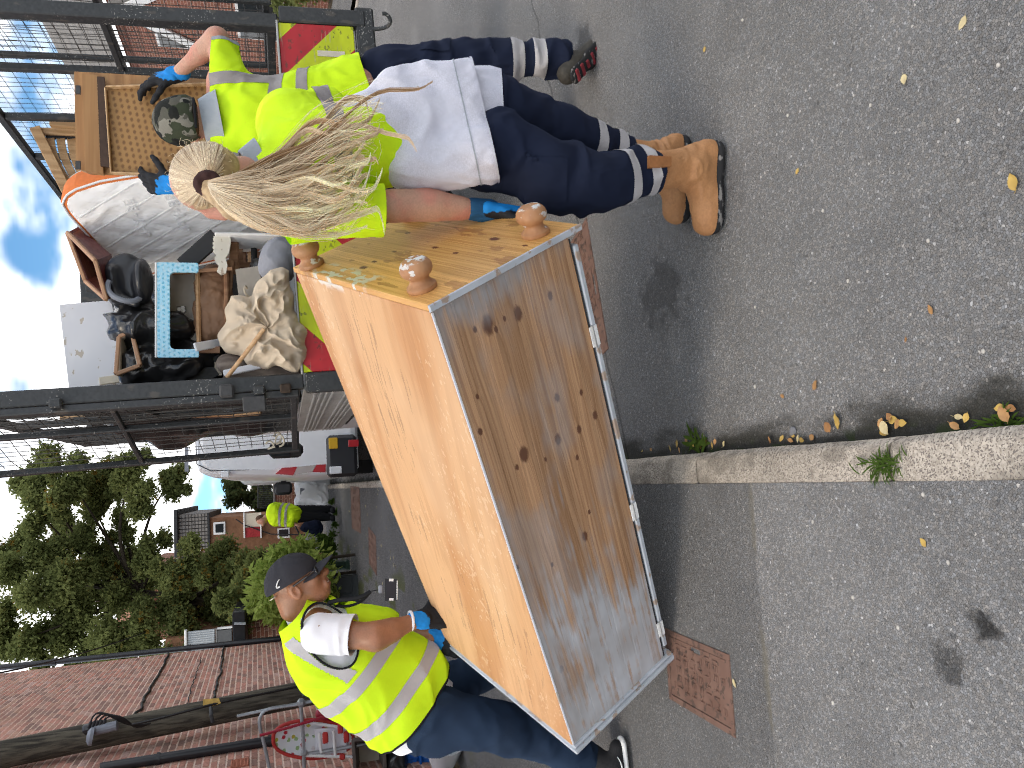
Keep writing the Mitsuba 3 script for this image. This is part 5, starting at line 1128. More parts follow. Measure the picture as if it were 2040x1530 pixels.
# trousers
def leg(h, k, a, rh, rk, ra, extra=()): return [rc(h, k, rh, rk), rc(k, a, rk, ra), *extra]
tl = leg(wHL, wKL, J(1300, 341, 2.41), .128, .096, .070, [rc(J(1090, 350, 2.40), J(1170, 362, 2.38), .102, .092), rc(J(1205, 362, 2.38), J(1225, 355, 2.38), .084, .080)])
tr_ = leg(wHR, wKR, J(1248, 300, 2.60), .120, .082, .058)
tl_m = blob(tl, .0065, .03, lambda P: limb_fold(P, wAL - wHL, .015, .085, 3)); tr_m = blob(tr_, .0075, .03, lambda P: limb_fold(P, wAR - wHR, .014, .09, 7))
la = unit(J(1300, 341, 2.41) - J(1190, 362, 2.40)); ra_ = unit(J(1248, 300, 2.6) - J(1150, 280, 2.58))
tl_m = cut(tl_m, J(1302, 341, 2.41), -la); tr_m = cut(tr_m, J(1254, 302, 2.6), -ra_)
put(WO + '__trousers', cat(tl_m, tr_m), 'navy_cloth', True, label='dark navy work trousers')
for m, o, d in ((tl_m, J(1238, 350, 2.4), la), (tl_m, J(1284, 343, 2.4), la), (tr_m, J(1184, 295, 2.59), ra_), (tr_m, J(1228, 300, 2.6), ra_)): put(WO + '__trousers__reflective_band', band(m, o, d, .038), 'reflective_tape', True)
put(WO + '__trousers__cargo_pocket', cut(cut(cut(cut(puff(tl_m, .006), J(1045, 300, 2.4), -UPV), J(1125, 300, 2.4), UPV), J(1080, 408, 2.4), RGT), J(1080, 332, 2.4), -RGT), 'navy_cloth', True)
# rigger boots
def boot(top, ankle, heel, toe, s, r_top=.066):
    d = unit(toe - heel); z0 = ROADZ; side = np.cross(d, (0, 0, 1)); h3 = lambda p, z: np.array([p[0], p[1], z0 + z])
    up_ = [rc(top, ankle, r_top, .060, (side, 1.05)), rc(ankle, h3(heel, .058), .056, .040), rc(h3(heel, .055), h3(heel + d * .14, .055), .038, .040), rc(ankle + d * .02, h3(heel + d * .17, .062), .05, .040), rc(h3(heel + d * .15, .055), h3(toe - d * .045, .052), .044, .042), ell(h3(toe - d * .05, .052), (.062, .052, .044), np.array([d, side, (0, 0, 1)]))]
    m = blob(up_, .005, .03, lambda P: .011 * np.maximum(0, 1 - np.abs((P[..., 2] - z0) - .13) / .07) * (1 - 2 * np.abs(2 * meshkit.noise(P * np.array([14, 14, 38.]), s) - 1)) + folds(P, .0025, .05, s), cuts=[(ell(h3(heel + d * .1, -.02), (.4, .4, .05)), .004)])
    m = cut(m, h3(heel, .040), (0, 0, 1))
    sole = blob([rc(h3(heel + d * .005, .024), h3(heel + d * .07, .024), .049, .047, ((0, 0, 1), 1.9)), rc(h3(heel + d * .09, .027), h3(heel + d * .15, .027), .043, .052, ((0, 0, 1), 2.0)), rc(h3(heel + d * .15, .026), h3(toe - d * .045, .026), .055, .053, ((0, 0, 1), 2.0)), rc(h3(toe - d * .05, .036), h3(toe - d * .045, .038), .058, .056, ((0, 0, 1), 1.5))], .004, .01)
    return m, sole, d, h3
def hz(x, y): return gp(x, y, ROADZ + .02)
bl_heel, bl_toe = hz(1428, 305), hz(1424, 462)
m, so, d, h3 = boot(J(1296, 341, 2.42), J(1376, 332, 2.44), bl_heel, bl_toe, 2)
m = cut(m, J(1294, 341, 2.42), -la) if False else m
put(WO + '__boot', m, 'tan_leather', True, label='tan leather rigger boot'); bt = WO + '__boot'
put(bt + '__sole', so, 'boot_sole', True)
pt = J(1296, 330, 2.345); put(bt + '__pull_loop', tube(spline([J(1294, 318, 2.36), J(1284, 322, 2.34), J(1290, 326, 2.33), J(1328, 322, 2.34), J(1334, 320, 2.355)], 14), .0, 4) if False else slab([J(1294, 309, 2.305), J(1294, 333, 2.305), J(1338, 331, 2.32), J(1338, 312, 2.32)], .014, (0, 1, 0)), 'strap_leather')
br_heel, br_toe = hz(1362, 292), hz(1362, 440)
m, so, d, h3 = boot(J(1252, 310, 2.62), J(1318, 318, 2.66), br_heel, br_toe, 5, .060)
b2 = put(WO + '__boot', m, 'tan_leather', True); put(b2 + '__sole', so, 'boot_sole', True)
# left glove gripping the base of the wardrobe
gF = unit(J(1042, 432, 2.47) - wWr); gN = unit(-RGT * .8 + np.array([0, .15, -.1])); gS = unit(np.array([0, -1, .1]))
glove_mat('glove_w', wWr + gF * .02, gN, gF, .004, .120)
hw = hand_prims(wWr + gF * .012, gF, gN, gS, (.25, .7, .6), 1.32, .08, (.55, .6), (0, .05, .1, .1))
gk = put(WO + '__glove', blob(hw, .0036, .007), 'glove_w', True, label='blue work glove with black palm')
put(gk + '__cuff', blob([rc(wWr - gF * .03, wWr + gF * .03, .035, .040)], .004, .01, lambda P: .0018 * np.sin(((P - wWr) @ RGT) * 900)), 'knit_cuff', True)
# hair
rh = np.random.default_rng(12)
HC = hp(0, -.012, .012); HRAD = np.array([.083, .104, .103])
tie = J(415, 366, 2.265); td = unit((tie - HC))
def sph(dv, k=1.0):
    q = HB @ dv; return HC + dv * (k / np.linalg.norm(q / HRAD))
S, Cc = [], []
def strand(P, r, col, n=3):
    S.append((P, r, col))
def hcol(t): return np.array([.96, .83, .61]) * (1 - t) + np.array([.38, .22, .10]) * t
for i in range(1500):
    v = rh.normal(size=3); v /= np.linalg.norm(v); q = HB @ v
    if q[2] < -.42 or q[1] > .62 + .2 * q[2] or abs(q[0]) > .985: continue
    if q[2] < -.1 and q[1] > .1: continue
    P = []
    for t in np.linspace(0, 1, 11):
        w = unit(v * (1 - t) + td * t * 1.0 + 1e-4); P.append(sph(w, 1.010 + .018 * math.sin(t * 3.1) + .003 * rh.random()))
    P = np.array(P); P[-1] = tie + rh.normal(size=3) * .009
    strand(P, np.linspace(.0016, .0012, 11), hcol(np.clip(.28 + .5 * (meshkit.noise(v * 9 + 3) - .35) + rh.normal(0, .2), 0, 1)))
def fan(w):
    a = [np.array(x, float) for x in ((416, 368, 2.235), (460, 414, 2.195), (545, 452, 2.19), (635, 448, 2.21), (718, 408, 2.24))]
    b = [np.array(x, float) for x in ((416, 366, 2.235), (468, 388, 2.18), (552, 392, 2.17), (640, 372, 2.19), (715, 345, 2.225))]
    c = [np.array(x, float) for x in ((415, 364, 2.235), (462, 358, 2.21), (540, 325, 2.225), (625, 268, 2.26), (748, 205, 2.27))]
    return [x * (1 - 2 * w) + y * 2 * w if w < .5 else y * (2 - 2 * w) + z * (2 * w - 1) for x, y, z in zip(a, b, c)]
for lk in range(64):
    w = float(np.clip(rh.beta(1.0, 1.7), 0, 1)) if lk < 48 else rh.uniform(.5, 1.0)
    K = fan(w); o3 = rh.normal(size=3); ph, am = rh.uniform(0, 6.28), rh.uniform(.4, 2.4); tone = np.clip(rh.normal(-.04 + 1.25 * max(0, w - .42) + .08 * (o3[2] > 0), .13), 0, 1)
    L = rh.uniform(.70, 1.12); G = []
    for j, kx in enumerate(K):
        f = j / 4; G.append(at(*(kx + np.array([o3[0] * 10 * f, o3[1] * 17 * f ** .8, -.012 - .018 * o3[2] * f]))))
    G = spline(G, 20); t = np.linspace(0, 1, 20)
    G = G + np.outer(t ** 1.1 * .028 * am * np.sin(6.5 * t * min(am, 1.4) + ph), RGT) + np.outer(t ** 1.1 * .024 * am * np.cos(7.0 * t + ph), FWD) + np.outer(t ** 3 * rh.normal() * .03, UPV)
    if L > 1: G = np.vstack([G, G[-1] + (G[-1] - G[-2]) * np.linspace(.8, 1 + 14 * (L - 1), 4)[:, None] + np.outer(np.linspace(.1, 1, 4) ** 2 * rh.normal() * .03, RGT)])
    else: G = G[: int(20 * L) + 1]
    n = len(G); t = np.linspace(0, 1, n); R0 = rh.uniform(.009, .019)
    for s in range(rh.integers(24, 46)):
        a, q = rh.uniform(0, 6.28), R0 * math.sqrt(rh.random()); b1 = RGT * math.cos(a) + FWD * math.sin(a)
        wid = (.3 + 1.1 * np.sin(np.minimum(1, t * 1.5) * 1.9)) * (1 - t) ** .8 + .05; m = n - int(rh.integers(0, 4))
        P = G + np.outer(wid * q, b1) + np.outer(np.sin(t * 9 + a) * .0016 + t ** 2 * rh.normal() * .003, RGT)
        strand(P[:m], np.linspace(.0015, .0006, m), hcol(np.clip(tone + rh.normal(0, .10), 0, 1)))
for i in range(260):  # fly-away hairs lifted by the wind
    w = rh.random(); K = fan(w); P = []
    for j, kx in enumerate(K):
        f = j / 4; x, y, Y = kx + np.array([rh.normal() * 16 * f, rh.normal() * 22 * f + (-18 * f if w > .5 else 10 * f), rh.normal() * .05 * f]); P.append(at(x, y, Y))
    strand(spline(P, 15), np.linspace(.0008, .0005, 15), hcol(np.clip(rh.normal(.2, .2), 0, 1)))
for i in range(120):
    v = unit(rh.normal(size=3) + hU * .5 - hF * .5); a = sph(v, 1.0); b = sph(v, 1.06) + rh.normal(size=3) * .012
    strand(spline([a, (a + b) / 2 + rh.normal(size=3) * .006, b], 6), np.linspace(.0006, .0004, 6), hcol(.2))
V, F, CO, base = [], [], [], 0
for P, r, col in S:
    t = tube(P, r, 3, False); V.append(t.vertices); F.append(t.faces + base); base += len(t.vertices)
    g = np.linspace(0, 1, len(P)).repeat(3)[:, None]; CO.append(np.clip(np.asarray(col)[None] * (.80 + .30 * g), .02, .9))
hm = trimesh.Trimesh(np.vstack(V), np.vstack(F), process=False)
scene['hair_strand'] = {'type': 'twosided', 'nested': {'type': 'principled', 'base_color': {'type': 'mesh_attribute', 'name': 'vertex_color'}, 'roughness': 0.42, 'specular': 0.5}}
mat('hair_base', lambda p, n, uv: mix((0.24, 0.15, 0.08), (0.60, 0.44, 0.25), fbm(p.x * 90, p.y * 90, p.z * 14, 3)), .6)
HA = key(WO + '__hair'); tag(HA, 'long blonde hair tied in a windblown ponytail')
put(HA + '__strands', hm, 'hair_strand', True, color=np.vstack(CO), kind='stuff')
capb = cut(cut(blob([ell(HC, HRAD * .995, HB)], .006), HC + hU * -.035 + hF * .02, unit(hU * .8 - hF * .55)), HC + hF * .055, unit(-hF + hU * .6))
put(HA + '__scalp', capb, 'hair_base', True)
pk = [fan(w) for w in (.12, .3, .5)]
put(HA + '__core', blob([rc(at(*K[j]) + np.array([0, .03, 0]), at(*K[j + 1]) + np.array([0, .03, 0]), .022 + .002 * j, .024 - .004 * j) for K in pk for j in range(3)], .007, .03), 'hair_base', True)
put(HA + '__scrunchie', blob([rc(tie + td * .014 + rot(hU * .024, td, a), tie + td * .014 + rot(hU * .024, td, a + .6), .0115, .0115) for a in np.arange(0, 6.3, .6)], .0035, .008, lambda P: folds(P, .003, .016, 3)), 'scrunchie', True)

# ---------------------------------------------------------------- the man with the camouflage cap
MC = thing('person', 'person in camouflage cap and yellow hi-vis polo striding away with wooden panels', 'person')
cH = J(365, 243, 3.62); cN = J(425, 243, 3.64); cSR, cSL = J(448, 165, 3.62), J(452, 325, 3.66)
cER, cWR = J(432, 78, 3.62), J(352, 148, 3.84); cEL, cWL = J(440, 385, 3.66), J(352, 368, 3.88)
cCh, cW_ = J(520, 235, 3.64), J(715, 188, 3.64); cHR, cHL = J(775, 150, 3.64), J(765, 215, 3.66)
cKR, cAR = J(940, 122, 3.58), J(1118, 118, 3.52); cKL, cAL = J(950, 240, 3.72), J(1120, 265, 3.80)
mU = unit(cH - cN + np.array([0, 0, .1])); mF = unit((.05, 1, .15)); mR = unit(np.cross(mF, mU)); mF = np.cross(mU, mR); MB = np.array([mR, mF, mU])
mp = lambda x, y, z: cH + mR * x + mF * y + mU * z
head = [ell(mp(0, -.005, .012), (.078, .097, .102), MB), ell(mp(0, .035, -.045), (.062, .06, .072), MB), rc(mp(0, .10, -.02), mp(0, .112, -.04), .010, .014), rc(mp(0, -.02, -.06), cN - mU * .04, .056, .064), *[ell(mp(s * .082, -.008, -.028), (.012, .020, .034), MB) for s in (1, -1)], rc(mp(0, .05, -.095), mp(0, .03, -.1), .035, .04)]
arms = [rc(cSR, cER, .052, .045), rc(cER, cER + (cWR - cER) * .4, .044, .041), rc(cER, cWR, .042, .030), rc(cSL, cEL, .052, .045), rc(cEL, cWL, .043, .030)]
body = solid(blob(head, .0055, .022), blob(arms, .007, .03), blob([rc(cSR, cSL, .08, .08), rc(cCh, cW_, .13, .12), rc(cHR, cKR, .075, .055), rc(cHL, cKL, .075, .055), rc(cKR, cAR, .05, .04), rc(cKL, cAL, .05, .04), rc(cN, cCh, .06, .1)], .016, .06))
put(MC + '__body', body, 'skin_light', True)
mat('brown_hair', speck((0.10, 0.05, 0.028), .3, 200, 20, .3), .7)
put(MC + '__hair', blob([ell(mp(0, -.030, -.040), (.080, .071, .030), MB)], .006), 'brown_hair', True)
put(MC + '__earbud', blob([rc(mp(-.088, -.004, -.035), mp(-.09, .012, -.055), .007, .005)], .003), 'white_trim', True)
cp = blob([ell(mp(0, -.004, .018), (.100, .120, .108), MB), ell(mp(0, -.055, -.015), (.093, .068, .07), MB)], .005, .03, lambda P: folds(P, .002, .05, 3))
cp = cut(cp, mp(0, 0, -.066), unit(mU * 1.0 + mF * .22)); ci = puff(cp, -.004); ci.invert()
put(MC + '__cap', cat(cp, ci), 'camo_cloth', True, label='camouflage baseball cap'); ck = MC + '__cap'
put(ck + '__button', blob([ell(mp(0, 0, .122), (.009, .009, .005), MB)], .002), 'camo_cloth', True)
put(ck + '__seam', cat(*[tube([mp(.093 * math.sin(a) * math.cos(t), -.004 + .113 * math.cos(a) * math.cos(t), .024 + .099 * math.sin(t)) for t in np.linspace(-.35, 1.5, 14)], .0013, 4) for a in np.arange(0, 6.28, 1.047)]), 'black_cloth')
put(ck + '__peak', blob([ell(mp(0, .13, .0), (.075, .075, .008), MB)], .004), 'camo_cloth', True)
put(ck + '__strap', tube([mp(.099 * math.sin(a), -.012 - .124 * math.cos(a), -.048) for a in np.linspace(-.7, .7, 12)], .006, 6), 'black_cloth')
polo = [rc(cSR, cSL, .088, .088), rc(cCh + (cSR - cCh) * .4, cCh + (cSL - cCh) * .4, .125, .125), rc(cCh, cW_, .155, .162, ((0, 1, 0), 1.15)), rc(cW_, J(748, 182, 3.64), .162, .160, ((0, 1, 0), 1.15)), rc(cSR, cSR + (cER - cSR) * .78, .082, .080), rc(cSL, cSL + (cEL - cSL) * .78, .082, .080), rc(cN, cCh, .052, .12)]
pm = blob(polo, .0085, .05, lambda P: folds(P, .010, .12, 24, (1, 1, .5), 1.0) + folds(P, .005, .05, 29, (1, 1, .6)))
pm = cut(cut(pm, J(738, 170, 3.6), unit(UPV - .35 * RGT)), cSR + (cER - cSR) * .86, unit(cSR - cER))
pm = cut(pm, J(430, 243, 3.64), -UPV)
put(MC + '__polo', pm, 'hi_vis', True, label='fluorescent yellow polo shirt'); pk_ = MC + '__polo'
put(pk_ + '__reflective_band', band(pm, J(566, 200, 3.64), unit(UPV * 1 - RGT * .10), .055), 'dark_tape', True)
put(pk_ + '__reflective_band', band(pm, J(618, 200, 3.64), unit(UPV * 1 - RGT * .12), .05), 'dark_tape', True)
put(pk_ + '__shoulder_band', main_piece(cut(band(pm, J(450, 168, 3.6), unit(RGT * 1 + UPV * .12), .055), J(556, 165, 3.6), UPV)), 'dark_tape', True)
put(pk_ + '__shoulder_band', main_piece(cut(band(pm, J(450, 318, 3.6), unit(RGT * 1 - UPV * .12), .055), J(556, 318, 3.6), UPV)), 'dark_tape', True)
put(pk_ + '__sleeve_hem', band(pm, cSR + (cER - cSR) * .83, unit(cSR - cER), .02, .002), 'grey_collar', True)
put(pk_ + '__collar', collar_ring(J(403, 243, 3.635), cN - cCh, .090, .080, .45, .006, 1.0), 'grey_collar', 40)
rl = blob([rc(cHR, cKR, .108, .088), rc(cKR, cAR, .088, .078), rc(cHR, cHL, .12, .12)], .008, .05, lambda P: limb_fold(P, cAR - cHR, .016, .12, 33))
ll = blob([rc(cHL, cKL, .108, .088), rc(cKL, cAL, .088, .08)], .010, .05, lambda P: limb_fold(P, cAL - cHL, .010, .12, 43))
rl = cut(rl, J(1136, 118, 3.52), unit(cKR - cAR))
put(MC + '__trousers', cat(rl, ll), 'navy_cloth', True, label='dark navy work trousers'); kt = MC + '__trousers'
for x in (1028, 1070): put(kt + '__reflective_band', band(rl, J(x, 116, 3.55), unit(cKR - cAR), .062), 'reflective_tape', True)
put(kt + '__cargo_pocket', cut(cut(cut(puff(rl, .007), J(840, 100, 3.6), -UPV), J(900, 100, 3.6), UPV), J(870, 118, 3.6), RGT), 'navy_cloth', True)
# trailing shoe, toe down, red sole towards the back
sh_, st_ = J(1146, 150, 3.42), J(1205, 84, 3.50); sd = unit(st_ - sh_); sn = unit(np.array([-.25, -.75, -.6])); sn = unit(sn - sd * (sn @ sd)); ss = np.cross(sd, sn)
put(MC + '__shoe', blob([rc(sh_ - sn * .060 + sd * .02, st_ - sn * .052 - sd * .02, .047, .038), rc(cAR + unit(cAR - cKR) * .03, sh_ - sn * .062 + sd * .075, .045, .036)], .005, .03, lambda P: folds(P, .003, .05, 2)), 'dark_leather', True)
so = put(MC + '__shoe__sole', blob([rc(sh_, sh_ + sd * .06, .040, .038, (sn, 2.4)), rc(sh_ + sd * .09, sh_ + sd * .15, .034, .046, (sn, 2.4)), rc(sh_ + sd * .15, st_, .048, .044, (sn, 2.4))], .0045, .01), 'boot_sole', True)
for i in range(7):
    t = i / 6; c = sh_ + (st_ - sh_) * (t * .98) + sn * .017; w = .030 if i not in (2,) else .02
    put(MC + '__shoe__tread', beam(c - ss * w, c + ss * w, .022, .012, sn, .004), 'red_sole')
put(MC + '__shoe', blob([rc(gp(1150, 262, ROADZ) + np.array([0, 0, .045]), gp(1142, 268, ROADZ) + np.array([-.02, .2, .045]), .045, .042), rc(cAL, gp(1146, 264, ROADZ) + np.array([0, .04, .06]), .05, .045)], .007, .03), 'dark_leather', True)
# gloves
for nm, W, tip, N, Sd, cu in (('glove_cr', cWR, J(272, 166, 3.92), unit(-RGT * .75 + np.array([0, .6, 0])), unit(-RGT * .7 - np.array([0, .75, 0])), (.30, .40, .35)), ('glove_cl', cWL, J(288, 366, 3.95), unit(RGT * .75 + np.array([0, .6, 0])), unit(RGT * .7 - np.array([0, .75, 0])), (.30, .40, .35))):
    F_ = unit(tip - W); glove_mat(nm, W, N, F_, .016, .135)
    k = put(MC + '__glove', blob(hand_prims(W + F_ * .01, F_, N, Sd, cu, 1.22, .07, (.75, .45)), .004, .012), nm, True, label='blue work glove with black fingers')
    put(k + '__cuff', blob([rc(W - F_ * .03, W + F_ * .02, .036, .040)], .005, .01), nm, True)

# ---------------------------------------------------------------- wooden panels in his hands
mat('tan_wood', plank_tex((0.26, 0.125, 0.042), (0.37, 0.20, 0.08), 0, 0.6), 0.55, 0.4)
mat('dark_trim', speck((0.055, 0.03, 0.018), .3), .6)
def rattan(p, n, uv):
    a, b = (p.x + p.z * .35) * 30, (p.z - p.x * .2) * 34; row = dr.floor(b); fx = a + .5 * (row - 2 * dr.floor(row / 2)); u_, v_ = fx - dr.floor(fx) - .5, b - row - .5
    return mix((0.30, 0.165, 0.06), (0.15, 0.075, 0.027), 1 - smoothstep(.10, .38, dr.sqrt(u_ * u_ * .6 + v_ * v_)))
mat('rattan_weave', rattan, .7)
DP = thing('cabinet_door', 'tan wooden cabinet door frame held up by the man in the camouflage cap', 'panel')
put(DP + '__board', slab(pane4([(146, 141), (185, 146), (420, 158), (420, 350), (180, 346), (150, 334)], [4.12, 4.12, 4.0, 4.0, 4.12, 4.12]), .022, (0, 1, 0)), 'tan_wood')
put(DP + '__rail', slab(pane4([(164, 147), (198, 150), (206, 346), (170, 340)], 4.08), .03, (0, 1, 0)), 'tan_wood')
put(DP + '__slot', slab(pane4([(193, 152), (208, 153), (218, 333), (200, 330)], 4.055), .012, (0, 1, 0)), 'dark_trim')
for y in (170, 320): put(DP + '__hinge', slab(pane4([(150, y), (160, y), (160, y + 16), (150, y + 16)], 4.075), .012, (0, 1, 0)), 'dark_iron')
RP = thing('rattan_screen', 'woven rattan pattern panel held in front of the wooden door', 'panel')
put(RP + '__panel', slab(pane4([(210, 176), (225, 172), (420, 168), (420, 352), (222, 345)], [4.02, 4.02, 3.93, 3.93, 4.02]), .02, (0, 1, 0)), 'rattan_weave')
put(RP + '__edge', cat(*[beam(at(*a, 4.01), at(*b, 4.01 if b[0] < 300 else 3.92), .008, .03, (0, 1, 0)) for a, b in (((210, 176), (222, 345)), ((222, 345), (420, 352)), ((212, 174), (420, 168)))]), 'bare_pine')

# ---------------------------------------------------------------- the man in the vest
MV = thing('person', 'smiling person in black cap, sunglasses, yellow hi-vis vest and jeans, lifting the wardrobe', 'person')
vH = J(594, 1161, 3.58); iu = lambda dx, dy: unit(-dy * RGT - dx * UPV)     # direction given in the photograph
vF = unit(iu(.80, -.58) + np.array([0, .12, 0])); vU0 = iu(-.58, -.80); vR = unit(np.cross(vF, vU0)); vU = np.cross(vR, vF); VB = np.array([vR, vF, vU])
vp = lambda x, y, z: vH + vR * x + vF * y + vU * z
vN = J(607, 1222, 3.62); vSR, vSL = J(640, 1262, 3.48), J(625, 1225, 3.80)
vER, vWR = J(748, 1268, 3.40), J(832, 1235, 3.44); vEL, vWL = J(750, 1262, 3.78), J(858, 1270, 3.62)
vCh, vW_ = J(665, 1290, 3.64), J(800, 1400, 3.68); vHR, vHL = J(835, 1420, 3.60), J(835, 1410, 3.78)
vKR, vAR = J(1010, 1452, 3.55), J(1180, 1512, 3.62); vKL, vAL = J(965, 1330, 3.86), J(1150, 1340, 4.0)
head = [ell(vp(0, -.008, .018), (.079, .099, .100), VB), ell(vp(0, .032, -.04), (.066, .066, .078), VB), ell(vp(0, .048, -.095), (.044, .045, .030), VB), rc(vp(0, .088, .010), vp(0, .118, -.030), .009, .0155), *[rc(vp(s * .012, .108, -.034), vp(s * .017, .100, -.036), .009, .009) for s in (1, -1)],
        rc(vp(-.042, .077, .013), vp(.042, .077, .013), .012, .012), *[ell(vp(s * .044, .068, -.028), (.024, .026, .022), VB) for s in (1, -1)], rc(vp(-.024, .098, -.064), vp(.024, .098, -.064), .0075, .0075), rc(vp(-.022, .095, -.078), vp(.022, .095, -.078), .0085, .0085),
        rc(vp(0, -.045, -.05), vN + unit(vCh - vN) * .03, .060, .068), rc(vp(0, -.075, -.02), vp(0, -.085, -.075), .045, .05)]
ears = [ell(vp(s * .081, -.014, -.022), (.010, .022, .035), VB) for s in (1, -1)]
arm = [rc(vSR, vER, .062, .052), rc(vER, vER + (vWR - vER) * .35, .050, .046), rc(vER, vWR, .047, .031), rc(vSL, vEL, .058, .05), rc(vEL, vWL, .048, .032)]
body = solid(blob(head + ears, .0042, .018, cuts=[(rc(vp(-.026, .106, -.0705), vp(.026, .106, -.0705), .0045, .0045), .004), (ell(vp(.088, -.006, -.020), (.006, .012, .020), VB), .004)] + [(rc(vp(s * .033, .098, -.045), vp(s * .045, .085, -.085), .0035, .003), .008) for s in (1, -1)]), blob(arm, .006, .03),
           blob([rc(vSR, vSL, .08, .08), rc(vCh, vW_, .11, .11), rc(vHR, vKR, .07, .05), rc(vHL, vKL, .075, .055), rc(vKR, vAR, .05, .04), rc(vKL, vAL, .05, .04), rc(vN, vCh, .06, .1)], .016, .06))
put(MV + '__body', body, 'skin_brown', True)
put(MV + '__body__teeth', blob([rc(vp(-.016, .1005, -.0705), vp(.016, .1005, -.0705), .003, .003)], .0016, .002), 'white_trim', True)
for s in (1, -1): put(MV + '__body__eye', blob([ell(vp(s * .032, .085, .002), (.012, .012, .012), VB)], .003), 'white_trim', True)
# cap with peak
cp = blob([ell(vp(0, -.010, .030), (.096, .119, .098), VB), ell(vp(0, -.06, .012), (.084, .065, .068), VB)], .005, .03, lambda P: folds(P, .0022, .05, 8))
cp = cut(cp, vp(0, 0, .018), unit(vU * 1.0 + vF * .10)); ci = puff(cp, -.004); ci.invert()
put(MV + '__cap', cat(cp, ci), 'cap_black', True, label='faded black baseball cap'); vk = MV + '__cap'
a_, b_ = np.meshgrid(np.linspace(-1, 1, 21), np.linspace(0, 1, 12), indexing='ij')
pkP = np.array([[vp(.082 * math.sin(a * 1.25) * (1 - .12 * b), .098 * math.cos(a * 1.25) * 1.0 + b * .082 * math.cos(a * .95), .022 - .010 * b - .034 * abs(math.sin(a * 1.2)) ** 2) for b in np.linspace(0, 1, 12)] for a in np.linspace(-1, 1, 21)])
pu = grid_mesh(pkP); pl = grid_mesh(pkP - vU * .004); put(vk + '__peak', cat(pu, pl), 'cap_black', True)
put(vk + '__peak_edge', tube(pkP[:, -1] - vU * .002, .003, 6), 'cap_black')
put(vk + '__rear_tab', cat(beam(vp(.035, -.119, .012), vp(.062, -.098, .012), .018, .004, vp(.05, -.11, .1) - vp(.05, -.11, 0))), 'cream_panel', label='small white patch at the back of the cap')
sw = [vp(.094, -.030, .060), vp(.096, -.052, .048), vp(.093, -.058, .040), vp(.094, -.045, .036)]
put(vk + '__emblem', tube(spline(sw, 14), np.linspace(.0016, .0036, 14), 6), 'white_trim', label='small white tick emblem on the side')
put(vk + '__button', blob([ell(vp(0, -.01, .126), (.009, .009, .005), VB)], .002), 'cap_black', True)
# sunglasses
mat('sunglass', (0.012, 0.012, 0.014), .12, .7)
gl_ = put(MV + '__sunglasses', cat(*[blob([ell(vp(s * .040, .101, -.004), (.033, .008, .022), VB)], .003) for s in (1, -1)], tube([vp(-.014, .106, .006), vp(.014, .106, .006)], .003, 6)), 'sunglass', True)
for s in (1, -1): put(gl_ + '__arm', tube([vp(s * .066, .092, .002), vp(s * .084, .06, .003), vp(s * .088, -.005, .004)], .0038, 6), 'sunglass')
# white T-shirt, vest
tee = [rc(vSR, vSL, .068, .075), rc(vCh, J(720, 1340, 3.66), .16, .165), rc(J(720, 1340, 3.66), J(836, 1421, 3.68), .170, .186), rc(vSL, vSL + (vEL - vSL) * .5, .088, .08), rc(vN, vCh, .075, .13)]
tm = blob(tee, .008, .035, lambda P: folds(P, .007, .10, 51, (1, 1, .7), 1.0)); vax = unit(vW_ - vCh)
tm = cut(tm, J(834, 1440, 3.68), -vax)
v_ad = unit(vER - vSR)
vsl = cut(blob([rc(vSR - v_ad * .01, vER, .075, .079)], .007, .03, lambda P: limb_fold(P, v_ad, .006, .07, 55)), J(704, 1262, 3.43), -v_ad); vsi = puff(vsl, -.004); vsi.invert(); tm = cat(tm, vsl, vsi)
put(MV + '__tshirt', tm, 'white_cotton', True, label='white T-shirt')
vest = [rc(vSR + (vSL - vSR) * .12, vSL, .096, .096), rc(vCh, J(720, 1340, 3.66), .190, .200, (vax * 0 + np.array([0, 1, 0]), 1.05)), rc(J(720, 1340, 3.66), J(800, 1395, 3.67), .200, .218), rc(vN + vax * .03, vCh, .088, .15), rc(J(735, 1285, 3.62), J(840, 1335, 3.62), .12, .12), rc(J(592, 1228, 3.53), J(645, 1229, 3.55), .058, .050), rc(J(645, 1229, 3.55), J(760, 1256, 3.58), .050, .09), rc(J(590, 1228, 3.54), J(630, 1325, 3.58), .060, .10)]
vm = blob(vest, .007, .055, lambda P: folds(P, .012, .15, 61, (1, 1, .6), .9), pad=.045)
hole_c = J(655, 1275, 3.42)
hole_ax = unit(np.array([.1, -1, .1]))
vm = cut(vm, J(818, 1408, 3.68), -vax)
# arm openings and front opening are cut clean
def drop(mesh, test):
    c = mesh.triangles_center; m = mesh.copy(); m.update_faces(~test(c)); m.remove_unreferenced_vertices(); return m
ax1, ax2 = iu(.72, .28), iu(-.28, .72)
hc_ = J(658, 1268, 3.46)
def arm_hole(c):
    d = c - hc_; a, b = d @ iu(.60, .80), d @ iu(.80, -.60); n_ = d[:, 1]
    return ((a / .145) ** 2 + (b / .095) ** 2 < 1) & (n_ < .16)
vm2 = drop(vm, arm_hole)
vm2 = cut(vm2, vN - vax * .050, vax)
vi = puff(vm2, -.003); vi.invert()
put(MV + '__vest', cat(vm2, vi), 'hi_vis', True, label='fluorescent yellow hi-vis waistcoat with black piping'); kv = MV + '__vest'
for o, n_, w in ((J(708, 1340, 3.6), vax, .055), (J(775, 1388, 3.6), vax, .055)): put(kv + '__reflective_band', drop(band(vm2, o, n_, w), lambda c: c[:, 0] > 99), 'reflective_tape', True)
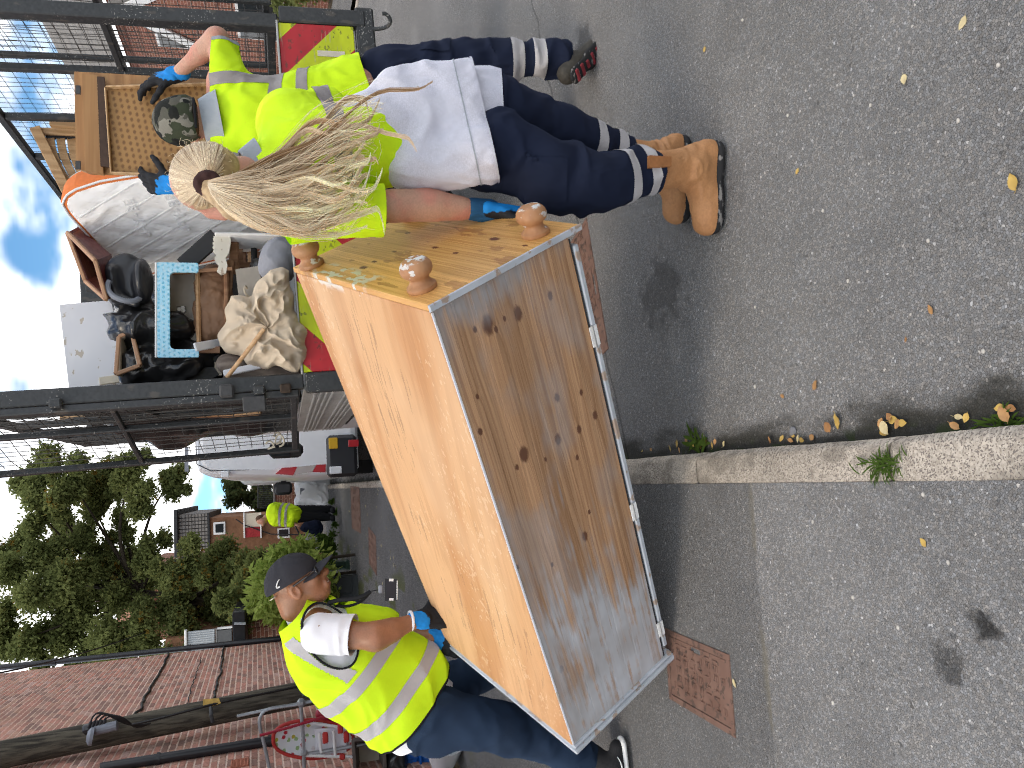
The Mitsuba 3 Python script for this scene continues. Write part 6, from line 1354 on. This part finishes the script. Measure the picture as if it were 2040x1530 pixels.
put(kv + '__shoulder_band', main_piece(cut(drop(cut(cut(puff(vm2, .003), J(690, 1330, 3.6), -vax), J(600, 1235, 3.6), iu(.3, .9)), lambda c: np.abs((c - J(625, 1295, 3.52)) @ iu(-.50, .86)) > .028), J(600, 1230, 3.6), vax)), 'reflective_tape', True)
th = np.linspace(0, 6.28, 60); pts = []
for t in th:
    q = hc_ + iu(.60, .80) * .145 * math.cos(t) + iu(.80, -.60) * .095 * math.sin(t); q = q + np.array([0, -.25, 0])
    loc = vm.ray.intersects_location([q], [(0, 1, 0)], multiple_hits=False)[0]; pts.append(loc[0] if len(loc) else None)
pts = [p for p in pts if p is not None]
if len(pts) > 8: put(kv + '__piping', tube(np.array(pts), .005, 6), 'black_cloth', True)
edge_h = cut(puff(vm2, .002), J(818, 1408, 3.68) - vax * .010, vax); put(kv + '__hem_piping', edge_h, 'black_cloth', True)
# jeans, shoes
rlj = blob([rc(vHR, vKR, .118, .090), rc(vKR, vAR, .088, .062), rc(vHR, vHL, .115, .115), rc(J(815, 1452, 3.62), J(870, 1462, 3.62), .09, .08)], .0075, .05, lambda P: limb_fold(P, vAR - vHR, .015, .11, 71))
llj = blob([rc(vHL, vKL, .115, .090), rc(vKL, vAL, .085, .065)], .010, .05, lambda P: limb_fold(P, vAL - vHL, .009, .10, 77))
put(MV + '__jeans', cat(rlj, llj), 'denim', True, label='dark blue denim jeans')
mat('jean_stitch', (0.10, 0.12, 0.16), .9)
sk_h, sk_t = gp(1246, 1545, 0.03), gp(1238, 1466, 0.03)
d = unit(sk_t - sk_h); d[2] = 0; d = unit(d); s2 = np.cross(d, (0, 0, 1)); sk_h = sk_t - d * .27
mat('trainer_mesh', cloth((0.014, 0.014, 0.016), .3, .2, 500), .8)
put(MV + '__shoe', blob([rc(sk_h + (0, 0, .05), sk_h + d * .1 + (0, 0, .05), .038, .04), rc(sk_h + d * .1 + (0, 0, .05), sk_t - d * .045 + (0, 0, .026), .043, .034), rc(vAR, sk_h + d * .05 + (0, 0, .06), .05, .045), rc(vAR + d * .02, sk_h + d * .15 + (0, 0, .055), .045, .04)], .005, .03), 'trainer_mesh', True)
vs_ = MV + '__shoe'
put(vs_ + '__sole', blob([rc(sk_h + (0, 0, .002), sk_t - d * .04 + (0, 0, .004), .044, .042, ((0, 0, 1), 2.4))], .004), 'white_trim', True)
put(vs_ + '__tick', tube(spline([sk_h - s2 * .0 + d * .10 + np.array([-.0, -.046, .045]), sk_h + d * .15 + np.array([0, -.046, .03]), sk_h + d * .2 + np.array([0, -.042, .045])], 10), np.linspace(.006, .002, 10), 6), 'white_trim', True)
b3 = gp(1190, 1345, 0); put(MV + '__shoe', blob([rc(vAL, np.array([vAL[0], vAL[1], .05]), .055, .05), rc(np.array([vAL[0], vAL[1], .045]), np.array([vAL[0] + .17, vAL[1] + .02, .04]), .045, .038)], .007, .03), 'trainer_mesh', True)
# gloves and wristband
vgF = unit(J(890, 1228, 3.46) - vWR); vgN = unit(np.array([.3, -.3, -1])); vgS = unit(np.array([1, .2, .3]))
glove_mat('glove_vr', vWR, np.array([.2, .55, -.6]), vgF, .012, .06)
k = put(MV + '__glove', blob(hand_prims(vWR + vgF * .012, vgF, np.array([.1, .9, -.3]), vgS, (.35, .8, .6), 1.08, .06, (.6, .5)), .004, .007), 'glove_vr', True, label='blue work glove on the near hand')
put(k + '__cuff', blob([rc(vWR - vgF * .014, vWR + vgF * .024, .036, .038)], .004, .01, lambda P: .0016 * np.sin(((P - vWR) @ RGT) * 900)), 'glove_vr', True)
vlF = unit(J(905, 1292, 3.56) - vWL); glove_mat('glove_vl', vWL, np.array([.2, .55, -.6]), vlF, .012, .07)
put(MV + '__glove', blob(hand_prims(vWL, vlF, np.array([.2, -.3, -.8]), np.array([1, 0, .3]), (.3, .7, .6), 1.08, .06, (.6, .4)), .0045, .007), 'glove_vl', True)
put(MV + '__bracelet', tube([vWR - vgF * .030 + rot(unit(np.cross(vgF, (0, 0, 1))) * .037, vgF, a) for a in np.linspace(0, 6.28, 24)], .006, 8), 'white_cotton', True, label='white woven wristband')
# pass holder hanging from a strap
PH = thing('pass_holder', 'black pass holder with clear card swinging from a strap under the man in the vest', 'pass holder')
put(PH + '__strap', cat(tube(spline([J(655, 1202, 3.5), J(690, 1194, 3.46), J(722, 1188, 3.44), J(738, 1178, 3.44)], 16), .009, 6), tube([J(738, 1178, 3.44), J(760, 1174, 3.44)], .002, 5), tube(spline([J(668, 1206, 3.52), J(700, 1206, 3.48), J(722, 1196, 3.46), J(736, 1180, 3.44)], 14), .006, 6)), 'black_cloth', 40)
put(PH + '__clip', beam(J(758, 1182, 3.44), J(758, 1166, 3.44), .018, .012, (0, 1, 0)), 'grey_box')
put(PH + '__holder_body', slab([J(767, 1197, 3.44), J(767, 1153, 3.44), J(791, 1154, 3.44), J(790, 1197, 3.44)], .006, (0, 1, 0)), 'black_plastic')
put(PH + '__card', slab([J(770, 1194, 3.437), J(770, 1156, 3.437), J(788, 1157, 3.437), J(787, 1194, 3.437)], .002, (0, 1, 0)), 'cap_black')
for y in (1196.5, 1158): put(PH + '__clear_corner', slab([J(775, y, 3.434), J(775, y - 5, 3.434), J(784, y - 5, 3.434), J(784, y, 3.434)], .002, (0, 1, 0)), 'white_trim')
put(PH + '__edge', beam(J(791, 1195, 3.438), J(791.5, 1156, 3.438), .004, .004, (0, 1, 0)), 'white_trim')

# ---------------------------------------------------------------- the worker in the distance
MFar = thing('person', 'distant person in hi-vis jacket and dark trousers, bending with a litter picker and a bag', 'person')
FYd = 18.6; Q = lambda x, y, dy=0.0: at(x, y, FYd + dy)
put(MFar + '__body', blob([ell(Q(522, 1037), (.085, .10, .12)), rc(Q(530, 1030), Q(560, 1026), .06, .07), rc(Q(560, 1030), Q(582, 1042, -.1), .06, .05), rc(Q(582, 1042, -.1), Q(596, 1050, -.2), .05, .04), ell(Q(524, 1046, -.03), (.03, .03, .03))], .014, .03), 'skin_light', True)
put(MFar + '__hair', blob([ell(Q(518, 1034, .02), (.088, .10, .095))], .014), 'brown_hair', True)
jm = blob([rc(Q(545, 1014), Q(548, 1036), .12, .12), rc(Q(550, 1025), Q(584, 1026), .20, .20), rc(Q(548, 1040, -.1), Q(580, 1044, -.15), .075, .065), rc(Q(548, 1008, .1), Q(580, 1010, .1), .075, .065)], .014, .08, lambda P: folds(P, .012, .14, 4))
put(MFar + '__jacket', jm, 'hi_vis', True, label='fluorescent yellow jacket')
for x in (562, 574): put(MFar + '__jacket__reflective_band', band(jm, Q(x, 1025), UPV, .05, .006), 'reflective_tape', True)
put(MFar + '__trousers', blob([rc(Q(592, 1018, .1), Q(655, 1014, .1), .13, .085), rc(Q(592, 1030), Q(655, 1030), .13, .085)], .016, .04), 'black_cloth', True)
put(MFar + '__shoe', blob([rc(Q(662, 1014, .1), Q(663, 1018, -.1), .06, .055), rc(Q(662, 1030), Q(663, 1034, -.2), .06, .055)], .016, .02), 'black_cloth', True)
put('litter_picker', tube([Q(588, 1048, -.25), Q(608, 1086, -.3)], .018, 6), 'black_plastic', label='black litter picker in the hand of the distant worker', cat='litter picker')
put('waste_sack', blob([ell(Q(612, 1050, -.3), (.10, .08, .14)), ell(Q(628, 1052, -.3), (.17, .08, .16))], .016, .06, lambda P: folds(P, .02, .14, 5)), 'navy_cloth', True, label='dark blue waste sack held by the distant worker', cat='sack')

# ================================================================ white van and what stands round it
def ring_loft(polys, n=72):
    """closed outlines (x, z) at depths y, joined"""
    R = []
    for poly, y in polys:
        L = poly.exterior; c = np.array([L.interpolate(t, True).coords[0] for t in np.linspace(0, 1, n, endpoint=False)])
        if R:
            k = np.argmin(np.linalg.norm(c - R[-1][0][[0, 2]], axis=1)); c = np.roll(c, -k, 0)
        R.append(np.column_stack([c[:, 0], np.full(n, y), c[:, 1]]))
    P = np.array(R); P = np.concatenate([P, P[:, :1]], 1); m = grid_mesh(P); k0 = P[0].mean(0)
    cap = trimesh.Trimesh(np.vstack([P[0][:-1], k0]), [(i, (i + 1) % n, n) for i in range(n)], process=False)
    return cat(m, cap)
VA = thing('van', 'white high roofed panel van parked in front of the truck, red tail lamp showing', 'van')
VY = 12.6; vg = gz(VY) + ROADZ
vx0, vzt = at(560, 957, VY)[0], at(384, 900, VY)[2]
vw, vh = 2.05, vzt - vg
prof = lambda i: Polygon([(vx0 + .02, vg + .35), (vx0 + vw - .02, vg + .35), (vx0 + vw, vg + 1.0), (vx0 + vw - .10, vg + vh - .25), (vx0 + vw - .2, vg + vh - .04), (vx0 + vw / 2, vg + vh), (vx0 + .2, vg + vh - .04), (vx0 + .10, vg + vh - .25), (vx0, vg + 1.0)]).buffer(-.12).buffer(.12 - i)
vb = ring_loft([(prof(.12), VY), (prof(.05), VY + .03), (prof(.012), VY + .10), (prof(0), VY + .22), (prof(0), VY + 5.2)])
put(VA + '__body', vb, 'white_paint', 30)
def vrect(x0, y0, x1, y1, name, m, dy=-.02, th=.03, label=None, b=.008): return put(VA + '__' + name, abox(x0, y0, x1, y1, VY + dy, th, b), m, 30, label=label)
mat('lamp_red', (0.42, 0.012, 0.02), .15, .6, clearcoat=.8); mat('lamp_clear', (0.42, 0.38, 0.36), .12, .6, clearcoat=.8); mat('plate_yellow', (0.60, 0.36, 0.02), .4)
tq = lambda px, d=-.035: slab(pane4(px, VY + d), .05, (0, 1, 0))
tl_ = put(VA + '__tail_lamp', tq([(549, 944), (562, 932), (592, 930), (587, 941), (584, 947)]), 'lamp_red')
put(tl_ + '__clear_lens', tq([(592.5, 930), (630, 926), (622, 940), (585, 946.5)]), 'lamp_clear'); put(tl_ + '__lower_lens', tq([(630.5, 926), (649, 925), (648, 941), (622.5, 940)]), 'lamp_red')
vrect(651, 866, 712, 950, 'bumper', 'black_plastic', -.10, .2, b=.05)
vrect(694, 876, 715, 890, 'reflector', 'lamp_red', -.125, .03)
vrect(655, 872, 673, 894, 'number_plate', 'plate_yellow', -.125, .02)
vrect(440, 938, 456, 951, 'hinge', 'white_paint', -.03, .05); vrect(657, 929, 681, 944, 'hinge', 'white_paint', -.14, .05)
put(VA + '__door_seam', cat(*[beam(at(a[0], a[1], VY + .015), at(b[0], b[1], VY + .015), .012, .03, (0, 1, 0)) for a, b in (((392, 925), (420, 938)), ((420, 938), (560, 934)), ((392, 925), (390, 880)))]), 'cage_steel')
put(VA + '__roof_bar', cat(beam(at(372, 940, VY + .5), at(372, 890, VY + .5), .06, .05, (0, 0, 1)), beam(at(372, 918, VY + .5), at(388, 916, VY + .5), .05, .05, (0, 1, 0))), 'grey_box')
wl = put(VA + '__wheel', lathe([(0.2, -.1), (.33, -.11), (.35, -.07), (.35, .07), (.33, .11), (.2, .1)], (vx0 + .16, VY + 1.3, vg + .35), (1, 0, 0), 30), 'rubber', 40)
mr = put(VA + '__mirror', abox(546, 960, 582, 986, VY + 4.3, .2, .05), 'black_plastic', 40); put(mr + '__arm', tube([at(566, 965, VY + 4.4), at(562, 948, VY + 4.5)], .05, 8), 'black_plastic')
V2 = thing('van', 'second white van beyond the first, only its side and roof edge showing', 'van')
y2 = 19.5; x2 = at(500, 965, y2)[0]; z2 = at(468, 960, y2)[2]
put(V2 + '__body', bbox((2.0, 5.0, z2 - gz(y2) - .3), .15, (x2, y2, gz(y2) + .25)), 'white_paint', 40)
put(V2 + '__wheel', lathe([(0.0, -.1), (.33, -.11), (.35, -.07), (.35, .07), (.33, .11), (0, .1)], (x2 + .14, y2 + 1.0, gz(y2) + .3), (1, 0, 0), 24), 'rubber', 40)
# white bulk bag
mat('woven_plastic', cloth((0.86, 0.87, 0.88), .06, .08), .6)
BB = thing('bulk_bag', 'crumpled white bulk bag standing on the footway beside the far van', 'bag')
bY = 17.2
bc = gfar(652, 985); bY = bc[1]
put(BB + '__sack', blob([rc(at(600, 962, bY), at(645, 966, bY), .18, .2), rc(at(600, 1000, bY), at(645, 1000, bY), .16, .2), rc(at(612, 980, bY - .1), at(640, 985, bY - .15), .28, .26)], .02, .08, lambda P: crease(P, .035, .3, 4), pad=.09), 'woven_plastic', True)
put(BB + '__print', slab(pane4([(598, 972), (598, 985), (612, 984), (612, 974)], bY - .36), .006, (0, 1, 0)), 'grey_box', label='small grey printed badge')
# garden wall with railing behind the worker
GW = thing('garden_wall', 'low red brick garden wall with dark railing behind the distant worker', 'wall')
put(GW + '__wall', abox(548, 960, 640, 1012, 27.0, .25), 'far_brick'); put(GW + '__coping', abox(544, 958, 548.5, 1014, 26.95, .34), 'slate_tile')
put(GW + '__railing', cat(*[tube([at(512, y, 27.1), at(545, y, 27.1)], .012, 5) for y in range(960, 1013, 4)], tube([at(514, 960, 27.1), at(514, 1012, 27.1)], .018, 5)), 'black_paint')
# street cabinets
mat('cabinet_grey', speck((0.045, 0.055, 0.058), .12, 40, 3, .15), .5); mat('cabinet_green', speck((0.018, 0.045, 0.028), .12, 40, 3, .2), .5)
def street_cabinet(label, x, y0, y1, h, m, depth):
    k = thing('street_cabinet', label, 'cabinet'); p = gfar(x, (y0 + y1) / 2); X1, X0 = at(x, y0, p[1])[0], at(x, y1, p[1])[0]; w = X1 - X0
    put(k + '__body', bbox((w, depth, h), .02, (X0, p[1], p[2] - .03)), m)
    put(k + '__lid', bbox((w + .06, depth + .06, .06), .02, (X0 - .03, p[1] - .03, p[2] + h - .028)), m); put(k + '__plinth', bbox((w + .02, depth + .02, .10), .01, (X0 - .01, p[1] - .01, p[2] - .02)), 'cream_panel' if False else m)
    for i in (0, 1): put(k + '__door', bbox((w / 2 - .03, .02, h - .2), .008, (X0 + .02 + i * w / 2, p[1] - .018, p[2] + .11)), m)
    put(k + '__lock', lathe([(0, 0), (.02, 0), (.02, .02), (0, .02)], (X0 + w / 2 + .06, p[1] - .02, p[2] + h * .55), (0, -1, 0), 12), 'dark_iron'); return k
street_cabinet('dark grey street cabinet on the footway just beyond the capped man', 714, 1147, 1212, 1.15, 'cabinet_grey', .4)
street_cabinet('dark green street cabinet behind the grey one, beside the weeds', 697, 1118, 1134, 1.05, 'cabinet_green', .35)

# ================================================================ covers let into the ground
def rust(p, n, uv):
    l = fbm(p.x * 20, p.y * 20, 1.0, 4); return mix(mix((0.135, 0.072, 0.052), (0.21, 0.125, 0.095), l), (0.06, 0.042, 0.034), smoothstep(.58, .7, fbm(p.x * 55, p.y * 55, 2.0, 3)) * .7)
mat('rusty_iron', rust, .75, .4, bump=lambda p, n, uv: fbm(p.x * 200, p.y * 200, 1.0, 3), bs=.001)
def cover(name, label, c4, z, rows, cols, seed, frame=True, slot=.0):
    k = thing(name, label, 'cover'); A, B, C, D = [np.asarray(q, float) for q in c4]; X = unit(B - A); Y = D - A; Y = unit(Y - X * (Y @ X)); w, h = np.linalg.norm(B - A), abs((D - A) @ Y); Z = np.cross(X, Y); s = np.sign(Z[2]); O = A.copy()
    if s < 0: X = -X; O = B.copy(); Z = -Z
    if name != 'x':
        put(k + '__frame', frame_slab(sbox(-.018, -.018, w + .018, h + .018).difference(sbox(.004, .004, w - .004, h - .004)), .02, X, Y, Z, O - Z * .0155), 'rusty_iron')
        put(k + '__lid', frame_slab(sbox(.007, .007, w - .007, h - .007).difference(sbox(w * .42, .012, w * .58, .03)), .02, X, Y, Z, O - Z * .0175), 'rusty_iron')
    r = random.Random(seed); ms = []
    for i in range(cols):
        for j in range(rows):
            x, y = (i + .5) / cols * w, (j + .5) / rows * h; t = r.random(); cw_, ch_ = w / cols * .62, h / rows * .62
            if t < .45: q = [sbox(x - cw_ / 2 + a * cw_ / 3, y - ch_ / 2, x - cw_ / 2 + a * cw_ / 3 + cw_ * .17, y + ch_ / 2) for a in range(3)]
            elif t < .6: q = [sbox(x - cw_ / 2, y - ch_ * .1, x + cw_ / 2, y + ch_ * .1)]
            elif t < .8: q = [sbox(x - cw_ / 2, y - ch_ / 2, x - cw_ * .3, y + ch_ / 2), sbox(x - cw_ / 2, y + ch_ * .3, x + cw_ / 2, y + ch_ / 2)]
            else: q = [affinity.rotate(sbox(x - cw_ * .6, y - ch_ * .09, x + cw_ * .6, y + ch_ * .09), 45, origin=(x, y)), sbox(x - cw_ / 2, y + ch_ * .32, x + cw_ / 2, y + ch_ * .5)]
            ms += [xf(trimesh.creation.extrude_polygon(g, .0045, engine='earcut'), X, Y, Z, O + Z * .0022) for g in q if .015 < g.bounds[0] and g.bounds[2] < w - .015 and .015 < g.bounds[1] and g.bounds[3] < h - .015]
    put(k + '__raised_pattern', cat(*ms), 'rusty_iron', kind='stuff'); return k
cover('access_cover', 'rusty brown cast iron cover in the footway beside the wardrobe end', [gp(1330, 1262), gp(1449, 1313), gp(1446, 1466), gp(1329, 1379)], 0, 7, 8, 3)
ga, gb = gp(1168, 444, ROADZ), gp(1209, 690, ROADZ); gdir = unit(np.cross((0, 0, 1), gb - ga)); gdir = gdir if gdir[1] > 0 else -gdir
cover('drain_cover', 'rusty iron cover in the road partly under the wardrobe', [ga, gb, gb + gdir * .46, ga + gdir * .46], ROADZ, 8, 12, 6)
for i, (q, nm) in enumerate((([(735, 1052), (749, 1070), (748, 1132), (728, 1108)], 'brown rectangular cover in the footway below the distant worker'), ([(699, 970), (716, 972), (715, 1057), (700, 1050)], 'brown rectangular cover in the footway near the bulk bag'))):
    P = [gfar(x, y) + (0, 0, .004) for x, y in q]
    cover('access_cover', nm, P, 0, 5, 5, 9 + i)
# ================================================================ discarded things on the grass by the pole
galv = mat('galvanised', speck((0.33, 0.35, 0.37), .15, 60, 9, .25), .4, .5, .5)
LY = 7.9
L_ = lambda x, y, d=0.0: at(x, y, LY + d)
TR = thing('clothes_airer', 'bent galvanised tube rack leaning by the timber pole', 'rack')
put(TR + '__hoop', tube(spline([L_(700, 1378), L_(640, 1392), L_(594, 1403), L_(548, 1410), L_(523, 1420), L_(517, 1436), L_(521, 1462), L_(530, 1500), L_(545, 1560)], 40), .016, 8), 'galvanised', 40)
put(TR + '__upright', tube([L_(598, 1392, -.04), L_(604, 1470, -.05), L_(607, 1560, -.06)], .017, 8), 'galvanised', 40)
put(TR + '__strut', tube([L_(472, 1427, .1), L_(540, 1412, .1), L_(600, 1401, .05)], .014, 8), 'galvanised', 40)
put(TR + '__lower_rail', tube([L_(606, 1503, -.03), L_(660, 1494, -.03), L_(740, 1480, -.03)], .018, 8), 'galvanised', 40)
put(TR + '__clamp', cat(box(L_(600, 1400, -.05), (.07, .07, .07), .02), box(L_(606, 1500, -.06), (.05, .05, .06), .015)), 'galvanised')
BO = thing('baby_bouncer', 'white baby bouncer seat with red and green leaf print, tipped on end', 'baby seat')
def leafprint(p, n, uv):
    x, z = p.x * 17 + 3, p.z * 17; d1, d2, r = voronoi(x, z); h = cell_rand(dr.floor(r * 4000), 1.0)
    c = dr.select(h < .45, mi.Color3f(.50, .03, .05), dr.select(h < .7, mi.Color3f(.45, .40, .05), mi.Color3f(.30, .45, .20))); m = 1 - smoothstep(.27, .32, d1 + (fbm(x * 3, z * 3, 1.0, 2) - .5) * .15)
    return mix((0.70, 0.73, 0.75), c, m * smoothstep(.3, .32, r))
mat('leaf_print', leafprint, .8); mat('red_trim', (0.45, 0.035, 0.03), .6); mat('red_tube', (0.30, 0.012, 0.03), .4)
def oval(x0, x1, y0, y1, n=40):
    P = []
    for t in np.linspace(0, 2 * np.pi, n, endpoint=False):
        a = math.cos(t); P.append(((x0 + x1) / 2 - a * (x1 - x0) / 2, (y0 + y1) / 2 + math.copysign(abs(math.sin(t)) ** .8, math.sin(t)) * (y1 - y0) / 2 * (1 - .12 * max(0, -a))))
    return P
ov = oval(544, 704, 1434, 1511); LC = L_(624, 1472)
P = np.array([L_(x, y, .05) for x, y in ov])
def dish(k): c = P.mean(0); return [P + (c - P) * f + np.array([0, .10 * (1 - (1 - f) ** 2), 0]) * k for f in np.linspace(0, .97, 9)]
G = np.array([np.vstack([q, q[:1]]) for q in dish(1)])
put(BO + '__seat', cat(grid_mesh(G), grid_mesh(G + (0, .02, 0))), 'leaf_print', True)
put(BO + '__rim', tube(np.vstack([P, P[:2]]), .016, 8), 'red_trim', True)
put(BO + '__lining', slab([L_(626, 1452, .02), L_(690, 1450, .02), L_(690, 1500, .02), L_(630, 1502, .02)], .02, (0, 1, 0)), 'white_cotton')
for a, b in (((618, 1440), (700, 1452)), ((606, 1505), (704, 1508)), ((636, 1460), (640, 1500)), ((664, 1455), (668, 1505))): put(BO + '__frame_tube', tube([L_(*a, -.04), L_(*b, -.04)], .014, 8), 'white_trim', 40)
for x, y in ((678, 1450), (682, 1508), (648, 1470), (690, 1468)): put(BO + '__strap', box(L_(x, y, -.05), (.10 if x != 682 else .05, .03, .05), .01), 'red_trim')
put('red_rod', cat(tube([L_(518, 1465, -.06), L_(580, 1448, -.08), L_(700, 1412, -.1)], .013, 8)), 'red_tube', 40, label='dark red tube leaning across the rack and the baby seat', cat='tube')
put('red_bag', blob([ell(L_(650, 1420, .1), (.07, .06, .10)), ell(L_(680, 1415, .1), (.06, .06, .10))], .012, .05, lambda P: crease(P, .02, .12, 3)), 'red_tube', True, label='dark red bag behind the tube rack', cat='bag')
mat('brown_plastic', speck((0.10, 0.085, 0.075), .1, 30, 3, .15), .5)
TB_ = thing('plastic_tub', 'brown plastic storage tub lying open on its side below the baby seat', 'tub')
fr_ = [(703, 1474), (764, 1468), (768, 1545), (708, 1545)]
F4 = pane4(fr_, [7.7] * 4); B4 = pane4([(712, 1484), (756, 1480), (760, 1545), (716, 1545)], [8.05] * 4); cc = sum(F4 + B4) / 8
for i in range(4): put(TB_ + '__side', slab([F4[i], F4[(i + 1) % 4], B4[(i + 1) % 4], B4[i]], .012, cc - np.mean([F4[i], F4[(i + 1) % 4]], 0)), 'brown_plastic')
put(TB_ + '__bottom', slab(B4, .012, (0, -1, 0)), 'beige_board'); put(TB_ + '__rim', cat(*[beam(F4[i], F4[(i + 1) % 4], .03, .03, (0, 1, 0)) for i in range(4)]), 'brown_plastic')
bag('rubbish_bag', 'small shiny black bag between the brown tub and the blue crate', [(790, 1520, 7.8, (.16, .14, .10))], 51, .025, .012)
mat('blue_plastic', (0.012, 0.10, 0.38), .35, .5)
CRT = thing('plastic_crate', 'bright blue plastic crates stacked on the verge', 'crate')
for y0, y1, x0, x1, d in ((1476, 1545, 838, 872, 0.0), (1490, 1545, 808, 836, .05)):
    q = put(CRT + '__crate_shell', abox(x0, y0, x1, y1, 7.75 + d, .3, .03), 'blue_plastic', 30)
    put(q + '__rim', abox(x0 - 2, y0 - 2, x0 + 3, y1, 7.72 + d, .36, .02), 'blue_plastic', 30)
    for y in range(y0 + 8, y1, 12): put(q + '__rib', abox(x0 + 5, y, x1 - 2, y + 3, 7.735 + d, .02, .004), 'blue_plastic')
LS = thing('lamp_shade', 'grey and white conical shade lying on the grass', 'lamp shade')
put(LS + '__shade', lathe([(.09, 0), (.19, .26), (.184, .26), (.085, .004)], L_(882, 1530, -.35), unit(L_(885, 1470, -.45) - L_(882, 1530, -.35)), 30), 'melamine', 40)
put(LS + '__disc', lathe([(0, .235), (.178, .235), (.178, .24), (0, .24)], L_(882, 1530, -.35), unit(L_(885, 1470, -.45) - L_(882, 1530, -.35)), 30), 'grey_cladding')

# ================================================================ fallen leaves, pebbles
LM = [mat('leaf_yellow', speck((0.46, 0.31, 0.085), .25, 60, 30, .25), .6), mat('leaf_orange', speck((0.40, 0.22, 0.09), .25, 60, 30, .3), .6), mat('leaf_brown', speck((0.30, 0.15, 0.06), .3, 60, 30, .3), .7), mat('leaf_pale', speck((0.55, 0.46, 0.26), .2, 60, 30, .2), .65)]
def leaf(o, size, yaw, seed, tilt=.25):
    r = np.random.default_rng(seed); n, m = 7, 5; P = []; asp = r.uniform(.55, .95); curl = r.uniform(-.35, .5)
    for i, t in enumerate(np.linspace(0, 1, n)):
        w = asp * .5 * math.sin(math.pi * min(1, t * .96 + .03)) ** .75 * (1 - .35 * t)
        for s in np.linspace(-1, 1, m): P.append(((t - .5) * size, s * w * size, size * (.16 * abs(s) * r.uniform(.4, 1) * .6 + curl * (t - .5) ** 2 * .6 + .01 * r.normal())))
    P = np.array(P).reshape(n, m, 3); mm = grid_mesh(P); st = tube([(-.5 * size, 0, .002), (-.68 * size, .03 * size, .006)], .03 * size / 2, 4); g = cat(mm, st)
    a = trimesh.transformations.rotation_matrix(r.uniform(-tilt, tilt), (1, .4, 0)); g.apply_transform(a); g.apply_transform(trimesh.transformations.rotation_matrix(yaw, (0, 0, 1))); g.vertices[:, 2] -= g.vertices[:, 2].min() - .002; g.apply_translation(o); return g
GUT = [(1352, 884, .035), (1372, 878, .03), (1388, 885, .03), (1410, 881, .035), (1424, 886, .03), (1432, 880, .028), (1446, 884, .03), (1340, 892, .03), (1360, 896, .028), (1400, 892, .026), (1540, 875, .028), (1566, 873, .03), (1580, 877, .035), (1596, 874, .03), (1606, 876, .028), (1622, 871, .032), (1586, 868, .026), (1658, 850, .045), (1674, 839, .055), (1762, 842, .035), (1772, 852, .05), (1784, 836, .04), (1795, 845, .035), (1808, 842, .035), (1776, 830, .03), (1768, 860, .035), (1915, 849, .045), (1916, 830, .035), (1932, 832, .03), (2012, 824, .05), (1996, 812, .035), (2022, 812, .03), (1286, 898, .025), (1300, 895, .022)]
r5 = random.Random(9)
for i, (x, y, s) in enumerate(GUT):
    k = put('fallen_leaf', leaf(gp(x, y, ROADZ) + (0, 0, .004 + .004 * (i % 3)), s * .82, r5.uniform(0, 6.28), 100 + i, .4), LM[[0, 1, 0, 2, 0, 1, 3][i % 7]], True, label=f"{['yellow', 'orange', 'yellow', 'brown', 'yellow', 'orange', 'pale'][i % 7]} fallen leaf in the gutter {'near the dandelion rosette' if x < 1460 else 'beside the grey pebble' if x < 1640 else 'before the big kerb joint' if x < 1700 else 'by the grassy kerb joint' if x < 1850 else 'at the near end of the kerb'}", cat='leaf', group='fallen leaves in the gutter')
ROAD = [(1560, 789, .020), (1626, 767, .032), (1590, 341, .020), (1856, 616, .026), (1920, 46, .030), (1803, 158, .026), (2022, 362, .040), (1806, 677, .014), (1405, 98, .02)]
for i, (x, y, s) in enumerate(ROAD): put('fallen_leaf', leaf(gp(x, y, ROADZ), s, r5.uniform(0, 6.28), 200 + i), LM[[1, 1, 0, 1, 3, 3, 0, 2, 0][i]], True, label='single small leaf lying out on the open road', cat='leaf', group='leaves scattered on the road')
for i, (x, y, s, lb) in enumerate(((1841, 1080, .024, 'small yellow leaf alone on the near footway'), (1465, 1361, .030, 'pale folded leaf beside the rusty footway cover'))): put('fallen_leaf', leaf(gp(x, y), s, r5.uniform(0, 6.28), 300 + i), LM[3 if i else 0], True, label=lb, cat='leaf')
lt = []
for i in range(60):
    x, y = r5.uniform(690, 790), r5.uniform(960, 1240); q = gfar(x, y)
    if -2.5 < q[0] < -.1: lt.append(leaf(q, .05, r5.uniform(0, 6.28), 400 + i))
put('leaf_litter', cat(*lt), LM[3], kind='stuff', label='tiny pale leaves strewn over the distant footway')
mat('pale_stone', speck((0.50, 0.47, 0.43), .15), .8); mat('dark_stone', speck((0.16, 0.16, 0.17), .2), .8)
def pebble(x, y, s, z, m, label, group=None): put('pebble', blob([ell(gp(x, y, z) + (0, 0, s * .3), (s, s * .8, s * .55))], s * .22, .01, lambda P: folds(P, s * .12, s * 1.3, int(x)), pad=s), m, 30, label=label, cat='pebble', group=group)
pebble(1583, 860, .016, ROADZ, 'dark_stone', 'grey pebble in the gutter near the kerb'); pebble(1505, 770, .007, ROADZ, 'pale_stone', 'white pebble on the road nearest the kerb joint')
for x, y in ((1480, 40), (1735, 210), (1690, 560), (1910, 240), (1640, 420), (1505, 612), (1960, 700), (1850, 480), (1570, 230), (1990, 130)): pebble(x, y, .0055, ROADZ, 'pale_stone', 'tiny pale pebble on the open road', 'pebbles on the road')
for x, y in ((1840, 985), (1620, 1040), (1700, 1190), (1790, 1250), (1660, 1400), (1890, 1120)): pebble(x, y, .0055, 0, 'pale_stone', 'tiny pale pebble on the near footway', 'pebbles on the footway')
